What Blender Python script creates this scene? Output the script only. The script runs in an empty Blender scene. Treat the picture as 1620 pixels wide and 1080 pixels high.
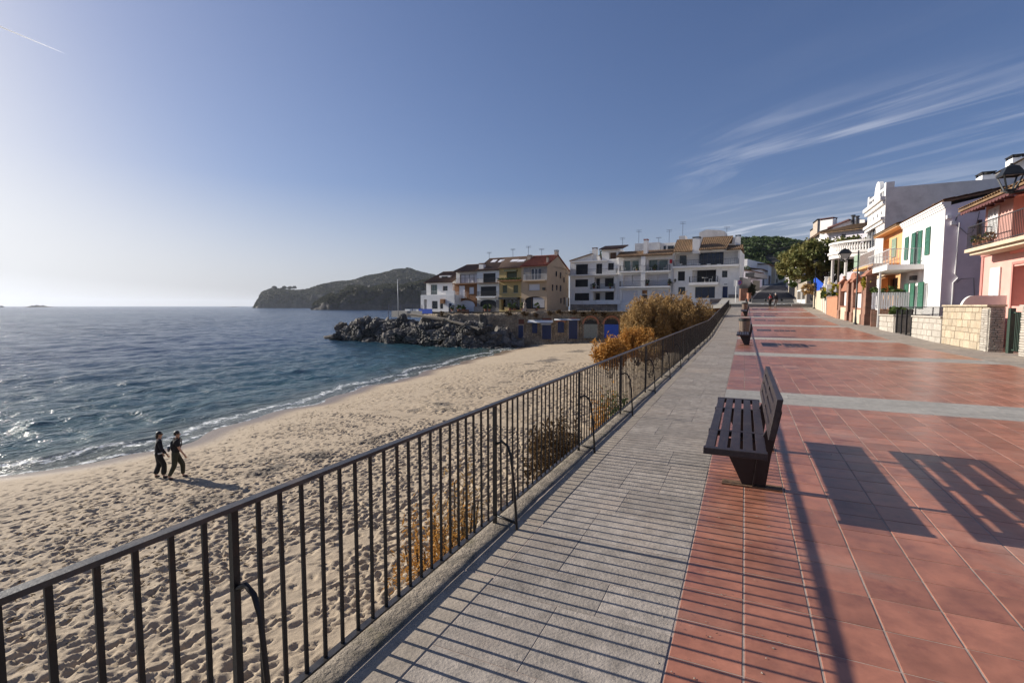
import bpy, math, random
import numpy as np
from mathutils import Vector, Matrix, Quaternion, noise
random.seed(7); rng = np.random.default_rng(7)
SC = bpy.context.scene; COL = SC.collection
R = math.radians
# ------------------------------------------------------------------ camera
FPX = 800.0; EYE = 1.65
PITCH = math.atan(56/FPX); YAW = R(24.65)
cam = bpy.data.cameras.new('camera'); camo = bpy.data.objects.new('camera', cam); COL.objects.link(camo)
cam.sensor_width = 36; cam.lens = 36*FPX/1620; cam.clip_start = .05; cam.clip_end = 90000
camo.location = (0, 0, EYE); camo.rotation_euler = (R(90)-PITCH, 0, YAW); SC.camera = camo
# ------------------------------------------------------------------ world, sun, exposure
SUN_EL = 23.4
wd = bpy.data.worlds.new('World'); SC.world = wd; wd.use_nodes = True
def world():
    nt = wd.node_tree; N = nt.nodes; L = nt.links; N.clear()
    out = N.new('ShaderNodeOutputWorld'); bg = N.new('ShaderNodeBackground')
    sky = N.new('ShaderNodeTexSky'); sky.sky_type = 'NISHITA'; sky.sun_disc = False
    sky.sun_elevation = R(SUN_EL); sky.sun_rotation = R(-90); sky.altitude = 0
    sky.air_density = .85; sky.dust_density = 1.1; sky.ozone_density = 4.5
    bg.inputs['Strength'].default_value = .074
    # cirrus: noise on a high flat layer, stretched along the wind
    tc = N.new('ShaderNodeTexCoord')
    sep = N.new('ShaderNodeSeparateXYZ'); L.new(tc.outputs['Generated'], sep.inputs[0])
    def M(op, a, b=None, c=None, clamp=False):
        n = N.new('ShaderNodeMath'); n.operation = op; n.use_clamp = clamp
        for i, v in enumerate((a, b, c)):
            if v is None: continue
            if isinstance(v, (int, float)): n.inputs[i].default_value = v
            else: L.new(v, n.inputs[i])
        return n.outputs[0]
    zz = M('MAXIMUM', sep.outputs[2], .02)
    u = M('DIVIDE', sep.outputs[0], zz); v = M('DIVIDE', sep.outputs[1], zz)
    cmb = N.new('ShaderNodeCombineXYZ'); L.new(u, cmb.inputs[0]); L.new(v, cmb.inputs[1])
    rot = N.new('ShaderNodeVectorRotate'); rot.rotation_type = 'Z_AXIS'; rot.inputs['Angle'].default_value = R(CLOUD_ROT)
    L.new(cmb.outputs[0], rot.inputs['Vector'])
    mp = N.new('ShaderNodeMapping'); mp.inputs['Scale'].default_value = (.42, 1.7, 1); L.new(rot.outputs[0], mp.inputs[0])
    nz = N.new('ShaderNodeTexNoise'); nz.inputs['Scale'].default_value = 1.25; nz.inputs['Detail'].default_value = 7
    nz.inputs['Roughness'].default_value = .56; nz.inputs['Distortion'].default_value = 1.1; L.new(mp.outputs[0], nz.inputs['Vector'])
    mp2 = N.new('ShaderNodeMapping'); mp2.inputs['Scale'].default_value = (.22, .42, 1); mp2.inputs['Location'].default_value = (3.1, 1.7, 0); L.new(rot.outputs[0], mp2.inputs[0])
    nb = N.new('ShaderNodeTexNoise'); nb.inputs['Scale'].default_value = 1.0; nb.inputs['Detail'].default_value = 3; L.new(mp2.outputs[0], nb.inputs['Vector'])
    # the bank of cirrus sits over the town
    dot = N.new('ShaderNodeVectorMath'); dot.operation = 'DOT_PRODUCT'; L.new(tc.outputs['Generated'], dot.inputs[0])
    dot.inputs[1].default_value = CLOUD_DIR
    mr = N.new('ShaderNodeMapRange'); mr.interpolation_type = 'SMOOTHSTEP'; L.new(dot.outputs['Value'], mr.inputs['Value'])
    mr.inputs['From Min'].default_value = .945; mr.inputs['From Max'].default_value = .99
    r1 = N.new('ShaderNodeMapRange'); r1.interpolation_type = 'SMOOTHSTEP'; L.new(nz.outputs['Fac'], r1.inputs['Value'])
    r1.inputs['From Min'].default_value = .44; r1.inputs['From Max'].default_value = .74
    r2 = N.new('ShaderNodeMapRange'); r2.interpolation_type = 'SMOOTHSTEP'; L.new(nb.outputs['Fac'], r2.inputs['Value'])
    r2.inputs['From Min'].default_value = .34; r2.inputs['From Max'].default_value = .60
    low = N.new('ShaderNodeMapRange'); L.new(sep.outputs[2], low.inputs['Value']); low.inputs['From Min'].default_value = .03; low.inputs['From Max'].default_value = .12
    f = M('MULTIPLY', r1.outputs[0], M('ADD', M('MULTIPLY', r2.outputs[0], .8), .2))
    hi = N.new('ShaderNodeMapRange'); hi.interpolation_type = 'SMOOTHSTEP'; L.new(sep.outputs[2], hi.inputs['Value']); hi.inputs['From Min'].default_value = .25; hi.inputs['From Max'].default_value = .345; hi.inputs['To Min'].default_value = 1; hi.inputs['To Max'].default_value = .03
    f = M('MULTIPLY', f, hi.outputs[0])
    f = M('MULTIPLY', M('MULTIPLY', f, mr.outputs[0]), M('MULTIPLY', low.outputs[0], .85))
    mix = N.new('ShaderNodeMix'); mix.data_type = 'RGBA'; L.new(f, mix.inputs['Factor'])
    hsv = N.new('ShaderNodeHueSaturation'); hsv.inputs['Saturation'].default_value = SKY_SAT; L.new(sky.outputs[0], hsv.inputs['Color'])
    ti = N.new('ShaderNodeVectorMath'); ti.operation = 'MULTIPLY'; L.new(hsv.outputs[0], ti.inputs[0]); ti.inputs[1].default_value = SKY_TINT
    de = N.new('ShaderNodeVectorMath'); de.operation = 'MULTIPLY_ADD'; L.new(ti.outputs[0], de.inputs[0]); de.inputs[1].default_value = (SHOULDER,)*3; de.inputs[2].default_value = (1, 1, 1)
    dv = N.new('ShaderNodeVectorMath'); dv.operation = 'DIVIDE'; L.new(ti.outputs[0], dv.inputs[0]); L.new(de.outputs[0], dv.inputs[1])
    # the bright sky by the sun is whitish, not peach
    bw = N.new('ShaderNodeRGBToBW'); L.new(dv.outputs[0], bw.inputs[0]); ds = N.new('ShaderNodeMapRange'); ds.interpolation_type = 'SMOOTHSTEP'; L.new(bw.outputs[0], ds.inputs['Value'])
    ds.inputs['From Min'].default_value = 3.5; ds.inputs['From Max'].default_value = 9; ds.inputs['To Min'].default_value = 1; ds.inputs['To Max'].default_value = .0
    lo2 = N.new('ShaderNodeMapRange'); L.new(sep.outputs[2], lo2.inputs['Value']); lo2.inputs['From Min'].default_value = .02; lo2.inputs['From Max'].default_value = .22; lo2.inputs['To Min'].default_value = .35
    h2 = N.new('ShaderNodeHueSaturation'); L.new(M('MULTIPLY', ds.outputs[0], lo2.outputs[0]), h2.inputs['Saturation']); L.new(dv.outputs[0], h2.inputs['Color'])
    t2 = N.new('ShaderNodeVectorMath'); t2.operation = 'MULTIPLY'; L.new(h2.outputs[0], t2.inputs[0]); t2.inputs[1].default_value = (.985, 1.0, 1.03)
    L.new(t2.outputs[0], mix.inputs[6]); mix.inputs[7].default_value = (8.2, 8.4, 9.2, 1)
    L.new(mix.outputs[2], bg.inputs['Color']); L.new(bg.outputs[0], out.inputs[0])
CLOUD_ROT = 43; CLOUD_DIR = (.16, .96, .215); SKY_SAT = .96; SKY_TINT = (1.09, 1.07, 1.27); SHOULDER = .056
world()
sl = bpy.data.lights.new('sun', 'SUN'); so = bpy.data.objects.new('sun', sl); COL.objects.link(so)
sl.energy = 5.0; sl.angle = R(.45); sl.color = (1, .93, .82); so.rotation_euler = (0, -R(90-SUN_EL), 0); so.location = (-30, 0, 30)
SC.view_settings.view_transform = 'Standard'; SC.view_settings.look = 'None'
SC.view_settings.exposure = 0.50; SC.view_settings.gamma = 1; SC.view_settings.use_curve_mapping = False
SC.render.engine = 'CYCLES'
cy = SC.cycles; cy.max_bounces = 6; cy.diffuse_bounces = 4; cy.glossy_bounces = 3; cy.transparent_max_bounces = 6; cy.use_denoising = True
cy.caustics_reflective = False; cy.caustics_refractive = False
# ------------------------------------------------------------------ geometry helpers
FW = Vector((-math.sin(YAW)*math.cos(PITCH), math.cos(YAW)*math.cos(PITCH), -math.sin(PITCH)))
RT = Vector((math.cos(YAW), math.sin(YAW), 0)); UP = RT.cross(FW); FH = Vector((-math.sin(YAW), math.cos(YAW), 0)); EYEV = Vector((0, 0, EYE))
def ray(px, py): return FW+RT*((px-810)/FPX)-UP*((py-540)/FPX)
def P(px, py, D):
    d = ray(px, py); return EYEV+d*(D/d.dot(FH))
def atz(px, py, z):
    d = ray(px, py); return EYEV+d*((z-EYE)/d.z)
def gz(y):
    if y < 27: return 0.0
    if y < 30: return .04*(y-27)**2/6
    return .06+.04*(min(y, 66.2)-30)
def ground(px, py):
    d = ray(px, py); t = .5
    while t < 200:
        p = EYEV+d*t
        if p.z < gz(p.y): return p
        t += .01
    return p
def V(*a): return Vector(a)
class MB:
    def __init__(s): s.v = []; s.f = []; s.m = []; s.mi = 0; s.sm = []
    def quad(s, *p):
        n = len(s.v); s.v += [tuple(q) for q in p]; s.f.append(tuple(range(n, n+len(p)))); s.m.append(s.mi); return s
    def box(s, x0, x1, y0, y1, z0, z1, mat=None):
        c = [V(x, y, z) for z in (z0, z1) for x, y in ((x0, y0), (x1, y0), (x1, y1), (x0, y1))]
        return s.hexa(c, mat)
    def hexa(s, c, mat=None):
        if mat is not None: c = [mat @ q for q in c]
        n = len(s.v); s.v += [tuple(q) for q in c]
        for f in ((3, 2, 1, 0), (4, 5, 6, 7), (0, 1, 5, 4), (1, 2, 6, 5), (2, 3, 7, 6), (3, 0, 4, 7)):
            s.f.append(tuple(n+i for i in f)); s.m.append(s.mi)
        return s
    def beam(s, a, b, w, h, up=V(0, 0, 1)):
        a = V(*a); b = V(*b); d = (b-a).normalized(); sd = d.cross(V(*up))
        sd = V(1, 0, 0) if sd.length < 1e-4 else sd.normalized(); u = sd.cross(d)
        c = [p+sd*(i*w/2)+u*(j*h/2) for p in (a, b) for i, j in ((-1, -1), (1, -1), (1, 1), (-1, 1))]
        n = len(s.v); s.v += [tuple(q) for q in c]
        for f in ((3, 2, 1, 0), (4, 5, 6, 7), (0, 1, 5, 4), (1, 2, 6, 5), (2, 3, 7, 6), (3, 0, 4, 7)):
            s.f.append(tuple(n+i for i in f)); s.m.append(s.mi)
        return s
    def tube(s, pts, r, seg=8, cap=True):
        pts = [V(*p) for p in pts]; rs = r if isinstance(r, (list, tuple)) else [r]*len(pts); n0 = len(s.v)
        for i, p in enumerate(pts):
            d = (pts[min(i+1, len(pts)-1)]-pts[max(i-1, 0)]).normalized()
            a = d.cross(V(0, 0, 1)); a = V(1, 0, 0) if a.length < 1e-3 else a.normalized(); b = d.cross(a)
            for k in range(seg):
                t = 2*math.pi*k/seg; s.v.append(tuple(p+(a*math.cos(t)+b*math.sin(t))*rs[i]))
        for i in range(len(pts)-1):
            for k in range(seg):
                q = n0+i*seg; s.f.append((q+k, q+seg+k, q+seg+(k+1) % seg, q+(k+1) % seg)); s.m.append(s.mi)
        if cap:
            s.f.append(tuple(n0+k for k in range(seg))); s.m.append(s.mi)
            s.f.append(tuple(n0+(len(pts)-1)*seg+k for k in reversed(range(seg)))); s.m.append(s.mi)
        return s
    def lathe(s, c, prof, seg=16):
        return s.tube([V(c[0], c[1], c[2]+z) for r, z in prof], [max(r, .0008) for r, z in prof], seg)
    def ball(s, c, r, seg=8, rings=6, sc=(1, 1, 1)):
        n0 = len(s.v); c = V(*c)
        for i in range(1, rings):
            th = math.pi*i/rings
            for k in range(seg):
                ph = 2*math.pi*k/seg
                s.v.append((c.x+r*sc[0]*math.sin(th)*math.cos(ph), c.y+r*sc[1]*math.sin(th)*math.sin(ph), c.z+r*sc[2]*math.cos(th)))
        s.v += [(c.x, c.y, c.z+r*sc[2]), (c.x, c.y, c.z-r*sc[2])]; T = len(s.v)-2; B = T+1
        for i in range(rings-2):
            for k in range(seg):
                q = n0+i*seg; s.f.append((q+k, q+seg+k, q+seg+(k+1) % seg, q+(k+1) % seg)); s.m.append(s.mi)
        for k in range(seg):
            s.f.append((T, n0+k, n0+(k+1) % seg)); s.m.append(s.mi)
            q = n0+(rings-2)*seg; s.f.append((B, q+(k+1) % seg, q+k)); s.m.append(s.mi)
        return s
    def poly(s, pts, d):
        """prism: polygon pts pushed along vector d"""
        pts = [V(*p) for p in pts]; d = V(*d); n = len(s.v); k = len(pts)
        s.v += [tuple(p) for p in pts]+[tuple(p+d) for p in pts]
        s.f.append(tuple(range(n, n+k))); s.f.append(tuple(n+k+i for i in reversed(range(k)))); s.m += [s.mi]*2
        for i in range(k):
            j = (i+1) % k; s.f.append((n+j, n+i, n+k+i, n+k+j)); s.m.append(s.mi)
        return s
    def build(s, name, mat, parent=None, smooth=False, org=None, bevel=0, loc=None):
        me = bpy.data.meshes.new(name)
        o = org if org is not None else (wloc(parent) if parent else V(0, 0, 0))
        me.from_pydata([(a[0]-o[0], a[1]-o[1], a[2]-o[2]) for a in s.v], [], s.f)
        mats = mat if isinstance(mat, (list, tuple)) else [mat]
        for m in mats: me.materials.append(m)
        if len(mats) > 1: me.polygons.foreach_set('material_index', s.m)
        if smooth: me.polygons.foreach_set('use_smooth', [True]*len(me.polygons))
        fixn(me)
        ob = bpy.data.objects.new(name, me); COL.objects.link(ob)
        if parent: ob.parent = parent
        if org is not None and not parent: ob.location = org
        if loc is not None: ob.location = loc
        if bevel:
            b = ob.modifiers.new('edge', 'BEVEL'); b.width = bevel; b.segments = 2; b.limit_method = 'ANGLE'; b.angle_limit = R(40)
        return ob
import bmesh
def fixn(me):
    if len(me.polygons) > 20000: me.update(); return
    b = bmesh.new(); b.from_mesh(me); bmesh.ops.remove_doubles(b, verts=b.verts, dist=1e-5) if len(me.vertices) < 6000 else None
    bmesh.ops.recalc_face_normals(b, faces=b.faces); b.to_mesh(me); b.free(); me.update()
def wloc(o):
    p = V(0, 0, 0)
    while o: p = p+o.location; o = o.parent
    return p
def tag(o, label=None, cat=None, group=None, kind=None):
    if label: o['label'] = label
    if cat: o['category'] = cat
    if group: o['group'] = group
    if kind: o['kind'] = kind
    return o
def root(name, label, cat, loc=(0, 0, 0), group=None):
    o = bpy.data.objects.new(name, None); COL.objects.link(o); o.location = loc; o.empty_display_size = .2
    return tag(o, label, cat, group)
def children(o): return [c for c in bpy.data.objects if c.parent == o]
def copy_tree(o, kids, parent=None):
    c = o.copy(); COL.objects.link(c); c.parent = parent
    for ch in kids.get(o, []): copy_tree(ch, kids, c)
    return c
def kidmap():
    k = {}
    for o in bpy.data.objects:
        if o.parent: k.setdefault(o.parent, []).append(o)
    return k
def npmesh(name, v, f, mat, smooth=True, attrs=None, parent=None):
    """big mesh from numpy arrays (f: n x 4 or n x 3)"""
    me = bpy.data.meshes.new(name); k = f.shape[1]
    me.vertices.add(len(v)); me.vertices.foreach_set('co', np.ascontiguousarray(v, dtype=np.float32).ravel())
    me.loops.add(f.size); me.loops.foreach_set('vertex_index', np.ascontiguousarray(f, dtype=np.int32).ravel())
    me.polygons.add(len(f)); me.polygons.foreach_set('loop_start', np.arange(0, f.size, k, dtype=np.int32))
    me.polygons.foreach_set('use_smooth', np.full(len(f), bool(smooth)))
    me.update(calc_edges=True); me.validate()
    for nm, (dom, arr) in (attrs or {}).items():
        a = me.attributes.new(nm, 'FLOAT', dom); a.data.foreach_set('value', np.ascontiguousarray(arr, dtype=np.float32).ravel())
    for m in (mat if isinstance(mat, (list, tuple)) else [mat]): me.materials.append(m)
    o = bpy.data.objects.new(name, me); COL.objects.link(o)
    if parent: o.parent = parent
    return o
def gridfaces(nx, ny):
    i = np.arange(nx-1)[:, None]*ny+np.arange(ny-1)[None, :]; i = i.ravel()
    return np.stack([i, i+ny, i+ny+1, i+1], 1)
# ------------------------------------------------------------------ materials
def mat(name, col, rough=.6, var=.12, scale=3, bump=0, bscale=30, metal=0, spec=.5, coat=0, hue=None, attr=None, avar=.25, stretch=None, stain=None, sscale=.6, samt=.3, objvar=0, grime=()):
    m = bpy.data.materials.new(name); m.use_nodes = True; nt = m.node_tree; N = nt.nodes; L = nt.links
    b = N['Principled BSDF']; b.inputs['Roughness'].default_value = rough; b.inputs['Metallic'].default_value = metal
    b.inputs['Specular IOR Level'].default_value = spec; b.inputs['Coat Weight'].default_value = coat
    if coat: b.inputs['Coat Roughness'].default_value = .25
    tc = N.new('ShaderNodeTexCoord'); oi = N.new('ShaderNodeObjectInfo')
    add = N.new('ShaderNodeVectorMath'); add.operation = 'MULTIPLY_ADD'; L.new(oi.outputs['Random'], add.inputs[0]); add.inputs[1].default_value = (37, 53, 71); L.new(tc.outputs['Object'], add.inputs[2])
    vec = add.outputs[0]
    if stretch:
        mp = N.new('ShaderNodeMapping'); mp.inputs['Scale'].default_value = stretch; L.new(vec, mp.inputs[0]); vec2 = mp.outputs[0]
    else: vec2 = vec
    nz = N.new('ShaderNodeTexNoise'); nz.inputs['Scale'].default_value = scale; nz.inputs['Detail'].default_value = 6; nz.inputs['Roughness'].default_value = .65; L.new(vec2, nz.inputs['Vector'])
    c2 = hue if hue else tuple(c*(1-2.2*var) for c in col); c1 = tuple(min(1, c*(1+var)) for c in col)
    mr = N.new('ShaderNodeMapRange'); mr.inputs['From Min'].default_value = .3; mr.inputs['From Max'].default_value = .7; L.new(nz.outputs['Fac'], mr.inputs['Value'])
    mx = N.new('ShaderNodeMix'); mx.data_type = 'RGBA'; L.new(mr.outputs[0], mx.inputs['Factor']); mx.inputs[6].default_value = (*c2, 1); mx.inputs[7].default_value = (*c1, 1)
    cur = mx.outputs[2]
    if stain:
        ns = N.new('ShaderNodeTexNoise'); ns.inputs['Scale'].default_value = sscale; ns.inputs['Detail'].default_value = 8; ns.inputs['Roughness'].default_value = .7; L.new(vec, ns.inputs['Vector'])
        m2 = N.new('ShaderNodeMapRange'); m2.interpolation_type = 'SMOOTHSTEP'; m2.inputs['From Min'].default_value = .5; m2.inputs['From Max'].default_value = .72; m2.inputs['To Max'].default_value = samt; L.new(ns.outputs['Fac'], m2.inputs['Value'])
        mx2 = N.new('ShaderNodeMix'); mx2.data_type = 'RGBA'; L.new(m2.outputs[0], mx2.inputs['Factor']); L.new(cur, mx2.inputs[6]); mx2.inputs[7].default_value = (*stain, 1); cur = mx2.outputs[2]
    if grime:
        ge = N.new('ShaderNodeNewGeometry')
        for gc, gs, lo, hi, ga in grime:
            ng = N.new('ShaderNodeTexNoise'); ng.inputs['Scale'].default_value = gs; ng.inputs['Detail'].default_value = 7; ng.inputs['Roughness'].default_value = .68; ng.inputs['Distortion'].default_value = .4; L.new(ge.outputs['Position'], ng.inputs['Vector'])
            mg = N.new('ShaderNodeMapRange'); mg.interpolation_type = 'SMOOTHSTEP'; mg.inputs['From Min'].default_value = lo; mg.inputs['From Max'].default_value = hi; mg.inputs['To Max'].default_value = ga; L.new(ng.outputs['Fac'], mg.inputs['Value'])
            xg = N.new('ShaderNodeMix'); xg.data_type = 'RGBA'; L.new(mg.outputs[0], xg.inputs['Factor']); L.new(cur, xg.inputs[6]); xg.inputs[7].default_value = (*gc, 1); cur = xg.outputs[2]
    if attr or objvar:
        if attr:
            at = N.new('ShaderNodeAttribute'); at.attribute_name = attr; src = at.outputs['Fac']
        else: src = oi.outputs['Random']; avar = objvar
        m3 = N.new('ShaderNodeMapRange'); m3.inputs['To Min'].default_value = 1-avar; m3.inputs['To Max'].default_value = 1+avar; L.new(src, m3.inputs['Value'])
        hs = N.new('ShaderNodeVectorMath'); hs.operation = 'SCALE'; L.new(cur, hs.inputs[0]); L.new(m3.outputs[0], hs.inputs['Scale']); cur = hs.outputs[0]
    L.new(cur, b.inputs['Base Color'])
    rr = N.new('ShaderNodeMapRange'); rr.inputs['To Min'].default_value = max(.03, rough-.12); rr.inputs['To Max'].default_value = min(1, rough+.12); L.new(nz.outputs['Fac'], rr.inputs['Value']); L.new(rr.outputs[0], b.inputs['Roughness'])
    if bump:
        nb = N.new('ShaderNodeTexNoise'); nb.inputs['Scale'].default_value = bscale; nb.inputs['Detail'].default_value = 5; nb.inputs['Roughness'].default_value = .6; L.new(vec2, nb.inputs['Vector'])
        bp = N.new('ShaderNodeBump'); bp.inputs['Strength'].default_value = min(1, bump); bp.inputs['Distance'].default_value = .02*bump; L.new(nb.outputs['Fac'], bp.inputs['Height']); L.new(bp.outputs[0], b.inputs['Normal'])
    return m
def leafmat(name, c1, c2, rough=.55, trans=.25):
    m = bpy.data.materials.new(name); m.use_nodes = True; nt = m.node_tree; N = nt.nodes; L = nt.links
    b = N['Principled BSDF']; b.inputs['Roughness'].default_value = rough; b.inputs['Specular IOR Level'].default_value = .25
    at = N.new('ShaderNodeAttribute'); at.attribute_name = 'rnd'
    mx = N.new('ShaderNodeMix'); mx.data_type = 'RGBA'; L.new(at.outputs['Fac'], mx.inputs['Factor']); mx.inputs[6].default_value = (*c1, 1); mx.inputs[7].default_value = (*c2, 1)
    L.new(mx.outputs[2], b.inputs['Base Color'])
    if trans:
        tl = N.new('ShaderNodeBsdfTranslucent'); L.new(mx.outputs[2], tl.inputs['Color']); ms = N.new('ShaderNodeMixShader'); ms.inputs[0].default_value = trans
        L.new(b.outputs[0], ms.inputs[1]); L.new(tl.outputs[0], ms.inputs[2]); L.new(ms.outputs[0], N['Material Output'].inputs['Surface'])
    return m
def brickmat(name, c1, c2, mortar, bw, bh, ms, rough=.85, axis='xz', bump=.5):
    m = bpy.data.materials.new(name); m.use_nodes = True; nt = m.node_tree; N = nt.nodes; L = nt.links; b = N['Principled BSDF']; b.inputs['Roughness'].default_value = rough
    tc = N.new('ShaderNodeTexCoord'); sp = N.new('ShaderNodeSeparateXYZ'); L.new(tc.outputs['Object'], sp.inputs[0])
    ad = N.new('ShaderNodeMath'); ad.operation = 'ADD'; L.new(sp.outputs[0], ad.inputs[0]); L.new(sp.outputs[1], ad.inputs[1])
    cb = N.new('ShaderNodeCombineXYZ'); L.new(ad.outputs[0], cb.inputs[0]); L.new(sp.outputs[2], cb.inputs[1])
    nz = N.new('ShaderNodeTexNoise'); nz.inputs['Scale'].default_value = 2.5; nz.inputs['Detail'].default_value = 4; L.new(tc.outputs['Object'], nz.inputs['Vector'])
    br = N.new('ShaderNodeTexBrick'); br.inputs['Scale'].default_value = 1; br.inputs['Brick Width'].default_value = bw; br.inputs['Row Height'].default_value = bh; br.inputs['Mortar Size'].default_value = ms
    br.inputs['Color1'].default_value = (*c1, 1); br.inputs['Color2'].default_value = (*c2, 1); br.inputs['Mortar'].default_value = (*mortar, 1); br.inputs['Mortar Smooth'].default_value = .3; br.inputs['Bias'].default_value = .1
    L.new(cb.outputs[0], br.inputs['Vector'])
    mx = N.new('ShaderNodeMix'); mx.data_type = 'RGBA'; mx.blend_type = 'MULTIPLY'; mx.inputs['Factor'].default_value = .55; L.new(br.outputs['Color'], mx.inputs[6])
    cr = N.new('ShaderNodeMapRange'); cr.inputs['From Min'].default_value = .3; cr.inputs['From Max'].default_value = .7; cr.inputs['To Min'].default_value = .45; cr.inputs['To Max'].default_value = 1.25; L.new(nz.outputs['Fac'], cr.inputs['Value']); L.new(cr.outputs[0], mx.inputs[7])
    L.new(mx.outputs[2], b.inputs['Base Color'])
    bp = N.new('ShaderNodeBump'); bp.inputs['Strength'].default_value = bump; bp.inputs['Distance'].default_value = .02; bp.invert = True; L.new(br.outputs['Fac'], bp.inputs['Height']); L.new(bp.outputs[0], b.inputs['Normal'])
    return m
def rubblemat(name, c1, c2, mortar, sc=3.0, bump=.7):
    m = bpy.data.materials.new(name); m.use_nodes = True; nt = m.node_tree; N = nt.nodes; L = nt.links; b = N['Principled BSDF']; b.inputs['Roughness'].default_value = .9
    tc = N.new('ShaderNodeTexCoord'); nz = N.new('ShaderNodeTexNoise'); nz.inputs['Scale'].default_value = .9; nz.inputs['Detail'].default_value = 7; nz.inputs['Roughness'].default_value = .7; L.new(tc.outputs['Object'], nz.inputs['Vector'])
    vo = N.new('ShaderNodeTexVoronoi'); vo.inputs['Scale'].default_value = sc; L.new(tc.outputs['Object'], vo.inputs['Vector'])
    ve = N.new('ShaderNodeTexVoronoi'); ve.feature = 'DISTANCE_TO_EDGE'; ve.inputs['Scale'].default_value = sc; L.new(tc.outputs['Object'], ve.inputs['Vector'])
    sp = N.new('ShaderNodeSeparateColor'); L.new(vo.outputs['Color'], sp.inputs[0])
    mx = N.new('ShaderNodeMix'); mx.data_type = 'RGBA'; L.new(sp.outputs[0], mx.inputs['Factor']); mx.inputs[6].default_value = (*c1, 1); mx.inputs[7].default_value = (*c2, 1)
    m2 = N.new('ShaderNodeMix'); m2.data_type = 'RGBA'; m2.inputs[6].default_value = (*mortar, 1); L.new(mx.outputs[2], m2.inputs[7])
    er = N.new('ShaderNodeMapRange'); er.inputs['From Max'].default_value = .12; L.new(ve.outputs['Distance'], er.inputs['Value']); L.new(er.outputs[0], m2.inputs['Factor'])
    m3 = N.new('ShaderNodeMix'); m3.data_type = 'RGBA'; m3.blend_type = 'MULTIPLY'; m3.inputs['Factor'].default_value = .8; L.new(m2.outputs[2], m3.inputs[6])
    cr = N.new('ShaderNodeMapRange'); cr.inputs['From Min'].default_value = .3; cr.inputs['From Max'].default_value = .7; cr.inputs['To Min'].default_value = .3; cr.inputs['To Max'].default_value = 1.3; L.new(nz.outputs['Fac'], cr.inputs['Value']); L.new(cr.outputs[0], m3.inputs[7])
    L.new(m3.outputs[2], b.inputs['Base Color'])
    bp = N.new('ShaderNodeBump'); bp.inputs['Strength'].default_value = bump; bp.inputs['Distance'].default_value = .08; L.new(er.outputs[0], bp.inputs['Height']); L.new(bp.outputs[0], b.inputs['Normal'])
    return m
MT = {}
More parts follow.
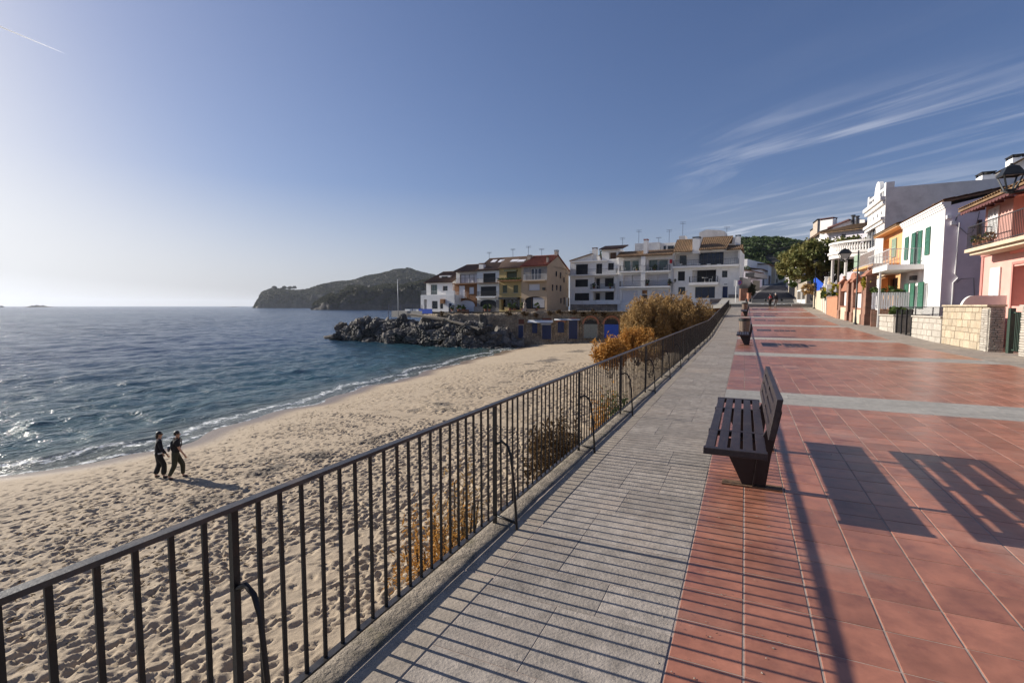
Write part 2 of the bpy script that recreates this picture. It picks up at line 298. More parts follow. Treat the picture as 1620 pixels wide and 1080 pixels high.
def setup_mats():
    M = MT
    TG = (((.45, .30, .23), .75, .50, .70, .45), ((.17, .06, .045), 2.1, .54, .68, .6), ((.10, .045, .035), 11, .66, .74, .7), ((.55, .45, .37), 26, .70, .76, .6))
    SG = (((.24, .20, .165), 1.3, .52, .70, .6), ((.14, .12, .10), 9, .64, .72, .7), ((.52, .48, .42), 17, .69, .75, .7), ((.40, .30, .22), .5, .50, .70, .4))
    M['tile'] = mat('terracotta_tile', (.395, .16, .10), .34, .16, 5, .12, 60, spec=.5, objvar=.19, stain=(.20, .075, .055), sscale=2.6, samt=.85, grime=TG)
    M['tile2'] = mat('terracotta_tile_field', (.395, .16, .10), .34, .16, 5, 0, attr='rnd', avar=.19, stain=(.20, .075, .055), sscale=1.4, samt=.85, grime=TG)
    M['grout'] = mat('pale_grout', (.40, .31, .255), .9, .15, 8, .3, 60)
    M['slab'] = mat('grey_paving_slab', (.35, .302, .255), .82, .18, 9, .55, 55, objvar=.13, stain=(.30, .245, .20), sscale=1.6, samt=.55, grime=SG)
    M['slab2'] = mat('grey_paving_field', (.35, .302, .255), .82, .18, 7, .5, 40, attr='rnd', avar=.13, stain=(.30, .245, .20), sscale=1.3, samt=.55, grime=SG)
    M['band'] = mat('light_grey_band', (.37, .345, .305), .8, .10, 9, .3, 60, attr='rnd', avar=.07)
    M['beige'] = mat('beige_edge_slab', (.34, .285, .225), .85, .14, 7, .5, 50, objvar=.08, stain=(.2, .17, .15), sscale=3, samt=.5)
    M['ledge'] = mat('weathered_concrete', (.27, .225, .175), .92, .28, 8, 1.1, 45, stain=(.11, .095, .05), sscale=3.2, samt=.9)
    M['iron'] = mat('dark_brown_ironwork', (.022, .018, .015), .45, .25, 12, .2, 70, spec=.4, stain=(.075, .036, .02), sscale=9, samt=.45)
    M['rail'] = mat('worn_grey_rail', (.044, .039, .037), .42, .25, 14, .25, 80, spec=.6, stain=(.13, .09, .06), sscale=6, samt=.6)
    M['bench'] = mat('dark_stained_wood', (.034, .022, .024), .42, .28, 6, .5, 50, spec=.5, stretch=(8, 1, 8), stain=(.085, .06, .048), sscale=7, samt=.7, objvar=.2)
    M['benchleg'] = mat('bench_steel', (.018, .013, .012), .4, .2, 8, .1, 40)
    M['rust'] = mat('rusty_plate', (.16, .09, .05), .8, .3, 20, .4, 60)
    M['white'] = mat('white_render', (.80, .785, .765), .85, .035, 2, .15, 12, stain=(.58, .55, .51), sscale=.7, samt=.5)
    M['white2'] = mat('aged_white_render', (.76, .73, .70), .88, .06, 1.2, .2, 10, stain=(.46, .43, .41), sscale=.5, samt=.6)
    M['whitep'] = mat('white_paint', (.78, .78, .77), .5, .03, 3)
    M['lilac'] = mat('pale_lilac_render', (.80, .74, .79), .88, .05, 1.4, .2, 10, stain=(.50, .46, .48), sscale=.8, samt=.4)
    M['pink'] = mat('pink_render', (.67, .375, .32), .85, .05, 1.6, .15, 20, stain=(.55, .27, .23), sscale=.6, samt=.45)
    M['pinktrim'] = mat('dark_pink_trim', (.47, .21, .18), .8, .08, 3)
    M['maroon'] = mat('maroon_fascia', (.125, .045, .043), .7, .15, 5)
    M['orange'] = mat('orange_render', (.66, .37, .17), .85, .06, 1.5, .15, 15, stain=(.5, .27, .13), samt=.4)
    M['yellow'] = mat('yellow_render', (.52, .38, .16), .86, .06, 1, .15, 10, stain=(.42, .30, .15), samt=.4)
    M['beigew'] = mat('beige_render', (.50, .37, .25), .86, .05, 1, .15, 10, stain=(.40, .30, .21), samt=.4)
    M['brown'] = mat('rust_brown_render', (.25, .115, .05), .86, .08, 1.2, .15, 10)
    M['greywall'] = mat('grey_stone_cladding', (.27, .25, .235), .9, .15, 3, .6, 8)
    M['roof'] = mat('aged_roof_tile', (.20, .115, .07), .85, .28, 3.2, .3, 20, stain=(.09, .06, .045), sscale=2.2, samt=.7)
    M['roofy'] = mat('ochre_roof_tile', (.25, .15, .075), .85, .28, 3.2, .3, 20, stain=(.14, .09, .05), sscale=2.2, samt=.7)
    M['roofr'] = mat('red_roof_tile', (.28, .075, .038), .85, .22, 2.6, .3, 20, stain=(.14, .045, .03), sscale=2.2, samt=.5)
    M['chim'] = mat('chimney_render', (.46, .38, .31), .88, .14, 3, .2, 10)
    M['dark'] = mat('black_shutter_and_unlit', (.010, .010, .014), .6, .2, 6, .2, 12)  # dark shutters and caps, also panels that imitate unlit loggia depth
    M['navy'] = mat('navy_blue_paint', (.012, .026, .095), .55, .2, 4)
    M['blue'] = mat('bright_blue_paint', (.014, .085, .52), .5, .12, 4)
    M['sage'] = mat('sage_grey_paint', (.23, .25, .23), .6, .1, 4)
    M['olive'] = mat('olive_shutter', (.085, .095, .045), .6, .15, 5)
    M['green'] = mat('green_shutter', (.048, .165, .11), .45, .1, 5)
    M['pgreen'] = mat('pale_green_shutter', (.30, .40, .30), .5, .08, 5)
    M['brownp'] = mat('brown_wood_door', (.11, .055, .03), .55, .2, 5)
    M['redp'] = mat('rust_red_board', (.14, .04, .02), .7, .2, 5)
    M['curtain'] = mat('grey_curtain', (.42, .41, .43), .9, .1, 6)
    M['shutw'] = mat('white_roller_shutter', (.66, .65, .68), .5, .03, 4)
    M['frame'] = mat('grey_window_frame', (.05, .05, .055), .45, .1, 5)
    g = mat('window_glass', (.016, .022, .032), .08, .2, 1.2, spec=.6); M['glass'] = g
    g2 = mat('blue_tinted_glass', (.010, .020, .055), .10, .2, 1.2, spec=.5); M['bglass'] = g2
    M['gglass'] = mat('greenish_glass', (.10, .15, .14), .1, .2, 1.2, spec=.6)
    M['railm'] = mat('thin_dark_railing', (.04, .04, .042), .5, .1, 5)
    M['railw'] = mat('white_railing', (.62, .62, .62), .5, .05, 5)
    M['brick'] = brickmat('red_brickwork', (.30, .12, .075), (.21, .085, .055), (.34, .26, .2), .26, .075, .012)
    M['brickp'] = mat('moulded_brick', (.36, .16, .10), .85, .14, 6, .4, 30)
    M['orangew'] = mat('salmon_garden_wall', (.46, .225, .13), .88, .1, 3, .3, 20, stain=(.35, .17, .1), samt=.5)
    M['cream'] = mat('cream_garden_wall', (.58, .49, .36), .88, .08, 2, .3, 20)
    M['lime'] = mat('cream_limestone', (.46, .385, .28), .85, .11, 7, .6, 25, objvar=.16, stain=(.45, .30, .16), sscale=2.5, samt=.5)
    M['limes'] = mat('pale_limestone', (.45, .41, .355), .85, .12, 6, .6, 25, objvar=.09)
    M['mortar'] = mat('lime_mortar', (.41, .355, .28), .92, .12, 10, .5, 40)
    M['rubble'] = rubblemat('rubble_sea_wall', (.33, .25, .17), (.46, .37, .26), (.27, .22, .17), 2.2, 1.0)
    M['stone'] = rubblemat('brown_base_stone', (.33, .26, .20), (.43, .35, .28), (.28, .23, .19), 2.4)
    M['asphalt'] = mat('dark_asphalt', (.038, .038, .040), .9, .15, 8, .4, 60)
    M['concrete'] = mat('pale_concrete', (.36, .34, .31), .88, .12, 5, .4, 40)
    M['lampm'] = mat('lamp_iron', (.018, .020, .022), .45, .15, 8)
    lg = mat('lantern_glass', (.34, .34, .33), .15, .1, 3); M['lampg'] = lg
    M['binm'] = mat('brown_bin', (.20, .145, .11), .7, .15, 8, .2, 30)
    M['wood'] = mat('orange_wood', (.30, .13, .045), .7, .2, 6, .3, 20)
    M['bark'] = mat('grey_brown_bark', (.10, .075, .055), .9, .3, 8, .8, 25)
    M['rock'] = mat('dark_sea_rock', (.175, .157, .138), .85, .38, 1.6, 3, 4, stain=(.27, .22, .165), sscale=.7, samt=.7)
    M['rockd'] = mat('dark_grey_rock', (.105, .097, .09), .8, .4, 1.6, 3, 4, stain=(.20, .165, .13), sscale=.7, samt=.6)
    M['hill'] = mat('headland_ground', (.075, .068, .055), .95, .3, .03, 1, .12)
    M['cliff'] = mat('cliff_rock', (.085, .075, .066), .95, .35, .06, 3, .12, stain=(.17, .14, .11), sscale=.03, samt=.8)
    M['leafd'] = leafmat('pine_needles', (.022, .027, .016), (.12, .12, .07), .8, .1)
    M['leafg'] = leafmat('hill_pine_leaves', (.020, .045, .012), (.075, .105, .030), .65, .15)
    M['leaft'] = leafmat('plane_tree_leaves', (.07, .10, .025), (.28, .25, .09), .6, .25)
    M['tamr'] = leafmat('tamarisk_orange', (.26, .12, .025), (.52, .27, .07), .8, .3)
    M['tamb'] = leafmat('tamarisk_brown', (.17, .11, .045), (.45, .29, .12), .8, .3)
    M['tamd'] = leafmat('dead_brown_scrub', (.065, .042, .022), (.15, .095, .045), .9, .2)
    M['leafp'] = leafmat('garden_leaves', (.03, .06, .015), (.10, .14, .035), .6, .2)
    M['flow'] = leafmat('yellow_flowers', (.10, .13, .02), (.50, .36, .03), .6, .2)
    M['terra'] = mat('terracotta_pot', (.30, .12, .07), .8, .15, 6)
    M['skin'] = mat('skin', (.50, .29, .20), .5, .05, 6)
    M['hair'] = mat('dark_hair', (.014, .011, .010), .5, .3, 20)
    M['hairw'] = mat('white_hair', (.60, .57, .52), .6, .1, 20)
    M['black'] = mat('black_cloth', (.012, .012, .015), .85, .3, 10, .4, 30)
    M['navyc'] = mat('dark_navy_cloth', (.010, .012, .022), .85, .3, 10, .4, 30)
    M['burg'] = mat('burgundy_cloth', (.055, .020, .022), .85, .3, 10, .3, 30)
    M['olivec'] = mat('olive_trousers', (.040, .042, .024), .85, .2, 10, .4, 25)
    M['red'] = mat('red_fabric', (.42, .02, .03), .7, .1, 10)
    M['greyc'] = mat('grey_fabric', (.17, .17, .18), .8, .15, 10)
    M['whitec'] = mat('white_fabric', (.75, .75, .75), .8, .05, 10)
    M['shoe'] = mat('black_shoe', (.012, .012, .012), .5, .2, 10)
    M['sign'] = mat('blue_sign', (.03, .05, .30), .4, .05, 5)
    M['signr'] = mat('red_sign_ring', (.35, .03, .04), .4, .05, 5)
    M['sand_grit'] = mat('pale_grit', (.38, .32, .25), .9, .2, 8)
setup_mats()
# ================================================================== THE SETTING
SEA = -4.8
def leafquads(p, size, aspect=1.6, up=None, rndv=None, g=rng):
    n = len(p); a = g.normal(size=(n, 3)); a /= np.linalg.norm(a, axis=1)[:, None]
    if up is not None: a = a*(1-up[1])+np.array(up[0])*up[1]; a /= np.linalg.norm(a, axis=1)[:, None]
    b = np.cross(a, g.normal(size=(n, 3))); b /= np.linalg.norm(b, axis=1)[:, None]
    s = (size*(.6+.8*g.random(n)))[:, None] if np.isscalar(size) else size[:, None]
    a = a*s*aspect/2; b = b*s/2
    v = np.stack([p-a-b*.35, p-a*.1-b, p+a, p-a*.1+b], 1).reshape(-1, 3)
    f = np.arange(4*n).reshape(n, 4); r = rndv if rndv is not None else g.random(n)
    return v, f, np.clip(r, 0, 1)
def clumps(c, rad, nc, per, cs, g=rng, shell=.55, flat=.8, zmin=None):
    """points in leaf clumps through an ellipsoid; also a value for each point"""
    d = g.normal(size=(nc, 3)); d /= np.linalg.norm(d, axis=1)[:, None]; r = shell+(1-shell)*g.random(nc)**.6
    q = np.array(c)+d*r[:, None]*np.array(rad)
    if zmin is not None: q[:, 2] = np.maximum(q[:, 2], zmin+g.random(nc)*.3*rad[2])
    cv = g.random(nc); k = np.repeat(np.arange(nc), per); csz = cs*(.6+.8*g.random(nc))
    o = g.normal(size=(len(k), 3)); o /= np.linalg.norm(o, axis=1)[:, None]; o *= (g.random(len(k))**.4)[:, None]*csz[k][:, None]; o[:, 2] *= flat
    return q[k]+o, np.clip(.55*cv[k]+.45*g.random(len(k)), 0, 1), q
def foliage(name, pts, val, size, m, parent=None, aspect=1.6, up=None, kind=None):
    v, f, r = leafquads(pts, size, aspect, up, val)
    if parent: v = v-np.array(wloc(parent))
    o = npmesh(name, v, f, m, False, {'rnd': ('FACE', r)}, parent)
    if kind: o['kind'] = kind
    return o
# ---------------------------------------------------------------- promenade
prom = MB()
ys = [-6, 27]+[27+i*.5 for i in range(1, 7)]+[35, 45, 55, 66.2]
for a, b in zip(ys, ys[1:]): prom.quad(V(-1.69, a, gz(a)-.0028), V(12, a, gz(a)-.0028), V(12, b, gz(b)-.0028), V(-1.69, b, gz(b)-.0028))
promenade = prom.build('promenade', MT['grout']); tag(promenade, kind='structure')
T = .326; TX0 = -.283; TY0 = 2.388
RE = [(-6, 7.0), (18.8, 6.8), (24, 6.45), (30.6, 6.3), (38.9, 5.6), (45, 5.45), (53, 5.5), (66.2, 5.9)]
def redge(y):
    for (a, xa), (b, xb) in zip(RE, RE[1:]):
        if a <= y <= b: return xa+(xb-xa)*(y-a)/(b-a)
    return 7
def inview(p, m=1.08):
    d = V(*p)-EYEV; z = d.dot(FW)
    if z < .3: return False
    return abs(d.dot(RT)/z) < 810/FPX*m and -540/FPX*m < d.dot(UP)/z < 540/FPX*m
def isband(k): return 22 <= (k % 28) <= 25 or False
tiles, bandrows = [], set()
for k in range(-16, 196):
    y0 = TY0+k*T
    if k >= -6 and (k % 28) in (22, 23, 24, 25): bandrows.add(k); continue
    for i in range(0, 24):
        x0 = TX0+i*T; x1 = min(x0+T, redge(y0))
        if x1-x0 > .04: tiles.append((x0, x1, y0, y0+T))
def dist(t): return math.hypot((t[0]+t[1])/2, (t[2]+t[3])/2)
vis = sorted([t for t in tiles if inview(((t[0]+t[1])/2, (t[2]+t[3])/2, 0))], key=dist)
NEAR = [t for t in vis if t[1]-t[0] > T-.01][:300]; near = set(NEAR)
def piece_mesh(name, w, h, m, t=.03, bev=.0035):
    mb = MB(); a, b = w/2, h/2
    for z, e in ((-t, 0), (-bev*.6, 0), (0, bev)):
        mb.v += [(-a+e, -b+e, z), (a-e, -b+e, z), (a-e, b-e, z), (-a+e, b-e, z)]
    for q in (0, 4):
        for k in range(4): mb.f.append((q+k, q+(k+1) % 4, q+4+(k+1) % 4, q+4+k)); mb.m.append(0)
    mb.f.append((8, 9, 10, 11)); mb.m.append(0)
    me = bpy.data.meshes.new(name); me.from_pydata(mb.v, [], mb.f); me.materials.append(m); me.update(); return me
tme = piece_mesh('tile', T-.011, T-.006, MT['tile'], .03, .0025)
for (x0, x1, y0, y1) in NEAR:
    o = bpy.data.objects.new('tile', tme); COL.objects.link(o); o.parent = promenade
    o.location = ((x0+x1)/2, (y0+y1)/2, gz(y0)+random.uniform(-.0009, .0006)); o.rotation_euler = (random.uniform(-.0022, .0022), random.uniform(-.0022, .0022), 0)
def field(name, rects, m, gap, jit=.0007, parent=promenade, zoff=0, tilt=.0015):
    vs, fs, rv = [], [], []
    for (x0, x1, y0, y1) in rects:
        n = len(vs); z = random.uniform(-jit, jit)+zoff; g0 = gap[0]/2; g1 = gap[1]/2; ta = random.uniform(-tilt, tilt)*(x1-x0); r = random.random()
        a, b, c, d = x0+g0, x1-g0, y0+g1, y1-g1
        for dz in (-.03, 0): vs += [(a, c, gz(c)+z+dz), (b, c, gz(c)+z+dz+ta), (b, d, gz(d)+z+dz+ta), (a, d, gz(d)+z+dz)]
        fs += [(n+4, n+5, n+6, n+7)]+[(n+k, n+(k+1) % 4, n+4+(k+1) % 4, n+4+k) for k in range(4)]; rv += [r]*5
    o = npmesh(name, np.array(vs), np.array(fs), m, False, {'rnd': ('FACE', np.array(rv))}, parent); o['kind'] = 'stuff'; return o
field('tile_field', [t for t in tiles if t not in near], MT['tile2'], (.011, .006))
bl = []
for k in sorted(bandrows):
    y0 = TY0+k*T; x = -.283+random.uniform(-.3, 0); xr = redge(y0)
    while x < xr:
        w = random.uniform(.5, .8); bl.append((max(x, -.283), min(x+w, xr), y0, y0+T)); x += w
field('pale_band_slabs', [b for b in bl if b[1]-b[0] > .02], MT['band'], (.003, .003))
# grey paving between the fence and the tiles
slabs = []; y = -2.0
while y < 66:
    p = random.choice((.34, .42, .5, .55)); x = -1.34; cuts = [-1.34]
    s = random.choice((.33, .45, .55, .66)); cuts += ([-1.34+s] if random.random() < .8 else [-1.34+.35, -1.34+.7])+[-.286]
    for a, b in zip(cuts, cuts[1:]): slabs.append((a, b, y, min(y+p, 66.1)))
    y += p
vis = sorted([t for t in slabs if inview(((t[0]+t[1])/2, (t[2]+t[3])/2, 0), 1.15)], key=dist)[:150]; ns = set(vis)
for (x0, x1, y0, y1) in vis:
    o = bpy.data.objects.new('paving_slab', piece_mesh('paving_slab', x1-x0-.003, y1-y0-.003, MT['slab'], .03, .0025)); COL.objects.link(o); o.parent = promenade
    o.location = ((x0+x1)/2, (y0+y1)/2, gz(y0)+random.uniform(-.001, .0008)); o.rotation_euler = (random.uniform(-.002, .002), random.uniform(-.002, .002), 0)
    if y1 > 27: o.location.z = (gz(y0)+gz(y1))/2; o.rotation_euler = (math.atan2(gz(y1)-gz(y0), y1-y0), 0, 0)
field('paving_slab_field', [t for t in slabs if t not in ns], MT['slab2'], (.003, .003), .001)
rb = []
for k in range(-16, 196):
    y0 = TY0+k*T; x = redge(y0)+.002
    x += 0; first = True
    while x < 9.6:
        w = random.uniform(.5, .9); rb.append((x, x+w, y0, y0+T)); x += w
field('border_slab_field', rb, MT['slab2'], (.004, .004), .001)
y = -2.0; k = 0
while y < 65.5:
    p = random.uniform(.7, 1.1); me = piece_mesh('edge_slab', .215, p-.006, MT['beige'], .03, .008)
    o = bpy.data.objects.new('edge_slab', me); COL.objects.link(o); o.parent = promenade
    o.location = (-1.449, y+p/2, (gz(y)+gz(y+p))/2+random.uniform(-.001, .002)); o.rotation_euler = (math.atan2(gz(y+p)-gz(y), p), random.uniform(-.006, .006), 0); y += p
def ledge():
    n = 560; yy = np.linspace(-2, 66, n); prof = [(-1.715, -.5), (-1.715, .0), (-1.705, .010), (-1.66, .014), (-1.61, .013), (-1.575, .009), (-1.552, -.012)]
    z0 = np.array([gz(a) for a in yy]); v = np.zeros((n, len(prof), 3))
    wob = np.array([noise.noise((a*1.1, 3, 1))*.020+noise.noise((a*5, 7, 1))*.008 for a in yy])
    for j, (x, z) in enumerate(prof):
        jx = wob if j >= 4 else 0; jz = np.array([noise.noise((a*2.3, j*.7, 9))*.004+noise.noise((a*9, j*1.7, 4))*.003 for a in yy]) if 0 < j < 6 else 0
        v[:, j, 0] = x+jx; v[:, j, 1] = yy; v[:, j, 2] = z0+z+jz
    return npmesh('concrete_ledge', v.reshape(-1, 3), gridfaces(n, len(prof))[:, ::-1], MT['ledge'], True, None, promenade)
ledge()
mb = MB(); mb.box(-1.71, -1.6, -4, 66, -6, -.1)
tag(mb.build('retaining_wall', MT['ledge']), kind='structure')
# grit and dry leaves on the paving
def grit():
    n = 800; p = np.zeros((n, 3)); p[:, 0] = np.where(rng.random(n) < .55, rng.uniform(-.35, .25, n), rng.uniform(-1.3, 3.5, n)); p[:, 1] = 1+12*rng.random(n)**1.5; p[:, 2] = .004
    v, f, r = leafquads(p, .010, 1.2); v[:, 2] = np.abs(v[:, 2]-.004)+.001
    o = npmesh('grit', v, f, MT['sand_grit'], False, {'rnd': ('FACE', r)}); tag(o, kind='stuff')
grit()
# ---------------------------------------------------------------- beach
SH = np.array([(-33, -30), (-29, 0), (-25.3, 8.9), (-24.2, 11.5), (-24.1, 13.9), (-24.6, 16.6), (-25.5, 21.2), (-26.9, 29.7), (-27.8, 38.2), (-29.6, 50), (-30.6, 62), (-31.5, 70), (-34, 80), (-60, 140)])
def shore(y): return np.interp(y, SH[:, 1], SH[:, 0])+.35*np.sin(y*.55)+.22*np.sin(y*1.3+1)
def vnoise(x, y, s, seed=0):
    """smooth value noise on numpy arrays"""
    x = x/s; y = y/s; xi = np.floor(x).astype(int); yi = np.floor(y).astype(int); fx = x-xi; fy = y-yi
    fx = fx*fx*(3-2*fx); fy = fy*fy*(3-2*fy)
    def h(a, b):
        q = (a*374761393+b*668265263+seed*974711) & 0x7fffffff; q = ((q ^ (q >> 13))*1274126177) & 0x7fffffff; return ((q ^ (q >> 16)) & 0xffff)/65535.
    return (h(xi, yi)*(1-fx)+h(xi+1, yi)*fx)*(1-fy)+(h(xi, yi+1)*(1-fx)+h(xi+1, yi+1)*fx)*fy
def beach_z(x, y):
    s = shore(y); t = np.clip((-2-x)/(-2-s), 0, 2)
    k = np.clip((y-25)/45, 0, 1); k = k*k*(3-2*k); z0 = -4.1+.8*k; z = z0+(SEA-z0)*t**(4-2.5*k)
    return z+np.where(t < .95, .06*(vnoise(x, y, 3.1, 3)-.5)*np.clip((.95-t)*4, 0, 1), 0)
def stamp(H, x0, y0, dx, n, px, py, ang, L, Wd, dep):
    nx, ny = H.shape; r = int(max(L.max(), Wd.max())*1.9/dx)+1
    ox = np.arange(-r, r+1); GX, GY = np.meshgrid(ox, ox, indexing='ij')
    for i in range(n):
        cx = (px[i]-x0)/dx; cy_ = (py[i]-y0)/dx; ix = int(cx); iy = int(cy_)
        if ix < r+1 or iy < r+1 or ix > nx-r-2 or iy > ny-r-2: continue
        X = (GX-(cx-ix))*dx; Y = (GY-(cy_-iy))*dx; c, s = math.cos(ang[i]), math.sin(ang[i])
        a = (X*c+Y*s)/L[i]; b = (-X*s+Y*c)/Wd[i]; q = a*a+b*b
        H[ix-r:ix+r+1, iy-r:iy+r+1] += dep[i]*(-np.exp(-q*q*1.4)+.42*np.exp(-((np.sqrt(q)-1.35)/.28)**2))
def beach_patch(x0, x1, y0, y1, dx, nf, seed):
    g = np.random.default_rng(seed); nx = int((x1-x0)/dx)+1; ny = int((y1-y0)/dx)+1
    xs = x0+np.arange(nx)*dx; ysl = y0+np.arange(ny)*dx; X, Y = np.meshgrid(xs, ysl, indexing='ij'); Z = beach_z(X, Y); H = np.zeros_like(Z)
    px = x0+(x1-x0)*g.random(nf); py = y0+(y1-y0)*g.random(nf); s = shore(py); t = (-2-px)/(-2-s)
    dens = np.clip(1.3-t*1.05, .05, 1)*np.where(vnoise(px, py, 2.2, 5) > .36, 1, .35); keep = (g.random(nf) < dens) & (t < .94)
    px, py, t = px[keep], py[keep], t[keep]; n = len(px)
    ang = np.where(g.random(n) < .7, g.normal(math.pi/2-.15, .35, n), g.random(n)*math.pi)
    far = min(1, max(0, (dx-.04)/.1)); L = g.uniform(.07, .18, n)*(1+far*.6); Wd = g.uniform(.045, .082, n)*(1+far*.8); dep = g.uniform(.018, .052, n)*(1+far*.5)*np.clip(1.25-t*.8, .3, 1)
    stamp(H, x0, y0, dx, n, px, py, ang, L, Wd, dep)
    if dx < .1: H += (vnoise(X, Y, .21, 1)-.5)*.02*np.clip((Y*0+1)*(1.2-((-2-X)/(-2-shore(Y)))), 0, 1)+(vnoise(X, Y, .09, 2)-.5)*.008
    T_ = (-2-X)/(-2-shore(Y)); Z = Z+H*np.clip((.97-T_)*8, 0, 1)
    # two wheel ruts along the beach
    for off in (0, .0): pass
    rut = np.abs((X+9.2-.12*(Y-8))-.0); Z -= .05*np.exp(-(rut/.07)**2)*np.clip((12-np.abs(Y-8))*.5, 0, 1)
    sd = (X-shore(Y))
    deb = np.clip((vnoise(X, Y, 2.3, 11)*.6+vnoise(X, Y, .8, 12)*.4-.42)*4, 0, 1)*np.maximum(np.exp(-((T_-.60)/.14)**2), .8*np.exp(-((T_-.40)/.05)**2)*(vnoise(X, Y, 5, 14) > .5))
    return X, Y, Z, sd, deb
def sandmat():
    m = bpy.data.materials.new('beach_sand'); m.use_nodes = True; nt = m.node_tree; N = nt.nodes; L = nt.links; b = N['Principled BSDF']
    tc = N.new('ShaderNodeTexCoord'); at = N.new('ShaderNodeAttribute'); at.attribute_name = 'shoredist'; ad = N.new('ShaderNodeAttribute'); ad.attribute_name = 'debris'
    nz = N.new('ShaderNodeTexNoise'); nz.inputs['Scale'].default_value = .8; nz.inputs['Detail'].default_value = 8; nz.inputs['Roughness'].default_value = .7; L.new(tc.outputs['Object'], nz.inputs['Vector'])
    n2 = N.new('ShaderNodeTexNoise'); n2.inputs['Scale'].default_value = 16; n2.inputs['Detail'].default_value = 5; n2.inputs['Roughness'].default_value = .75; L.new(tc.outputs['Object'], n2.inputs['Vector'])
    mx = N.new('ShaderNodeMix'); mx.data_type = 'RGBA'; mx.inputs[6].default_value = (.36, .275, .185, 1); mx.inputs[7].default_value = (.48, .385, .275, 1); L.new(nz.outputs['Fac'], mx.inputs['Factor'])
    # dark dried weed in patches along the tide line
    m1 = N.new('ShaderNodeMath'); m1.operation = 'MULTIPLY'; L.new(ad.outputs['Fac'], m1.inputs[0]); L.new(n2.outputs['Fac'], m1.inputs[1])
    r1 = N.new('ShaderNodeMapRange'); r1.inputs['From Min'].default_value = .31; r1.inputs['From Max'].default_value = .50; r1.inputs['To Max'].default_value = .85; L.new(m1.outputs[0], r1.inputs['Value'])
    mw = N.new('ShaderNodeMix'); mw.data_type = 'RGBA'; L.new(r1.outputs[0], mw.inputs['Factor']); L.new(mx.outputs[2], mw.inputs[6]); mw.inputs[7].default_value = (.06, .05, .045, 1)
    # damp sand by the water
    r2 = N.new('ShaderNodeMapRange'); r2.interpolation_type = 'SMOOTHSTEP'; r2.inputs['From Min'].default_value = .6; r2.inputs['From Max'].default_value = 2.6; r2.inputs['To Min'].default_value = 1; r2.inputs['To Max'].default_value = 0; L.new(at.outputs['Fac'], r2.inputs['Value'])
    md = N.new('ShaderNodeMix'); md.data_type = 'RGBA'; L.new(r2.outputs[0], md.inputs['Factor']); L.new(mw.outputs[2], md.inputs[6]); md.inputs[7].default_value = (.20, .145, .10, 1); L.new(md.outputs[2], b.inputs['Base Color'])
    rr = N.new('ShaderNodeMapRange'); rr.inputs['To Min'].default_value = .92; rr.inputs['To Max'].default_value = .35; L.new(r2.outputs[0], rr.inputs['Value']); L.new(rr.outputs[0], b.inputs['Roughness'])
    bp = N.new('ShaderNodeBump'); bp.inputs['Strength'].default_value = .55; bp.inputs['Distance'].default_value = .03; L.new(n2.outputs['Fac'], bp.inputs['Height']); L.new(bp.outputs[0], b.inputs['Normal'])
    return m
SAND = sandmat()
def beach():
    parts = [(-30.5, -1.70, 1.2, 22, .042, 26000, 1), (-31.5, -1.70, 21.95, 48, .10, 24000, 2), (-36, -1.70, 47.9, 90, .19, 15000, 3)]
    for i, (x0, x1, y0, y1, dx, nf, sd) in enumerate(parts):
        X, Y, Z, S, D = beach_patch(x0, x1, y0, y1, dx, nf, sd)
        v = np.stack([X, Y, Z], -1).reshape(-1, 3)
        o = npmesh('beach', v, gridfaces(*X.shape), SAND, True, {'shoredist': ('POINT', S.ravel()), 'debris': ('POINT', D.ravel())}); tag(o, kind='structure')
beach()
def weed():
    g = np.random.default_rng(17); ps = []
    for px, py, n, w in ((110, 965, 240, 1.6), (60, 860, 160, 1.4), (200, 850, 160, 1.5), (330, 840, 120, 1.4), (520, 640, 200, 3.5), (480, 665, 200, 3.0), (620, 612, 160, 3), (150, 800, 160, 1.6), (400, 740, 160, 2.2), (440, 770, 120, 1.5), (560, 690, 120, 2.2), (230, 915, 120, 1.0)):
        d = ray(px, py); t = (-4.15-EYE)/d.z; c = EYEV+d*t; x = c.x+g.normal(size=n)*w*.6; y = c.y+g.normal(size=n)*w; ps.append(np.stack([x, y, beach_z(x, y)+.012], 1))
    p = np.concatenate(ps); k = (p[:, 0] < -3) & (p[:, 0] > shore(p[:, 1])+2); p = p[k]
    v, f, r = leafquads(p, .05, 2.4, ((0.3, 1, 0), .5), None, g); v[:, 2] = np.repeat(p[:, 2], 4)+(v[:, 2]-np.repeat(p[:, 2], 4))*.35
    o = npmesh('dried_seaweed', v, f, MT['tamd'], False, {'rnd': ('FACE', r)}); tag(o, kind='stuff')
weed()
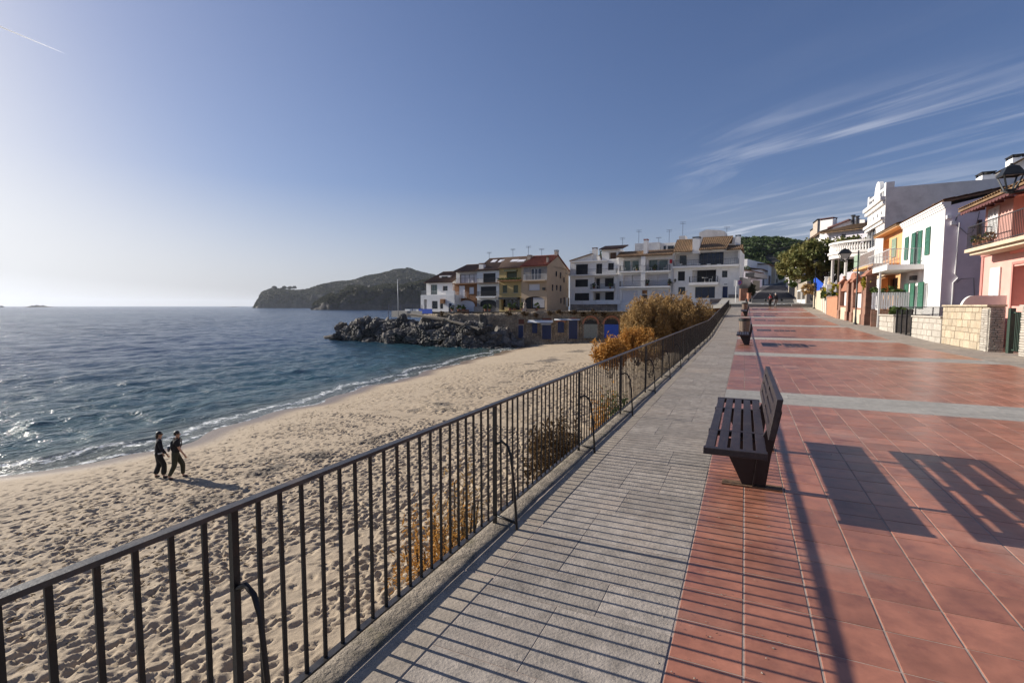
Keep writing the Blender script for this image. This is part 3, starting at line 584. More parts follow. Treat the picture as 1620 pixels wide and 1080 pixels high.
# ---------------------------------------------------------------- sea
def seamat():
    m = bpy.data.materials.new('sea_water'); m.use_nodes = True; nt = m.node_tree; N = nt.nodes; L = nt.links; b = N['Principled BSDF']
    b.inputs['IOR'].default_value = 1.33; b.inputs['Roughness'].default_value = .12; b.inputs['Specular IOR Level'].default_value = .5
    tc = N.new('ShaderNodeTexCoord'); at = N.new('ShaderNodeAttribute'); at.attribute_name = 'shoredist'
    ws = N.new('ShaderNodeMapping'); ws.inputs['Scale'].default_value = (1.0, .45, 1); ws.inputs['Rotation'].default_value = (0, 0, R(-12)); L.new(tc.outputs['Object'], ws.inputs[0])
    big = N.new('ShaderNodeTexNoise'); big.inputs['Scale'].default_value = .035; big.inputs['Detail'].default_value = 4; L.new(ws.outputs[0], big.inputs['Vector'])
    # colour of the water body: teal over the pale shallows, blue in the deep
    r = N.new('ShaderNodeMapRange'); r.interpolation_type = 'SMOOTHSTEP'; r.inputs['From Min'].default_value = 2; r.inputs['From Max'].default_value = 55; L.new(at.outputs['Fac'], r.inputs['Value'])
    mx = N.new('ShaderNodeMix'); mx.data_type = 'RGBA'; L.new(r.outputs[0], mx.inputs['Factor']); mx.inputs[6].default_value = (.026, .078, .092, 1); mx.inputs[7].default_value = (.021, .054, .112, 1)
    r0 = N.new('ShaderNodeMapRange'); r0.interpolation_type = 'SMOOTHSTEP'; r0.inputs['From Min'].default_value = .0; r0.inputs['From Max'].default_value = 6; L.new(at.outputs['Fac'], r0.inputs['Value'])
    m0 = N.new('ShaderNodeMix'); m0.data_type = 'RGBA'; L.new(r0.outputs[0], m0.inputs['Factor']); m0.inputs[6].default_value = (.13, .14, .12, 1); L.new(mx.outputs[2], m0.inputs[7])
    # foam: lines of broken water close to the sand
    fn = N.new('ShaderNodeTexNoise'); fn.inputs['Scale'].default_value = 3.0; fn.inputs['Detail'].default_value = 8; fn.inputs['Roughness'].default_value = .72; L.new(tc.outputs['Object'], fn.inputs['Vector'])
    fw = N.new('ShaderNodeTexNoise'); fw.inputs['Scale'].default_value = .25; fw.inputs['Detail'].default_value = 2; L.new(tc.outputs['Object'], fw.inputs['Vector'])
    def M(op, a, b2=None, clamp=False):
        n = N.new('ShaderNodeMath'); n.operation = op; n.use_clamp = clamp
        for i, q in enumerate((a, b2)):
            if q is None: continue
            if isinstance(q, (int, float)): n.inputs[i].default_value = q
            else: L.new(q, n.inputs[i])
        return n.outputs[0]
    d = M('ADD', at.outputs['Fac'], M('MULTIPLY', M('SUBTRACT', fw.outputs['Fac'], .5), 2.4))
    def band(c, w, amp):
        e = M('DIVIDE', M('SUBTRACT', d, c), w); return M('MULTIPLY', M('MAXIMUM', M('SUBTRACT', 1, M('MULTIPLY', e, e)), 0), amp)
    fb = M('MAXIMUM', M('MAXIMUM', band(.1, .4, .9), band(1.7, .6, .9)), M('MAXIMUM', band(4.3, .5, .3), band(.9, 1.0, .42)))
    thr = M('SUBTRACT', M('ADD', fn.outputs['Fac'], M('MULTIPLY', fb, .30)), .70)
    foam = M('MULTIPLY', thr, 7, True); foam = M('MULTIPLY', foam, M('GREATER_THAN', fb, .01))
    mf = N.new('ShaderNodeMix'); mf.data_type = 'RGBA'; L.new(foam, mf.inputs['Factor']); L.new(m0.outputs[2], mf.inputs[6]); mf.inputs[7].default_value = (.74, .76, .77, 1); L.new(mf.outputs[2], b.inputs['Base Color'])
    rg = N.new('ShaderNodeMapRange'); rg.inputs['To Min'].default_value = .15; rg.inputs['To Max'].default_value = .8; L.new(foam, rg.inputs['Value']); L.new(rg.outputs[0], b.inputs['Roughness'])
    w1 = N.new('ShaderNodeTexNoise'); w1.inputs['Scale'].default_value = .55; w1.inputs['Detail'].default_value = 7; w1.inputs['Roughness'].default_value = .62; w1.inputs['Distortion'].default_value = .3; L.new(ws.outputs[0], w1.inputs['Vector'])
    w2 = N.new('ShaderNodeTexNoise'); w2.inputs['Scale'].default_value = 3.2; w2.inputs['Detail'].default_value = 4; w2.inputs['Roughness'].default_value = .6; L.new(ws.outputs[0], w2.inputs['Vector'])
    w0 = N.new('ShaderNodeTexNoise'); w0.inputs['Scale'].default_value = .09; w0.inputs['Detail'].default_value = 6; w0.inputs['Roughness'].default_value = .68; L.new(ws.outputs[0], w0.inputs['Vector'])
    rw = N.new('ShaderNodeMapRange'); rw.interpolation_type = 'SMOOTHSTEP'; rw.inputs['From Min'].default_value = 25; rw.inputs['From Max'].default_value = 130; L.new(at.outputs['Fac'], rw.inputs['Value'])
    b0 = N.new('ShaderNodeBump'); L.new(rw.outputs[0], b0.inputs['Strength']); b0.inputs['Distance'].default_value = 4.5; L.new(w0.outputs['Fac'], b0.inputs['Height'])
    b1 = N.new('ShaderNodeBump'); b1.inputs['Strength'].default_value = 1; b1.inputs['Distance'].default_value = .9; L.new(w1.outputs['Fac'], b1.inputs['Height']); L.new(b0.outputs[0], b1.inputs['Normal'])
    b2 = N.new('ShaderNodeBump'); b2.inputs['Strength'].default_value = .8; b2.inputs['Distance'].default_value = .13; L.new(w2.outputs['Fac'], b2.inputs['Height']); L.new(b1.outputs[0], b2.inputs['Normal'])
    L.new(b2.outputs[0], b.inputs['Normal'])
    return m
def sea():
    def axis(a, lim, d0, gr):
        r = [0.0]; d = d0
        while r[-1] < lim: r.append(r[-1]+d); d *= gr
        return a+np.array(r)
    ux = axis(-1.6, 420, .18, 1.0085); a = axis(20, 420, .22, 1.009); b = 20-axis(0, 60, .22, 1.006)[1:]; yy = np.concatenate([b[::-1], a])
    U, Y = np.meshgrid(ux, yy, indexing='ij'); X = shore(Y)-U; sdU = np.gradient(ux)[:, None]; sdY = np.gradient(yy)[None, :]; sp = np.maximum(sdU, sdY)
    Z = np.zeros_like(X); g = np.random.default_rng(3)
    for i in range(70):
        lam = .75*1.045**i*(.9+.2*g.random()); 
        if lam > 26: lam = 5+10*g.random()
        an = g.normal(-.25, .75); k = 2*math.pi/lam; ph = g.random()*6.3; am = .0080*lam**.8*(.6+.8*g.random())
        if lam > 2.2: am *= .55
        if lam > 6: am *= .5
        w = k*(X*math.cos(an)+Y*math.sin(an))+ph+1.5*vnoise(X, Y, lam*3.5, i)
        s = np.sin(w); Z += am*(s+.25*np.sin(2*w+1.57))*np.clip(lam/(2.6*sp)-.6, 0, 1)
    Z *= np.clip(.15+U/9, .0, 1); D = U
    wv = vnoise(X, Y, 6, 21)-.5
    Z += .10*np.exp(-((U-2.4-2.2*wv)/.55)**2)*np.clip(vnoise(X, Y, 7, 33)*1.6-.2, 0, 1)+.07*np.exp(-((U-5.2-2*wv)/.7)**2)
    Z = SEA+Z+.03*np.clip(-U, 0, 1)
    o = npmesh('sea', np.stack([X, Y, Z], -1).reshape(-1, 3), gridfaces(*X.shape)[:, ::-1], MT['sea'], True, {'shoredist': ('POINT', U.ravel())}); tag(o, kind='structure')
    mb = MB(); B = 14000; z = SEA-.35
    mb.quad(V(-B, -B, z), V(-40, -B, z), V(-40, B, z), V(-B, B, z))
    me = mb.build('sea', MT['sea']); tag(me, kind='structure'); a_ = me.data.attributes.new('shoredist', 'FLOAT', 'POINT'); a_.data.foreach_set('value', [300.]*4)
MT['sea'] = seamat()
sea()
# sea bed and land under everything
mb = MB(); mb.quad(V(-40, -60, -6.5), V(400, -60, -6.5), V(400, 400, -6.5), V(-40, 400, -6.5)); tag(mb.build('ground', MT['concrete']), kind='structure')
# ---------------------------------------------------------------- street and upper ground behind the promenade
def land():
    mb = MB()
    Z1 = 1.9; pts = [(66.6, 1.9), (72, 2.0), (80, 2.5), (95, 3.9), (115, 5.7), (140, 7.6), (200, 12)]
    for (a, za), (b, zb) in zip(pts, pts[1:]): mb.quad(V(-3.2, a, za), V(60, a, za), V(60, b, zb), V(-3.2, b, zb))
    o = mb.build('street_ground', MT['concrete']); tag(o, kind='structure')
    mb = MB()
    for (a, za), (b, zb), (l0, r0), (l1, r1) in zip(pts[1:], pts[2:], [(.8, 5.6), (.9, 6.0), (2.0, 8.4), (4.5, 11.2), (9, 15)], [(.9, 6.0), (2.0, 8.4), (4.5, 11.2), (9, 15), (16, 22)]):
        mb.quad(V(l0, a, za+.02), V(r0, a, za+.02), V(r1, b, zb+.02), V(l1, b, zb+.02))
    o = mb.build('road', MT['asphalt']); tag(o, kind='structure')
    mb = MB(); mb.box(-1.5, 4.9, 66.2, 66.75, 1.3, 1.66); mb.box(-1.5, 4.9, 66.75, 67.2, 1.3, 1.86); mb.box(4.9, 8.5, 66.2, 67.4, 1.2, 1.895)
    o = mb.build('steps', MT['band_s']); tag(o, kind='structure')
    mb = MB(); mb.quad(V(-60, 78.5, .55), V(-15, 75.5, .85), V(-15, 110, .9), V(-60, 115, .55)); mb.quad(V(-15, 75.5, .85), V(-1.7, 66, 1.45), V(-1.7, 110, 3), V(-15, 110, .9))
    o = mb.build('terrace', MT['concrete']); tag(o, kind='structure')
MT['band_s'] = mat('step_stone', (.30, .30, .285), .8, .1, 5, .3, 30)
land()
# ---------------------------------------------------------------- headlands and hills
def ridge_land(name, prof, D0, D1, zb, m, seed, rough=6, nx=220, ny=40, cliff=.35):
    """land rising from the waterline at D0 to the ridge drawn by prof and down again behind it"""
    px = np.linspace(prof[0][0], prof[-1][0], nx); py = np.interp(px, [a for a, b in prof], [b for a, b in prof])
    tt = np.linspace(0, 1.35, ny); v = np.zeros((nx, ny, 3))
    for i in range(nx):
        A = P(px[i], 484, D0); B = P(px[i], 484, D1); zr = P(px[i], py[i], D1).z
        for j, t in enumerate(tt):
            p = A.lerp(B, t); s = min(1, t); h = cliff*min(1, t/.10)**.7+(1-cliff)*math.sin(s*math.pi/2)**1.1
            if t > 1: h = 1-(t-1)*1.2
            q = noise.fractal((p.x*.012+seed, p.y*.012, 0), 1, 2, 5); k = abs(noise.noise((p.x*.035+seed, p.y*.03, h*2)))*1.6-.5+.5*noise.fractal((p.x*.11, p.y*.11, h*9), 1, 2, 4)
            sh_ = rough*1.5*k*min(1, t*5)*max(0, 1-t*1.6); v[i, j] = (p.x-FH.x*sh_*3, p.y-FH.y*sh_*3, zb+(zr-zb)*h+q*rough*min(1, t*6)*(1 if t < .85 else .35)+sh_)
    o = npmesh(name, v.reshape(-1, 3), gridfaces(nx, ny), m, True); return tag(o, kind='structure'), v
def crowns(name, pos, rad, m, per=60, ls=None, g=rng, flat=.6, kind='stuff'):
    """woodland: each crown a dome of leaf clumps at its own place"""
    n = len(pos); k = np.repeat(np.arange(n), per); d = g.normal(size=(n*per, 3)); d /= np.linalg.norm(d, axis=1)[:, None]; d[:, 2] = np.abs(d[:, 2])*1.0-.15
    lum = .45+.55*np.random.default_rng(5).random(n)
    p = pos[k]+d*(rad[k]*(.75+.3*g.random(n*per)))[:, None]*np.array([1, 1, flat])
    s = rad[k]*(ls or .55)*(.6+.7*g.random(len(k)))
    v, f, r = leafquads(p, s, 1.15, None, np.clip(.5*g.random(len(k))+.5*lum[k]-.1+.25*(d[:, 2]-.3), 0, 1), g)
    o = npmesh(name, v, f, m, False, {'rnd': ('FACE', r)}); return tag(o, kind=kind)
def surf_points(v, n, g, t0=.12):
    nx, ny, _ = v.shape; i = g.random(n)*(nx-1.01); j = (t0+(1-t0)*g.random(n))*(ny*.82); a = i.astype(int); b = np.minimum(j.astype(int), ny-2); fi = (i-a)[:, None]; fj = (j-b)[:, None]
    return v[a, b]*(1-fi)*(1-fj)+v[a+1, b]*fi*(1-fj)+v[a, b+1]*(1-fi)*fj+v[a+1, b+1]*fi*fj
def hills():
    g = np.random.default_rng(11)
    _, v = ridge_land('far_headland', [(402, 486), (410, 474), (416, 463), (430, 458), (462, 459), (486, 460), (510, 451), (535, 446), (560, 444), (585, 437), (610, 432), (635, 427.5), (650, 428), (664, 431), (680, 434), (700, 438), (760, 450)], 1700, 1950, SEA-2, MT['hill'], 3, 10, 240, 44, .5)
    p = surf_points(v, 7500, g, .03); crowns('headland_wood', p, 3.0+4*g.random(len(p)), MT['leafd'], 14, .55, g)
    # umbrella pines on the skyline
    for px, py, h in ((434, 458, 15), (449, 458, 15), (458, 458, 14), (465, 457, 13), (445, 459, 11), (427, 464, 10), (486, 459, 8), (493, 457, 8), (566, 443, 8), (645, 428, 14)):
        b = P(px, py, 1905); t = root('umbrella_pine', 'small umbrella pine standing on the headland skyline', 'tree', b, 'umbrella pines along the headland ridge')
        MB().tube([b+V(0, 0, -6), b+V(.5, 0, h*.3), b+V(1.5, 0, h*.55)], [1.1, 1.0, .8], 6).build('trunk', MT['bark'], t)
        pts, val, _ = clumps(b+V(1.5, 0, h*.5), (h*.6, h*.6, h*.3), 34, 12, h*.16, g); foliage('crown', pts, val, h*.17, MT['leafd'], t)
    _, v = ridge_land('near_headland', [(492, 488), (500, 478), (512, 471), (524, 466), (535, 470), (541, 462), (552, 453), (566, 451), (585, 457), (600, 452), (622, 450), (640, 452), (655, 449), (672, 444), (690, 440), (720, 436), (800, 430)], 880, 1010, SEA-1, MT['cliff'], 9, 7, 200, 40, .62)
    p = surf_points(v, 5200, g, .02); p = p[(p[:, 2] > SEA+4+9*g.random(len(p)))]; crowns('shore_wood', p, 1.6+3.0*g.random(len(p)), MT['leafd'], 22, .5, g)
    # low islets on the horizon
    for px, w, h, D in ((62, 46, 9, 2600), (2, 10, 7, 2600), (368, 30, 2.0, 2900), (545, 26, 2.2, 1500)):
        c = P(px, 484, D); n = 40; vv = np.zeros((n, 7, 3)); hw = w/2*D/FPX
        for i in range(n):
            a = -1+2*i/(n-1); hh = h*(1-abs(a)**1.5)*(.45+.9*abs(noise.noise((px+i*.35, 2.2, 0))))*D/FPX*.55
            for j in range(7):
                q = RT*(a*hw)+FH*((j-3)/3*hw*.3); vv[i, j] = tuple(V(c.x, c.y, SEA-1)+q+V(0, 0, 1+hh*(1-abs(j-3)/3)**.6))
        tag(npmesh('islet', vv.reshape(-1, 3), gridfaces(n, 7), MT['cliff'], False), kind='structure')
    _, v = ridge_land('green_hill', [(1085, 420), (1110, 402), (1140, 391), (1172, 388), (1196, 385), (1222, 384), (1245, 388), (1268, 392), (1300, 398), (1360, 412), (1440, 440)], 250, 400, 8, MT['hill'], 5, 3, 120, 40, .0)
    p = surf_points(v, 900, g, .25); p[:, 2] += 1.0; crowns('hill_wood', p, 3.0+2.2*g.random(len(p)), MT['leafg'], 110, .30, g, .75)
hills()
# ================================================================== BUILDINGS
class Fac:
    """a facade plane: a = left end, b = right end seen from outside; u runs along it, n points out"""
    def __init__(s, a, b):
        s.o = V(a[0], a[1], 0); d = V(b[0]-a[0], b[1]-a[1], 0); s.len = d.length; s.u = d.normalized(); s.n = V(s.u.y, -s.u.x, 0)
    def off(s, d):
        f = Fac(s.o, s.o+s.u); f.o = s.o-s.n*d; f.len = s.len; return f
    def hit(s, px, py):
        r = ray(px, py); t = (s.o-EYEV).dot(s.n)/r.dot(s.n); return EYEV+r*t
    def u_(s, px, py=470): return (s.hit(px, py)-s.o).dot(s.u)
    def z_(s, px, py): return s.hit(px, py).z
    def p(s, u, z, d=0): return s.o+s.u*u+s.n*d+V(0, 0, z)
    def rect(s, x0, y0, x1, y1):
        ym = (y0+y1)/2; ua, ub = s.u_(x0, ym), s.u_(x1, ym); xm = (x0+x1)/2; za, zb = s.z_(xm, y1), s.z_(xm, y0)
        return min(ua, ub), max(ua, ub), min(za, zb), max(za, zb)
    def box(s, mb, u0, u1, z0, z1, d0, d1):
        return mb.hexa([s.p(u, z, d) for z in (z0, z1) for u, d in ((u0, d0), (u1, d0), (u1, d1), (u0, d1))])
def wall_front(mb, F, u0, u1, z0, z1, holes, rev=.22):
    us = sorted({u0, u1}|{min(max(h[i], u0), u1) for h in holes for i in (0, 1)}); zs = sorted({z0, z1}|{min(max(h[i], z0), z1) for h in holes for i in (2, 3)})
    for a, b in zip(us, us[1:]):
        for c, d in zip(zs, zs[1:]):
            um, zm = (a+b)/2, (c+d)/2
            if any(h[0] < um < h[1] and h[2] < zm < h[3] for h in holes): continue
            mb.quad(F.p(a, c), F.p(b, c), F.p(b, d), F.p(a, d))
    for h in holes:
        a, b, c, d = h[:4]; r = -(h[4] if len(h) > 4 else rev)
        mb.quad(F.p(a, c), F.p(a, c, r), F.p(a, d, r), F.p(a, d)); mb.quad(F.p(b, c, r), F.p(b, c), F.p(b, d), F.p(b, d, r))
        mb.quad(F.p(a, d), F.p(a, d, r), F.p(b, d, r), F.p(b, d)); mb.quad(F.p(a, c, r), F.p(a, c), F.p(b, c), F.p(b, c, r))
        if r < -.8: mb.quad(F.p(a, c, r), F.p(b, c, r), F.p(b, d, r), F.p(a, d, r))
def window(F, par, r, kind, d=-.16, m=None, nx=2, ny=1, fw=.07, fm=None):
    """a built window: frame with panes, roller shutter with slats, or a boarded door"""
    a, b, c, e = r[:4]; M = MT
    if kind in ('glass', 'bglass', 'gglass'):
        mb = MB(); F.box(mb, a+.003, b-.003, c+.003, c+fw, d-.05, d+.02); F.box(mb, a+.003, b-.003, e-fw, e-.003, d-.05, d+.02)
        for i in range(nx+1):
            x = a+.003+(b-a-fw-.006)*i/nx; F.box(mb, x, x+fw, c+fw, e-fw, d-.05, d+.02)
        for j in range(1, ny):
            z = c+(e-c)*j/ny; F.box(mb, a+fw, b-fw, z-.02, z+.02, d-.04, d+.012)
        w = mb.build('window', M[fm or 'frame'], par)
        for i in range(nx):
            mb = MB(); x0 = a+(b-a-fw)*i/nx+fw+.003; x1 = a+(b-a-fw)*(i+1)/nx-.003; F.box(mb, x0, x1, c+fw, e-fw, d-.035, d-.02); mb.build('pane', M[m or kind], w)
        return w
    if kind == 'shut':
        mb = MB(); n = max(4, int((e-c)/.16)); h = (e-c-.01)/n
        for i in range(n):
            z = c+.005+i*h; mb.hexa([F.p(u, zz, dd) for zz, k in ((z+.003, 0), (z+h-.003, 1)) for u, dd in ((a+.004, d-.04), (b-.004, d-.04), (b-.004, d+.012-.012*k), (a+.004, d+.012-.012*k))])
        F.box(mb, a+.004, b-.004, c+.004, e-.004, d-.09, d-.05)
        return mb.build('roller_shutter', M[m or 'shutw'], par)
    if kind == 'door':
        mb = MB(); n = nx; w = (b-a-.02)/n
        for i in range(n): F.box(mb, a+.01+i*w+.006, a+.01+(i+1)*w-.006, c+.01, e-.01, d-.06, d)
        F.box(mb, a+.004, b-.004, c+.004, e-.004, d-.1, d-.065)
        o = mb.build('door', M[m or 'brownp'], par); k = MB(); k.box(-.02, .02, -.02, .02, -.06, .06); q = F.p(b-.12, (c+e)/2, d+.02); k.v = [tuple(V(*x)+q) for x in k.v]; k.build('handle', M['frame'], o); return o
    if kind == 'louvre':
        mb = MB(); F.box(mb, a, a+.05, c, e, d, d+.045); F.box(mb, b-.05, b, c, e, d, d+.045)
        for z in (c, (c+e)/2-.03, e-.06): F.box(mb, a+.05, b-.05, z, z+.06, d, d+.045)
        n = max(5, int((e-c)/.075))
        for i in range(n):
            z = c+.06+(e-c-.12)*i/n; mb.hexa([F.p(u, zz, dd) for zz, dd2 in ((z, .03), (z+(e-c-.12)/n*.9, .006)) for u, dd in ((a+.05, d+dd2), (b-.05, d+dd2), (b-.05, d+dd2+.01), (a+.05, d+dd2+.01))])
        return mb.build('shutter', M[m or 'green'], par)
def railing(F, par, u0, u1, z0, h, d, m='railm', ends=0, step=.14, t=.022, name='railing'):
    mb = MB(); F.box(mb, u0, u1, z0+h-.035, z0+h, d-.02, d+.02); F.box(mb, u0, u1, z0+.06, z0+.09, d-.012, d+.012); n = max(2, int((u1-u0)/step))
    for i in range(n+1):
        u = u0+(u1-u0-t)*i/n; F.box(mb, u, u+t, z0, z0+h-.035, d-t/2, d+t/2)
    if ends:
        for u in (u0, u1-.02):
            F.box(mb, u, u+.02, z0+h-.035, z0+h, d-ends, d-.02)
            for k in range(int(ends/.16)): F.box(mb, u, u+.02, z0, z0+h-.035, d-.14-k*.16, d-.16-k*.16)
    return mb.build(name, MT[m], par)
def roof(F, par, u0, u1, d0, z0, d1, z1, m='roof', p=.26, th=.09, back=None, name='roof', u0t=None, u1t=None):
    """clay-tile slope from the eave (offset d0 behind the facade) to the ridge; the channels are modelled"""
    n = max(4, int((u1-u0)/p))*4; rows = max(2, int(math.hypot(d1-d0, z1-z0)/.45)); L = V(d1-d0, z1-z0, 0); nrm = V(-(z1-z0), (d1-d0), 0).normalized()
    if nrm.y < 0: nrm = -nrm
    mb = MB(); idx = {}; ta = u0 if u0t is None else u0t; tb = u1 if u1t is None else u1t
    for j in range(rows+1):
        for e in ((0, 1) if 0 < j < rows else (0,)):
            for i in range(n+1):
                f = i/n; t = j/rows; u = (u0+(u1-u0)*f)*(1-t)+(ta+(tb-ta)*f)*t; k = i % 4; bmp = (.075, .045, 0, .045)[k]+(.02*(1 if e == 0 else 0) if j else .02)
                dd = d0+(d1-d0)*t+nrm.x*bmp; zz = z0+(z1-z0)*t+nrm.y*bmp; idx[j, e, i] = len(mb.v); mb.v.append(tuple(F.p(u, zz, -dd)))
    for j in range(rows):
        e0 = 1 if j > 0 else 0
        for i in range(n):
            mb.f.append((idx[j, e0, i], idx[j, e0, i+1], idx[j+1, 0, i+1], idx[j+1, 0, i])); mb.m.append(0)
            if j > 0: mb.f.append((idx[j, 0, i], idx[j, 0, i+1], idx[j, 1, i+1], idx[j, 1, i])); mb.m.append(0)
    a = [F.p(u0, z0-th, -d0), F.p(u1, z0-th, -d0), F.p(tb, z1-th, -d1), F.p(ta, z1-th, -d1)]; b = [q+V(0, 0, th) for q in a]
    mb.hexa(a+b)
    if back:
        d2, z2 = back; c = [F.p(ta, z1-th, -d1), F.p(tb, z1-th, -d1), F.p(u1, z2-th, -d2), F.p(u0, z2-th, -d2)]; mb.hexa(c+[q+V(0, 0, th+.05) for q in c])
        mb.tube([F.p(ta, z1+.03, -d1), F.p(tb, z1+.03, -d1)], .10, 8)
    o = mb.build(name, MT[m], par)
    return o
def chimney(F, par, u0, u1, z0, z1, d0, d1, m='chim', cap='roof'):
    mb = MB(); F.box(mb, u0, u1, z0, z1-.25, -d1, -d0); c = mb.build('chimney', MT[m], par)
    mb = MB(); e = .06
    F.box(mb, u0-e, u1+e, z1-.06, z1, -d1-e, -d0+e)
    for uu in (u0, u1-.1):
        for dd in (d0, d1-.1): F.box(mb, uu, uu+.1, z1-.25, z1-.06, -dd-.1, -dd)
    mb.build('chimney_cap', MT[cap], c); return c
def antenna(par, p, h, m='frame'):
    mb = MB(); p = V(*p); mb.beam(p, p+V(0, 0, h), .045, .045)
    for k, z in enumerate((h*.98, h*.86)):
        mb.beam(p+V(-.45, 0, z), p+V(.45, 0, z), .03, .03)
        for i in range(5): mb.beam(p+V(-.4+.2*i, -.22, z+.02), p+V(-.4+.2*i, .22, z+.02), .02, .02)
    return mb.build('antenna', MT[m], par)
def house(name, label, F, u0, u1, z0, z1, depth, wm, items, group=None, cat='house', rev=.22, top=True, wallcap=None, sides=True, extra_holes=()):
    t = root(name, label, cat, F.p((u0+u1)/2, z0), group); holes = []; todo = []
    for it in items:
        k = it[0]; kw = it[5] if len(it) > 5 else {}
        r = F.rect(*it[1:5])
        r = (max(r[0], u0+.04), min(r[1], u1-.04), max(r[2], z0+.02), min(r[3], z1-.04))
        todo.append((k, r, kw)); 
        if not kw.get('nohole'): holes.append(r+((kw['deep'],) if 'deep' in kw else ()))
    mb = MB(); wall_front(mb, F, u0, u1, z0, z1, holes, rev)
    mb.quad(F.p(u1, z0), F.p(u1, z0, -depth), F.p(u1, z1, -depth), F.p(u1, z1)); mb.quad(F.p(u0, z0, -depth), F.p(u0, z0), F.p(u0, z1), F.p(u0, z1, -depth))
    mb.quad(F.p(u1, z0, -depth), F.p(u0, z0, -depth), F.p(u0, z1, -depth), F.p(u1, z1, -depth))
    if top: mb.quad(F.p(u0, z1), F.p(u1, z1), F.p(u1, z1, -depth), F.p(u0, z1, -depth))
    mb.build('wall', MT[wm], t)
    for k, r, kw in todo:
        if k == 'open': continue
        if kw.get('arch'):
            a, b, c, d = r; rise = kw['arch']*(d-c); n = 12; mb = MB(); us = [a+(b-a)*i/n for i in range(n+1)]; zz = [d-rise+rise*math.sqrt(max(0, 1-(2*i/n-1)**2)) for i in range(n+1)]
            for i in range(n): mb.poly([F.p(us[i], zz[i], .012), F.p(us[i+1], zz[i+1], .012), F.p(us[i+1], d+.02, .012), F.p(us[i], d+.02, .012)], -F.n*.2)
            mb.build('arch', MT[kw.get('am', wm)], t)
        window(F, t, r, k, kw.get('d', -.16), kw.get('m'), kw.get('nx', 2), kw.get('ny', 1), kw.get('fw', .07), kw.get('fm'))
        if kw.get('sill'):
            mb = MB(); F.box(mb, r[0]-.08, r[1]+.08, r[2]-.07, r[2]-.004, .005, .07); mb.build('sill', MT['concrete'], t)
    return t
def balcony(F, par, x0, x1, y0, y1, proj, rail=.95, m='white', rm='railm', parapet=None, step=.14):
    a, b, c, d = F.rect(x0, y0, x1, y1); mb = MB(); F.box(mb, a, b, c, d, .004, proj); s = mb.build('balcony', MT[m], par)
    if rail: railing(F, s, a+.05, b-.05, d, rail, proj-.06, rm, proj-.1, step)
    return s
def slabbox(F, par, name, x0, y0, x1, y1, d0, d1, m):
    a, b, c, d = F.rect(x0, y0, x1, y1); mb = MB(); F.box(mb, a, b, c, d, d0, d1); return mb.build(name, MT[m], par)
def pots(F, par, xs, y, d, m='leafp', h=.7, g=rng):
    for x in xs:
        p = F.hit(x, y)+F.n*d; t = root('potted_plant', 'leafy plant in a terracotta pot on the terrace before the houses', 'plant', p, 'potted plants on the house terrace')
        MB().lathe(p, [(0, 0), (.2, 0), (.28, .4), (.25, .4), (0, .36)], 10).build('pot', MT['terra'], t)
        q, v, _ = clumps(p+V(0, 0, .4+h*.4), (.38, .38, h*.6), 12, 14, .16, g); foliage('leaves', q, v, .16, MT[m], t)
ROW = Fac(P(665, 484, 98), P(868, 484, 84))
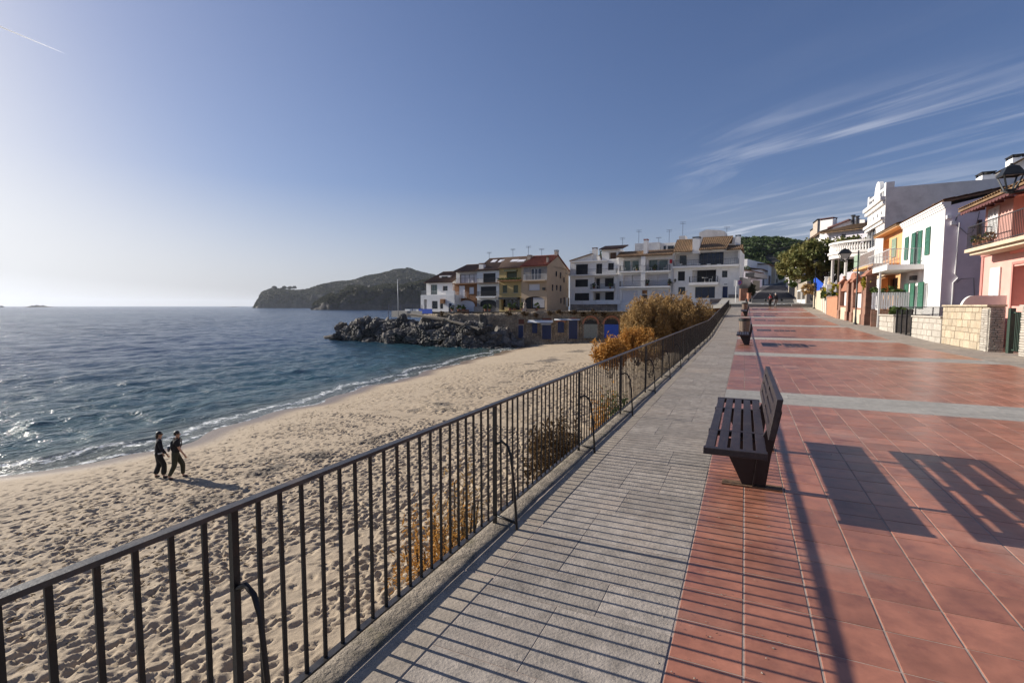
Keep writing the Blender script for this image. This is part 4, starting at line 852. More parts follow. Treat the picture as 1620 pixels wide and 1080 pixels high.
def row_houses():
    F = ROW; Z0 = .35
    def uu(x, y=470, f=F): return f.u_(x, y)
    # --- white house with terrace
    u0, u1 = uu(665.5), uu(718.6); F1 = F.off(-2.0); a0, a1 = F1.u_(665.5), F1.u_(719)
    zt = F1.z_(690, 466.5)
    h = house('terraced_house', 'white two storey house with brown hipped roof and dormer by the sea rocks', F1, a0, a1, Z0, zt, 9, 'white', [
        ('open', 670.6, 473.5, 675, 490, {'deep': 2.2}), ('glass', 683.3, 476, 692.3, 488.4, {'nx': 2}), ('glass', 696, 476, 701, 488.4, {'nx': 1}), ('door', 709.5, 479.8, 714.6, 493.5, {'m': 'navy', 'nx': 1})], 'row of old houses above the sea wall')
    F2 = F.off(1.0); b0, b1 = F2.u_(674.6), F2.u_(716.5); ze = F2.z_(690, 447); mb = MB()
    hs = [F2.rect(681.3, 450.3, 691.6, 466), F2.rect(700.2, 452.2, 708, 460.2)]
    wall_front(mb, F2, b0, b1, zt-.02, ze, hs); mb.quad(F2.p(b0, zt, -7), F2.p(b0, zt), F2.p(b0, ze), F2.p(b0, ze, -7)); mb.quad(F2.p(b1, zt), F2.p(b1, zt, -7), F2.p(b1, ze+1.6, -7), F2.p(b1, ze)); mb.build('upper_wall', MT['white'], h)
    window(F2, h, hs[0], 'gglass', nx=3); window(F2, h, hs[1], 'glass', nx=2)
    Fr = F2.off(4.0); zr = Fr.z_(712, 430); r = roof(F2, h, b0-.3, b1+.1, -.45, ze, 4.0, zr, 'roof', back=(8, ze), u0t=Fr.u_(701), u1t=b1+.1)
    Fd = F2.off(1.4); d = Fd.rect(695, 437, 712, 442.3); mb = MB(); Fd.box(mb, d[0], d[1], d[2]-.6, d[3]+.15, -2.4, -.02); dm = mb.build('dormer', MT['white'], h); window(Fd, dm, Fd.rect(699, 437, 708, 441.6), 'glass', d=.03)
    railing(F1, h, a0+.1, F1.u_(705), zt, .75, -.1, 'railw', 0, .25); 
    mb = MB(); F1.box(mb, F1.u_(705), a1-.05, zt, zt+.75, -.25, -.06); mb.build('parapet', MT['white'], h)
    mb = MB(); q = F1.rect(699, 473, 704.5, 480); F1.box(mb, q[0], q[1], q[2], q[3], .01, .5); mb.build('lantern_box', MT['wood'], h)
    # --- rust brown house, white top floor
    u0, u1 = uu(719), uu(754.5); zm = F.z_(736, 448.5); zt = F.z_(736, 429.7)
    h = house('terraced_house', 'rust brown house with white arched garage shutter and white top floor', F, u0+.02, u1-.02, Z0, zm, 9, 'brown', [
        ('shut', 726, 452.1, 735.3, 470, {'nx': 2, 'd': -.1}), ('shut', 742.3, 454.2, 749.6, 464.6, {'sill': 1, 'd': -.08}), ('shut', 724, 475, 751, 493, {'arch': .35, 'd': -.1})], 'row of old houses above the sea wall')
    mb = MB(); r = F.rect(725, 433.4, 754, 447.5); wall_front(mb, F.off(.5), u0+.05, u1-.05, zm, zt, [r]); mb.quad(F.p(u0+.05, zm, -9), F.p(u0+.05, zm, -.5), F.p(u0+.05, zt, -.5), F.p(u0+.05, zt, -9)); mb.quad(F.p(u1-.05, zm, -.5), F.p(u1-.05, zm, -9), F.p(u1-.05, zt, -9), F.p(u1-.05, zt, -.5)); mb.build('upper_wall', MT['white'], h)
    window(F.off(.5), h, r, 'glass', m='shutw', nx=4)
    mb = MB(); F.box(mb, u0-.05, u1-.06, zm-.14, zm+.02, -.5, .6); b = mb.build('balcony', MT['brown'], h); railing(F, b, u0+.1, u1-.15, zm+.02, .95, .5, 'railm', 0, .22)
    b = balcony(F, h, 720.5, 738.5, 470.4, 471.6, .75, .95, 'white', 'railw', step=.2)
    Fr = F.off(4.2); zr = Fr.z_(748, 419); roof(F, h, u0-.25, u1-.05, -.3, zt, 4.2, zr, 'roof', back=(8.6, zt), u0t=Fr.u_(738.5), u1t=u1-.05)
    chimney(F, h, F.u_(728.5), F.u_(731.6), zt, F.z_(730, 419.3), 3.2, 3.8, 'chim')
    # --- white house with loggias, their unlit depth imitated by black panels
    u0, u1 = uu(754.7), uu(790.2); zt = F.z_(775, 427.5)
    h = house('terraced_house', 'white house with three tall stacked openings, black panels standing for their unlit depth', F, u0+.02, u1-.02, Z0, zt, 9, 'white', [
        ('shut', 764.3, 432.2, 784, 447.2, {'m': 'dark'}), ('shut', 760.2, 453, 785, 468, {'m': 'dark'}), ('shut', 759.8, 474, 785, 487.5, {'m': 'dark', 'arch': .3})], 'row of old houses above the sea wall')
    mb = MB(); wall_front(mb, F.off(-.05), u0+.03, u1-.03, Z0+.02, F.z_(770, 474.5), [F.rect(759.8, 474, 785, 487.5)]); mb.build('stone_cladding', MT['greywall'], h)
    balcony(F, h, 757, 787.5, 469, 471, .8, .9, 'white', 'railm', step=.12); balcony(F, h, 757, 789.5, 447.4, 448.6, .7, .8, 'roof', 'railm', step=.2)
    Fr = F.off(4.6); zr = Fr.z_(785, 409); roof(F, h, u0-.1, u1-.02, -.35, zt, 4.6, zr, 'roof', back=(9, zt), u0t=Fr.u_(775), u1t=u1-.02+.6)
    chimney(F, h, F.u_(757), F.u_(764), zt-1, F.z_(760, 416), .2, .9, 'white'); chimney(F, h, F.u_(765), F.u_(776), F.z_(770, 420), F.z_(770, 412), 6, 6.6, 'white')
    for x in (779.5, 791): slope_light(F, h, x, 415.5, 5, zt, zr, 4.6)
    antenna(h, Fr.hit(774, 411), 1.4)
    # --- yellow house with olive shutters
    u0, u1 = uu(790.4), uu(825.8); zt = F.z_(807, 424)
    h = house('terraced_house', 'yellow house with olive green shutters and flower boxes under its awning', F.off(-.15), u0+.02, u1-.02, Z0, zt, 9, 'yellow', [
        ('shut', 801.2, 429.8, 817.8, 442, {'m': 'olive'}), ('shut', 795.2, 451, 802.3, 462.8, {'m': 'olive', 'sill': 1, 'd': -.06}), ('shut', 812.3, 451, 819.5, 462.8, {'m': 'olive', 'sill': 1, 'd': -.06}),
        ('glass', 793, 471.5, 822.5, 490, {'nx': 4, 'm': 'glass', 'fm': 'brownp', 'deep': .8, 'd': -.7})], 'row of old houses above the sea wall')
    FF = F.off(-.15); slabbox(FF, h, 'awning', 799.5, 427.3, 819, 429.6, .01, .5, 'olive'); slabbox(FF, h, 'awning', 792.5, 470, 822.6, 473.5, .01, .9, 'dark')
    b = slabbox(FF, h, 'balcony', 789.8, 443.2, 826, 445, .01, .8, 'wood'); a = FF.rect(790, 441, 826, 443)
    q = np.array([FF.p(random.uniform(a[0], a[1]), a[2]+random.uniform(.0, .35), random.uniform(.3, .8)) for _ in range(420)]); foliage('planter_flowers', q, rng.random(420)*.8, .13, MT['leafp'], h)
    Fr = F.off(4.6); zr = Fr.z_(810, 407.5); roof(FF, h, u0-.05, u1+.05, -.35, zt, 4.75, zr, 'roof', back=(9, zt), u0t=Fr.u_(797), u1t=u1+.6)
    for x in (814, 825): slope_light(FF, h, x-2, 414.6, 7, zt, zr, 4.75)
    antenna(h, Fr.hit(811.5, 407), 1.5)
    # --- beige gable house at the end of the row
    u0, u1 = uu(826), uu(866.5); zt = F.z_(846, 421); Fb = F.off(-.3)
    h = house('terraced_house', 'tall beige gabled house with red tiled roof at the landward row end', Fb, u0+.02, u1, Z0, zt, 8.7, 'beigew', [
        ('glass', 839.5, 424.3, 856, 442.3, {'nx': 3, 'fm': 'whitep', 'm': 'bglass'}), ('shut', 836.2, 449.2, 853.7, 459, {'sill': 1}), ('glass', 829.5, 468.9, 862, 488.5, {'arch': .35, 'nx': 3, 'm': 'dark', 'fm': 'brownp'})], 'row of old houses above the sea wall', top=False)
    mb = MB(); r = Fb.rect(828.5, 421.6, 866, 443.2); wall_front(mb, Fb.off(-.02), r[0], r[1]-.03, r[2], r[3]-.05, [Fb.rect(839.5, 424.3, 856, 442.3)]); mb.build('stone_cladding', MT['greywall'], h)
    slabbox(Fb, h, 'curtain', 843, 470.5, 861, 486.5, -.11, -.08, 'curtain')
    balcony(Fb, h, 831, 865.8, 443.4, 445, .9, .95, 'beigew', 'railw', step=.2)
    G = Fac(Fb.p(u1, 0), Fb.p(u1, 0, -8.7)); zap = G.z_(884, 404); mb = MB(); mb.poly([G.p(0, zt), G.p(8.7, zt-.4), G.p(4.1, zap-.15)], -G.n*.25); mb.build('gable', MT['beigew'], h)
    for x0, y0, x1, y1 in ((879, 429, 881.2, 437.5), (885.6, 430.7, 887.8, 440.4), (891.2, 438.4, 893.2, 447), (873, 450, 875.2, 460.2), (879.5, 450.6, 881.8, 459), (885.6, 451.2, 887.8, 461), (886.2, 471.5, 888.4, 479.6), (891.6, 470, 893.5, 482)):
        r = G.rect(x0, y0, x1, y1); mb = MB(); G.box(mb, r[0], r[1], r[2], r[3], .004, .02); w = mb.build('window', MT['brownp'], h); mb = MB(); G.box(mb, r[0]+.07, r[1]-.07, r[2]+.07, r[3]-.07, .021, .028); mb.build('pane', MT['glass'], w)
    for x0, x1, m in ((895.7, 897.8, 'whitep'), (898.3, 900.4, 'brownp')): r = G.rect(x0, 471, x1, 485); mb = MB(); G.box(mb, r[0], r[1], r[2], r[3], .004, .05); mb.build('door', MT[m], h)
    r = G.rect(895.2, 427.2, 901.3, 434.7); mb = MB(); G.box(mb, r[0], r[1], r[2], r[3], .004, .03); mb.build('loggia_screen', MT['brownp'], h)
    Fr = Fb.off(4.1); roof(Fb, h, u0-.1, u1+.15, -.3, zt, 4.1, zap, 'roofr', back=(9.0, zt-.35), u0t=u0+.4, u1t=u1+.15)
    chimney(Fb, h, Fb.off(4).u_(877), Fb.off(4).u_(881.5), zap-.7, Fb.off(4).z_(879, 395.5), 3.9, 4.5); chimney(Fb, h, Fb.off(1).u_(865), Fb.off(1).u_(870)-.35, zt, Fb.off(1).z_(867, 405.5), .8, 1.3); chimney(Fb, h, Fb.off(3.4).u_(835), Fb.off(3.4).u_(840), zap-1.2, Fb.off(3.4).z_(837, 403.5), 3.2, 3.8)
    antenna(h, Fr.hit(836, 404), 1.6); antenna(h, Fr.hit(857, 404.5), 1.2)
    wl = slabbox(Fb, h, 'wall_lamp', 860.5, 455, 863.5, 459, .15, .6, 'lampm')
    pots(F, None, (727, 737, 745), 492, 2.2); pots(F, None, (777, 783), 492, 1.8); pots(F, None, (816, 823, 836, 858), 491, 2.0, h=1.0)
    # low garden walls of the terrace
    for x0, x1, y0, y1, m, lb in ((719.5, 747, 490, 496, 'orangew', 'low salmon terrace wall before the rust brown house'), (756, 770, 485.5, 494, 'greywall', 'low grey stone terrace wall before the house with black openings'), (804, 813, 486.5, 494, 'yellow', 'short yellow terrace wall before the yellow house')):
        a, b, c, d = F.rect(x0, y0, x1, y1); mb = MB(); F.box(mb, a, b, c-.3, d, 1.0, 1.25); F.box(mb, a-.04, b+.04, d, d+.06, .96, 1.29); w = mb.build('garden_wall', MT[m]); tag(w, lb, 'wall')
    p = F.hit(841, 490)+F.n*2.4; s = root('statue', 'pale stone statue standing on the terrace before the beige house', 'statue', p)
    MB().box(p.x-.3, p.x+.3, p.y-.3, p.y+.3, p.z-.3, p.z+.25).build('plinth', MT['chim'], s); MB().lathe(p+V(0, 0, .25), [(.26, 0), (.3, .2), (.2, .5), (.26, .75), (.22, .95), (.09, 1.02), (.13, 1.15), (.09, 1.3), (0, 1.33)], 10).build('figure', MT['chim'], s)
def slope_light(F, h, x, y, w, zt, zr, d):
    for k in range(40):
        t = k/40; f = F.off(d*t)
        if f.z_(x, y) <= zt+(zr-zt)*t+.12: break
    q = f.hit(x, y); u = (q-F.o).dot(F.u); s = (zr-zt)/d; wd_ = w*.05; mb = MB()
    a = [F.p(uu, zt+(zr-zt)*t+s*dd+.13, -d*t-dd) for uu, dd in ((u-wd_*2, 0), (u+wd_*2, 0), (u+wd_*2, .9), (u-wd_*2, .9))]
    mb.hexa(a+[p+V(0, 0, .08) for p in a]); mb.build('roof_window', MT['shutw'], h)
row_houses()
def apartments():
    F = Fac(P(902, 484, 90), P(1169, 484, 77)); Z0 = .4; Gp = 'white apartment buildings above the beach'
    # ---- white building with small dark windows
    u0, u1 = F.u_(902), F.u_(977); zt = F.z_(930, 413)
    D = {'m': 'dark'}
    h = house('apartment_house', 'white apartment house with dark shutters, a left gable and small roof room', F, u0, u1, Z0, zt, 10, 'white', [
        ('shut', 911, 418, 930, 434.3, D), ('glass', 943, 417, 952.6, 433.4, {'nx': 2, 'm': 'dark'}), ('glass', 961.8, 416, 971, 427.2, {'nx': 2, 'm': 'dark'}),
        ('shut', 909.8, 442, 930.2, 453.8, D), ('open', 940, 438, 971.2, 457, {'deep': 1.3}), ('shut', 908.9, 463.6, 932, 475.4, D), ('open', 938.5, 461.3, 971.6, 475, {'deep': 1.5})], Gp)
    Fi = F.off(1.25)
    for x0, y0, x1, y1 in ((942.8, 440.8, 949, 456.8), (957.2, 440.2, 970.5, 453), (939.5, 463.8, 941, 474.5), (943, 463.8, 949, 474.8), (957.7, 462, 970.8, 474.8)):
        r = Fi.rect(x0, y0, x1, y1); mb = MB(); Fi.box(mb, r[0], r[1], r[2], r[3], .01, .06); w = mb.build('window', MT['frame'], h); mb = MB(); Fi.box(mb, r[0]+.06, r[1]-.06, r[2]+.06, r[3]-.06, .061, .068); mb.build('pane', MT['dark'], w)
    balcony(F, h, 902.4, 977, 434.3, 436, .9, .9, 'white', 'railm', step=.2); balcony(F, h, 935.6, 973.5, 457.3, 460.6, .9, .85, 'white', 'railm', step=.2)
    slabbox(F, h, 'parapet', 945, 474.6, 983, 481.2, .4, .55, 'white'); slabbox(F, h, 'parapet', 902.5, 412.4, 961, 414.2, .003, .35, 'white')
    mb = MB(); wall_front(mb, F.off(-.05), u0, u1, Z0, F.z_(930, 481.4), []); mb.build('stone_base', MT['stone'], h)
    mb = MB(); ua, ub = F.u_(902.5), F.u_(935); za, zb = F.z_(902, 412.4), F.z_(935, 401.8); mb.poly([F.p(ua, zt, -.3), F.p(ub, zt, -.3), F.p(ub, zb, -.3), F.p(ua, za, -.3)], -F.n*9); mb.build('gable', MT['white'], h)
    mb = MB(); a = [F.p(ua-.25, za-.08, .1), F.p(ub, zb-.02, .1), F.p(ub, zb-.02, -9), F.p(ua-.25, za-.08, -9)]; mb.hexa(a+[q+V(0, 0, .14) for q in a]); mb.build('roof', MT['roof'], h)
    chimney(F, h, F.u_(933.6), F.u_(940.5), zt, F.z_(937, 391), .8, 1.5, 'white')
    r = F.rect(951, 393.5, 977, 413); mb = MB(); rr = F.rect(962.5, 398.8, 974.4, 409.3); wall_front(mb, F.off(.4), r[0], r[1], zt-.02, r[3], [rr+(.9,)]); mb.quad(F.p(r[0], zt, -4), F.p(r[0], zt, -.4), F.p(r[0], r[3], -.4), F.p(r[0], r[3], -4)); mb.quad(F.p(r[1], zt, -.4), F.p(r[1], zt, -4), F.p(r[1], r[3], -4), F.p(r[1], r[3], -.4)); mb.build('roof_room', MT['white'], h)
    rw = F.off(1.1).rect(966, 399.5, 974.6, 409); mb = MB(); F.off(1.1).box(mb, *rw, 0, .1); mb.build('window', MT['brownp'], h)
    roof(F, h, r[0]-.4, r[1]+.9, -.1, r[3]-.05, 3.6, F.off(3.6).z_(966, 389.2), 'roof')
    p = F.p(F.u_(949), zt, -1); t = root('potted_conifer', 'clipped conifer in a pot on the white flat roof', 'plant', p); MB().lathe(p, [(0, 0), (.22, 0), (.3, .45), (0, .42)], 10).build('pot', MT['terra'], t)
    q, v, _ = clumps(p+V(0, 0, 1.2), (.42, .42, .9), 40, 14, .13); foliage('crown', q, v, .12, MT['leafp'], t)
    antenna(h, F.p(F.u_(973), zt+2, -4), 2.2); antenna(h, F.p(F.u_(918), zt+.8, -6), 1.5)
    # ---- middle building with glazed balconies
    u0, u1 = F.u_(977.6), F.u_(1064.5); zt = F.z_(1020, 405.5); Fm = F.off(-.15)
    h = house('apartment_house', 'white apartment house with two columns of glazed balconies and ochre tiled eaves', Fm, u0, u1-.02, Z0, zt, 10, 'white', [
        ('open', 985.4, 411.2, 1011.3, 428.6, {'deep': .9}), ('open', 1025.7, 410.3, 1057.3, 428, {'deep': .9}), ('open', 985.5, 435, 1016, 452.8, {'deep': .9}), ('open', 1022.5, 433.4, 1057.3, 452, {'deep': .9}),
        ('shut', 984, 459.3, 1008.6, 477.8), ('door', 1015.6, 466, 1024, 477, {'m': 'brownp', 'nx': 2}), ('shut', 1015.6, 459, 1024, 465, {'m': 'wood'}), ('shut', 1031.3, 458.7, 1057.6, 477.8)], Gp)
    Fi = Fm.off(.7)
    for x0, y0, x1, y1, k in ((987, 412, 998, 428.3, 'gglass'), (999.5, 412, 1011, 428.3, 'gglass'), (1026, 411, 1041, 427.7, 'gglass'), (1042, 411, 1057, 427.7, 'gglass'), (987, 435.5, 1000, 452.5, 'shutw'), (1001, 435.5, 1015.5, 452.5, 'shutw'), (1024, 434, 1040.5, 451.7, 'shutw'), (1041.5, 434, 1057, 451.7, 'shutw')):
        window(Fi, h, Fi.rect(x0, y0, x1, y1), 'glass' if k != 'shutw' else 'shut', d=0, m=k, nx=1, fm='whitep')
    for x0, x1, y0, y1 in ((981.5, 1018.8, 429.2, 431.4), (1019.4, 1061, 428.6, 430.8), (981.8, 1018.8, 453.3, 455.6), (1019.4, 1061.3, 452.6, 455)): balcony(Fm, h, x0, x1, y0, y1, .9, .9, 'white', 'railm', step=.15)
    mb = MB(); r = Fm.rect(1015.8, 405, 1022.6, 456); Fm.box(mb, r[0], r[1], r[2], r[3], .003, .85); mb.build('pier', MT['white'], h)
    roof(Fm, h, u0-.1, u1-.02, -.9, zt, 1.6, F.off(1.6).z_(1020, 397), 'roofy')
    chimney(Fm, h, Fm.u_(1017), Fm.u_(1023), zt, Fm.z_(1020, 378.3), -.1, .7, 'white', 'roofr')
    mb = MB(); Fq = F.off(4); r = Fq.rect(1004.3, 384.3, 1043.3, 405); Fq.box(mb, r[0], r[1], zt-.1, r[3], -5, 0); r2 = Fq.rect(1043.5, 383.8, 1068, 405); Fq.box(mb, r2[0], r2[1], zt-.1, r2[3], -5, -.4); mb.build('roof_room', MT['white2'], h)
    window(Fq.off(.4), h, Fq.rect(1049, 388.8, 1053, 396.3), 'glass', d=.06, nx=1); window(Fq.off(.4), h, Fq.rect(1055.7, 388.4, 1065.5, 396.3), 'glass', d=.06, nx=2)
    antenna(h, F.off(5).hit(1010.5, 385), 2.3); antenna(h, F.off(5).hit(1058.5, 384), 2.2); antenna(h, F.off(5).hit(1042, 384), .9)
    slabbox(Fm, h, 'wall_flower', 1060, 410.5, 1063.4, 416.5, .01, .3, 'red')
    # ---- right building with blue glazing
    u0, u1 = F.u_(1065), F.u_(1169); zt = F.z_(1117, 397.5)
    h = house('apartment_house', 'white apartment house with navy blue glazing, broad balconies and a stepped tiled roof', F, u0, u1, Z0, zt, 9, 'white', [
        ('open', 1066, 398.6, 1167.5, 419.4, {'deep': 1.6}), ('glass', 1072.4, 429.2, 1083.5, 444.2, {'nx': 1, 'm': 'dark'}), ('open', 1095, 426.8, 1132.8, 446.5, {'deep': 1.3}), ('glass', 1142.3, 428, 1150.8, 438.8, {'nx': 2, 'ny': 2, 'm': 'glass'}),
        ('glass', 1073, 454, 1084, 466, {'nx': 1, 'm': 'glass'}), ('bglass', 1099.6, 453.6, 1131, 471.5, {'nx': 3}), ('door', 1142.8, 453, 1151, 473, {'m': 'navy', 'nx': 2})], Gp)
    Fi = F.off(1.5)
    for x0, y0, x1, y1, k, n in ((1106.3, 399.3, 1144.6, 419.6, 'bglass', 6), (1075.5, 404.5, 1086, 419, 'glass', 1)): window(Fi, h, Fi.rect(x0, y0, x1, y1), k, d=.05, nx=n, fw=.04)
    Fi = F.off(1.2); window(Fi, h, Fi.rect(1103, 427.5, 1132.4, 446.4), 'glass', d=.03, nx=2, m='dark')
    balcony(F, h, 1065.5, 1168.6, 420, 423, .75, .9, 'white', 'railm', step=.25); balcony(F, h, 1091, 1136.5, 446.8, 451, 1.0, .9, 'white', 'railm', step=.25)
    slabbox(F, h, 'sign_board', 1139.3, 442.2, 1152.7, 451.3, .01, .08, 'whitep'); slabbox(F, h, 'name_strip', 1145.5, 449.2, 1150.5, 450.2, .081, .09, 'frame'); slabbox(F, h, 'stone_base', 1152.2, 465.8, 1168.8, 478, .004, .08, 'greywall')
    for x in (1077, 1091, 1106, 1122, 1138): slabbox(F, h, 'planter', x-3, 417.6, x+3, 419.4, .42, .62, 'whitep')
    zr = F.off(2.6).z_(1080, 380); roof(F, h, u0-.1, F.u_(1094), -.7, zt+.05, 2.6, zr, 'roofy', back=(5, zt)); roof(F, h, F.u_(1105), F.u_(1147), -.7, zt+.2, 3.2, F.off(3.2).z_(1125, 376), 'roofy', back=(6, zt), u1t=F.u_(1147)+.6); roof(F, h, F.u_(1147)+.05, u1+.25, -.6, zt+.02, 1.6, F.off(1.6).z_(1160, 389), 'roofy', back=(5, zt))
    mb = MB(); Fq = F.off(3.6); r = Fq.rect(1106, 365.5, 1146.5, 398); za = Fq.z_(1116, 363.3); mb.poly([Fq.p(r[0], zt), Fq.p(r[1], zt), Fq.p(r[1], r[3]-.2), Fq.p(Fq.u_(1136), r[3]+.05), Fq.p(Fq.u_(1115), za), Fq.p(r[0], r[3]-.1)], -F.n*4); r = Fq.rect(1147, 375.5, 1162, 398); Fq.box(mb, r[0], r[1], zt, r[3], -4, -.6); mb.build('roof_room', MT['white2'], h)
    mb = MB(); r = Fq.rect(1073, 372.6, 1083, 398); Fq.box(mb, r[0], r[1], zt, r[3], -2.5, -.5); mb.build('stair_head', MT['white2'], h)
    chimney(F, h, F.u_(1094), F.u_(1105.3), zt-.3, F.z_(1100, 375), -.3, .8, 'white', 'dark'); chimney(F, h, F.off(2).u_(1161), F.off(2).u_(1168.5), zt, F.off(2).z_(1165, 372), 1.8, 2.6, 'white', 'dark'); chimney(F, h, F.off(3).u_(1069), F.off(3).u_(1073), zt, F.off(3).z_(1071, 379.8), 3, 3.6, 'white', 'dark')
    antenna(h, Fq.hit(1080, 372.5), 2.2); antenna(h, Fq.hit(1149.5, 376), 1.7)
    # street lamp on the corner between the buildings
    p = F.p(F.u_(1064.5), 0, .9); zb = 1.3; t = root('street_lamp', 'two armed lamp post before the white apartment houses', 'street lamp', (p.x, p.y, zb)); q = V(p.x, p.y, zb)
    zl = F.z_(1064, 446); MB().tube([q, V(p.x, p.y, zl)], [.07, .05], 8).build('post', MT['lampm'], t)
    for s in (-1, 1):
        c = V(p.x, p.y, zl)+F.u*(.45*s); MB().tube([V(p.x, p.y, zl-.3), c-V(0, 0, .1)], .03, 6).build('arm', MT['lampm'], t); MB().lathe(c, [(.05, -.1), (.16, .1), (.2, .3), (.1, .42), (0, .5)], 8).build('lantern', MT['lampm'], t)
    # table and chair at the blue glazing, bench and planter
    p = P(1133, 484, 76); z = 1.55
    t = root('wooden_bench', 'brown slatted bench on the terrace before the blue glazing', 'bench', (p.x, p.y, z)); 
    for i in range(4): MB().box(p.x-.9, p.x+.9, p.y+.02, p.y+.07, z+.55+i*.16, z+.68+i*.16).build('back_slat', MT['brownp'], t)
    for i in range(3): MB().box(p.x-.9, p.x+.9, p.y-.45+i*.15, p.y-.33+i*.15, z+.44, z+.48).build('seat_slat', MT['brownp'], t)
    for s in (-.75, .7): mb = MB(); mb.box(p.x+s, p.x+s+.06, p.y-.42, p.y-.36, z-.3, z+.44); mb.box(p.x+s, p.x+s+.06, p.y+.07, p.y+.12, z-.3, z+1.16); mb.build('leg', MT['brownp'], t)
    p = P(1145, 484, 74.5); mb = MB(); 
    for i in range(4): mb.box(p.x-1.5, p.x+1.5, p.y-.4, p.y-.35, z-.75+i*.26, z-.51+i*.26)
    mb.box(p.x-1.5, p.x-1.44, p.y-.35, p.y+.4, z-.75, z+.3); mb.box(p.x+1.44, p.x+1.5, p.y-.35, p.y+.4, z-.75, z+.3); mb.box(p.x-1.44, p.x+1.44, p.y-.3, p.y+.35, z+.1, z+.2)
    o = mb.build('wooden_planter', MT['wood']); tag(o, 'orange brown board planter at the fence end before the white apartments', 'planter')
    for x, y, d, s in ((988, 429, .45, 1), (1004, 429, .45, -1), (1029, 428.4, .45, 1), (1052, 428.4, .45, -1), (1160, 419.8, .4, 1), (1155, 419.8, .4, -1), (1124, 446.7, .45, -1), (946, 457, .35, 1)):
        q = F.p(F.u_(x), F.z_(x, y)+.02, d); t = root('balcony_chair', 'small white chair out on an apartment balcony', 'chair', q, 'white chairs on the apartment balconies'); a = F.u*.22; b = F.n*.22; up = V(0, 0, 1)
        MB().poly([q-a-b+up*.43, q+a-b+up*.43, q+a+b+up*.43, q-a+b+up*.43], up*.04).build('seat', MT['whitep'], t); e = a*s; MB().poly([q-e-b+up*.47, q-e+b+up*.47, q-e*1.2+b+up*.9, q-e*1.2-b+up*.9], e*.12).build('backrest', MT['whitep'], t)
        for i, j in ((-1, -1), (1, -1), (1, 1), (-1, 1)): MB().beam(q+a*(.9*i)+b*(.9*j), q+a*(.9*i)+b*(.9*j)+up*.43, .035, .035).build('leg', MT['whitep'], t)
    for x, y in ((1008, 429), (1036, 428.4), (1059, 452.4), (1025, 452.4), (941, 457), (967, 457.2)):
        q = F.p(F.u_(x), F.z_(x, y)+.02, .55); t = root('balcony_plant', 'dark leafy potted plant on an apartment balcony', 'plant', q, 'potted plants on the apartment balconies'); MB().lathe(q, [(0, 0), (.16, 0), (.22, .32), (0, .3)], 8).build('pot', MT['terra'], t); pp, v, _ = clumps(q+V(0, 0, .6), (.3, .3, .42), 12, 14, .14); foliage('leaves', pp, v, .13, MT['leafp'], t)
    for x, y0 in ((979.5, 406), (1064.2, 400), (902.6, 416), (1168.2, 424)): mb = MB(); F.box(mb, F.u_(x), F.u_(x)+.09, Z0+1, F.z_(x, y0), .2, .29); mb.build('drainpipe', MT['shutw'], h)
    p = P(1117, 484, 78); t = root('cafe_table', 'round white table with thin stem on the middle balcony', 'table', F.p(F.u_(1115), F.z_(1115, 446.8), .45)); q = wloc(t)
    MB().lathe(q, [(.02, 0), (.25, .02), (.03, .06), (.03, .68), (.45, .70), (.45, .73), (0, .73)], 14).build('table_top', MT['whitep'], t)
apartments()
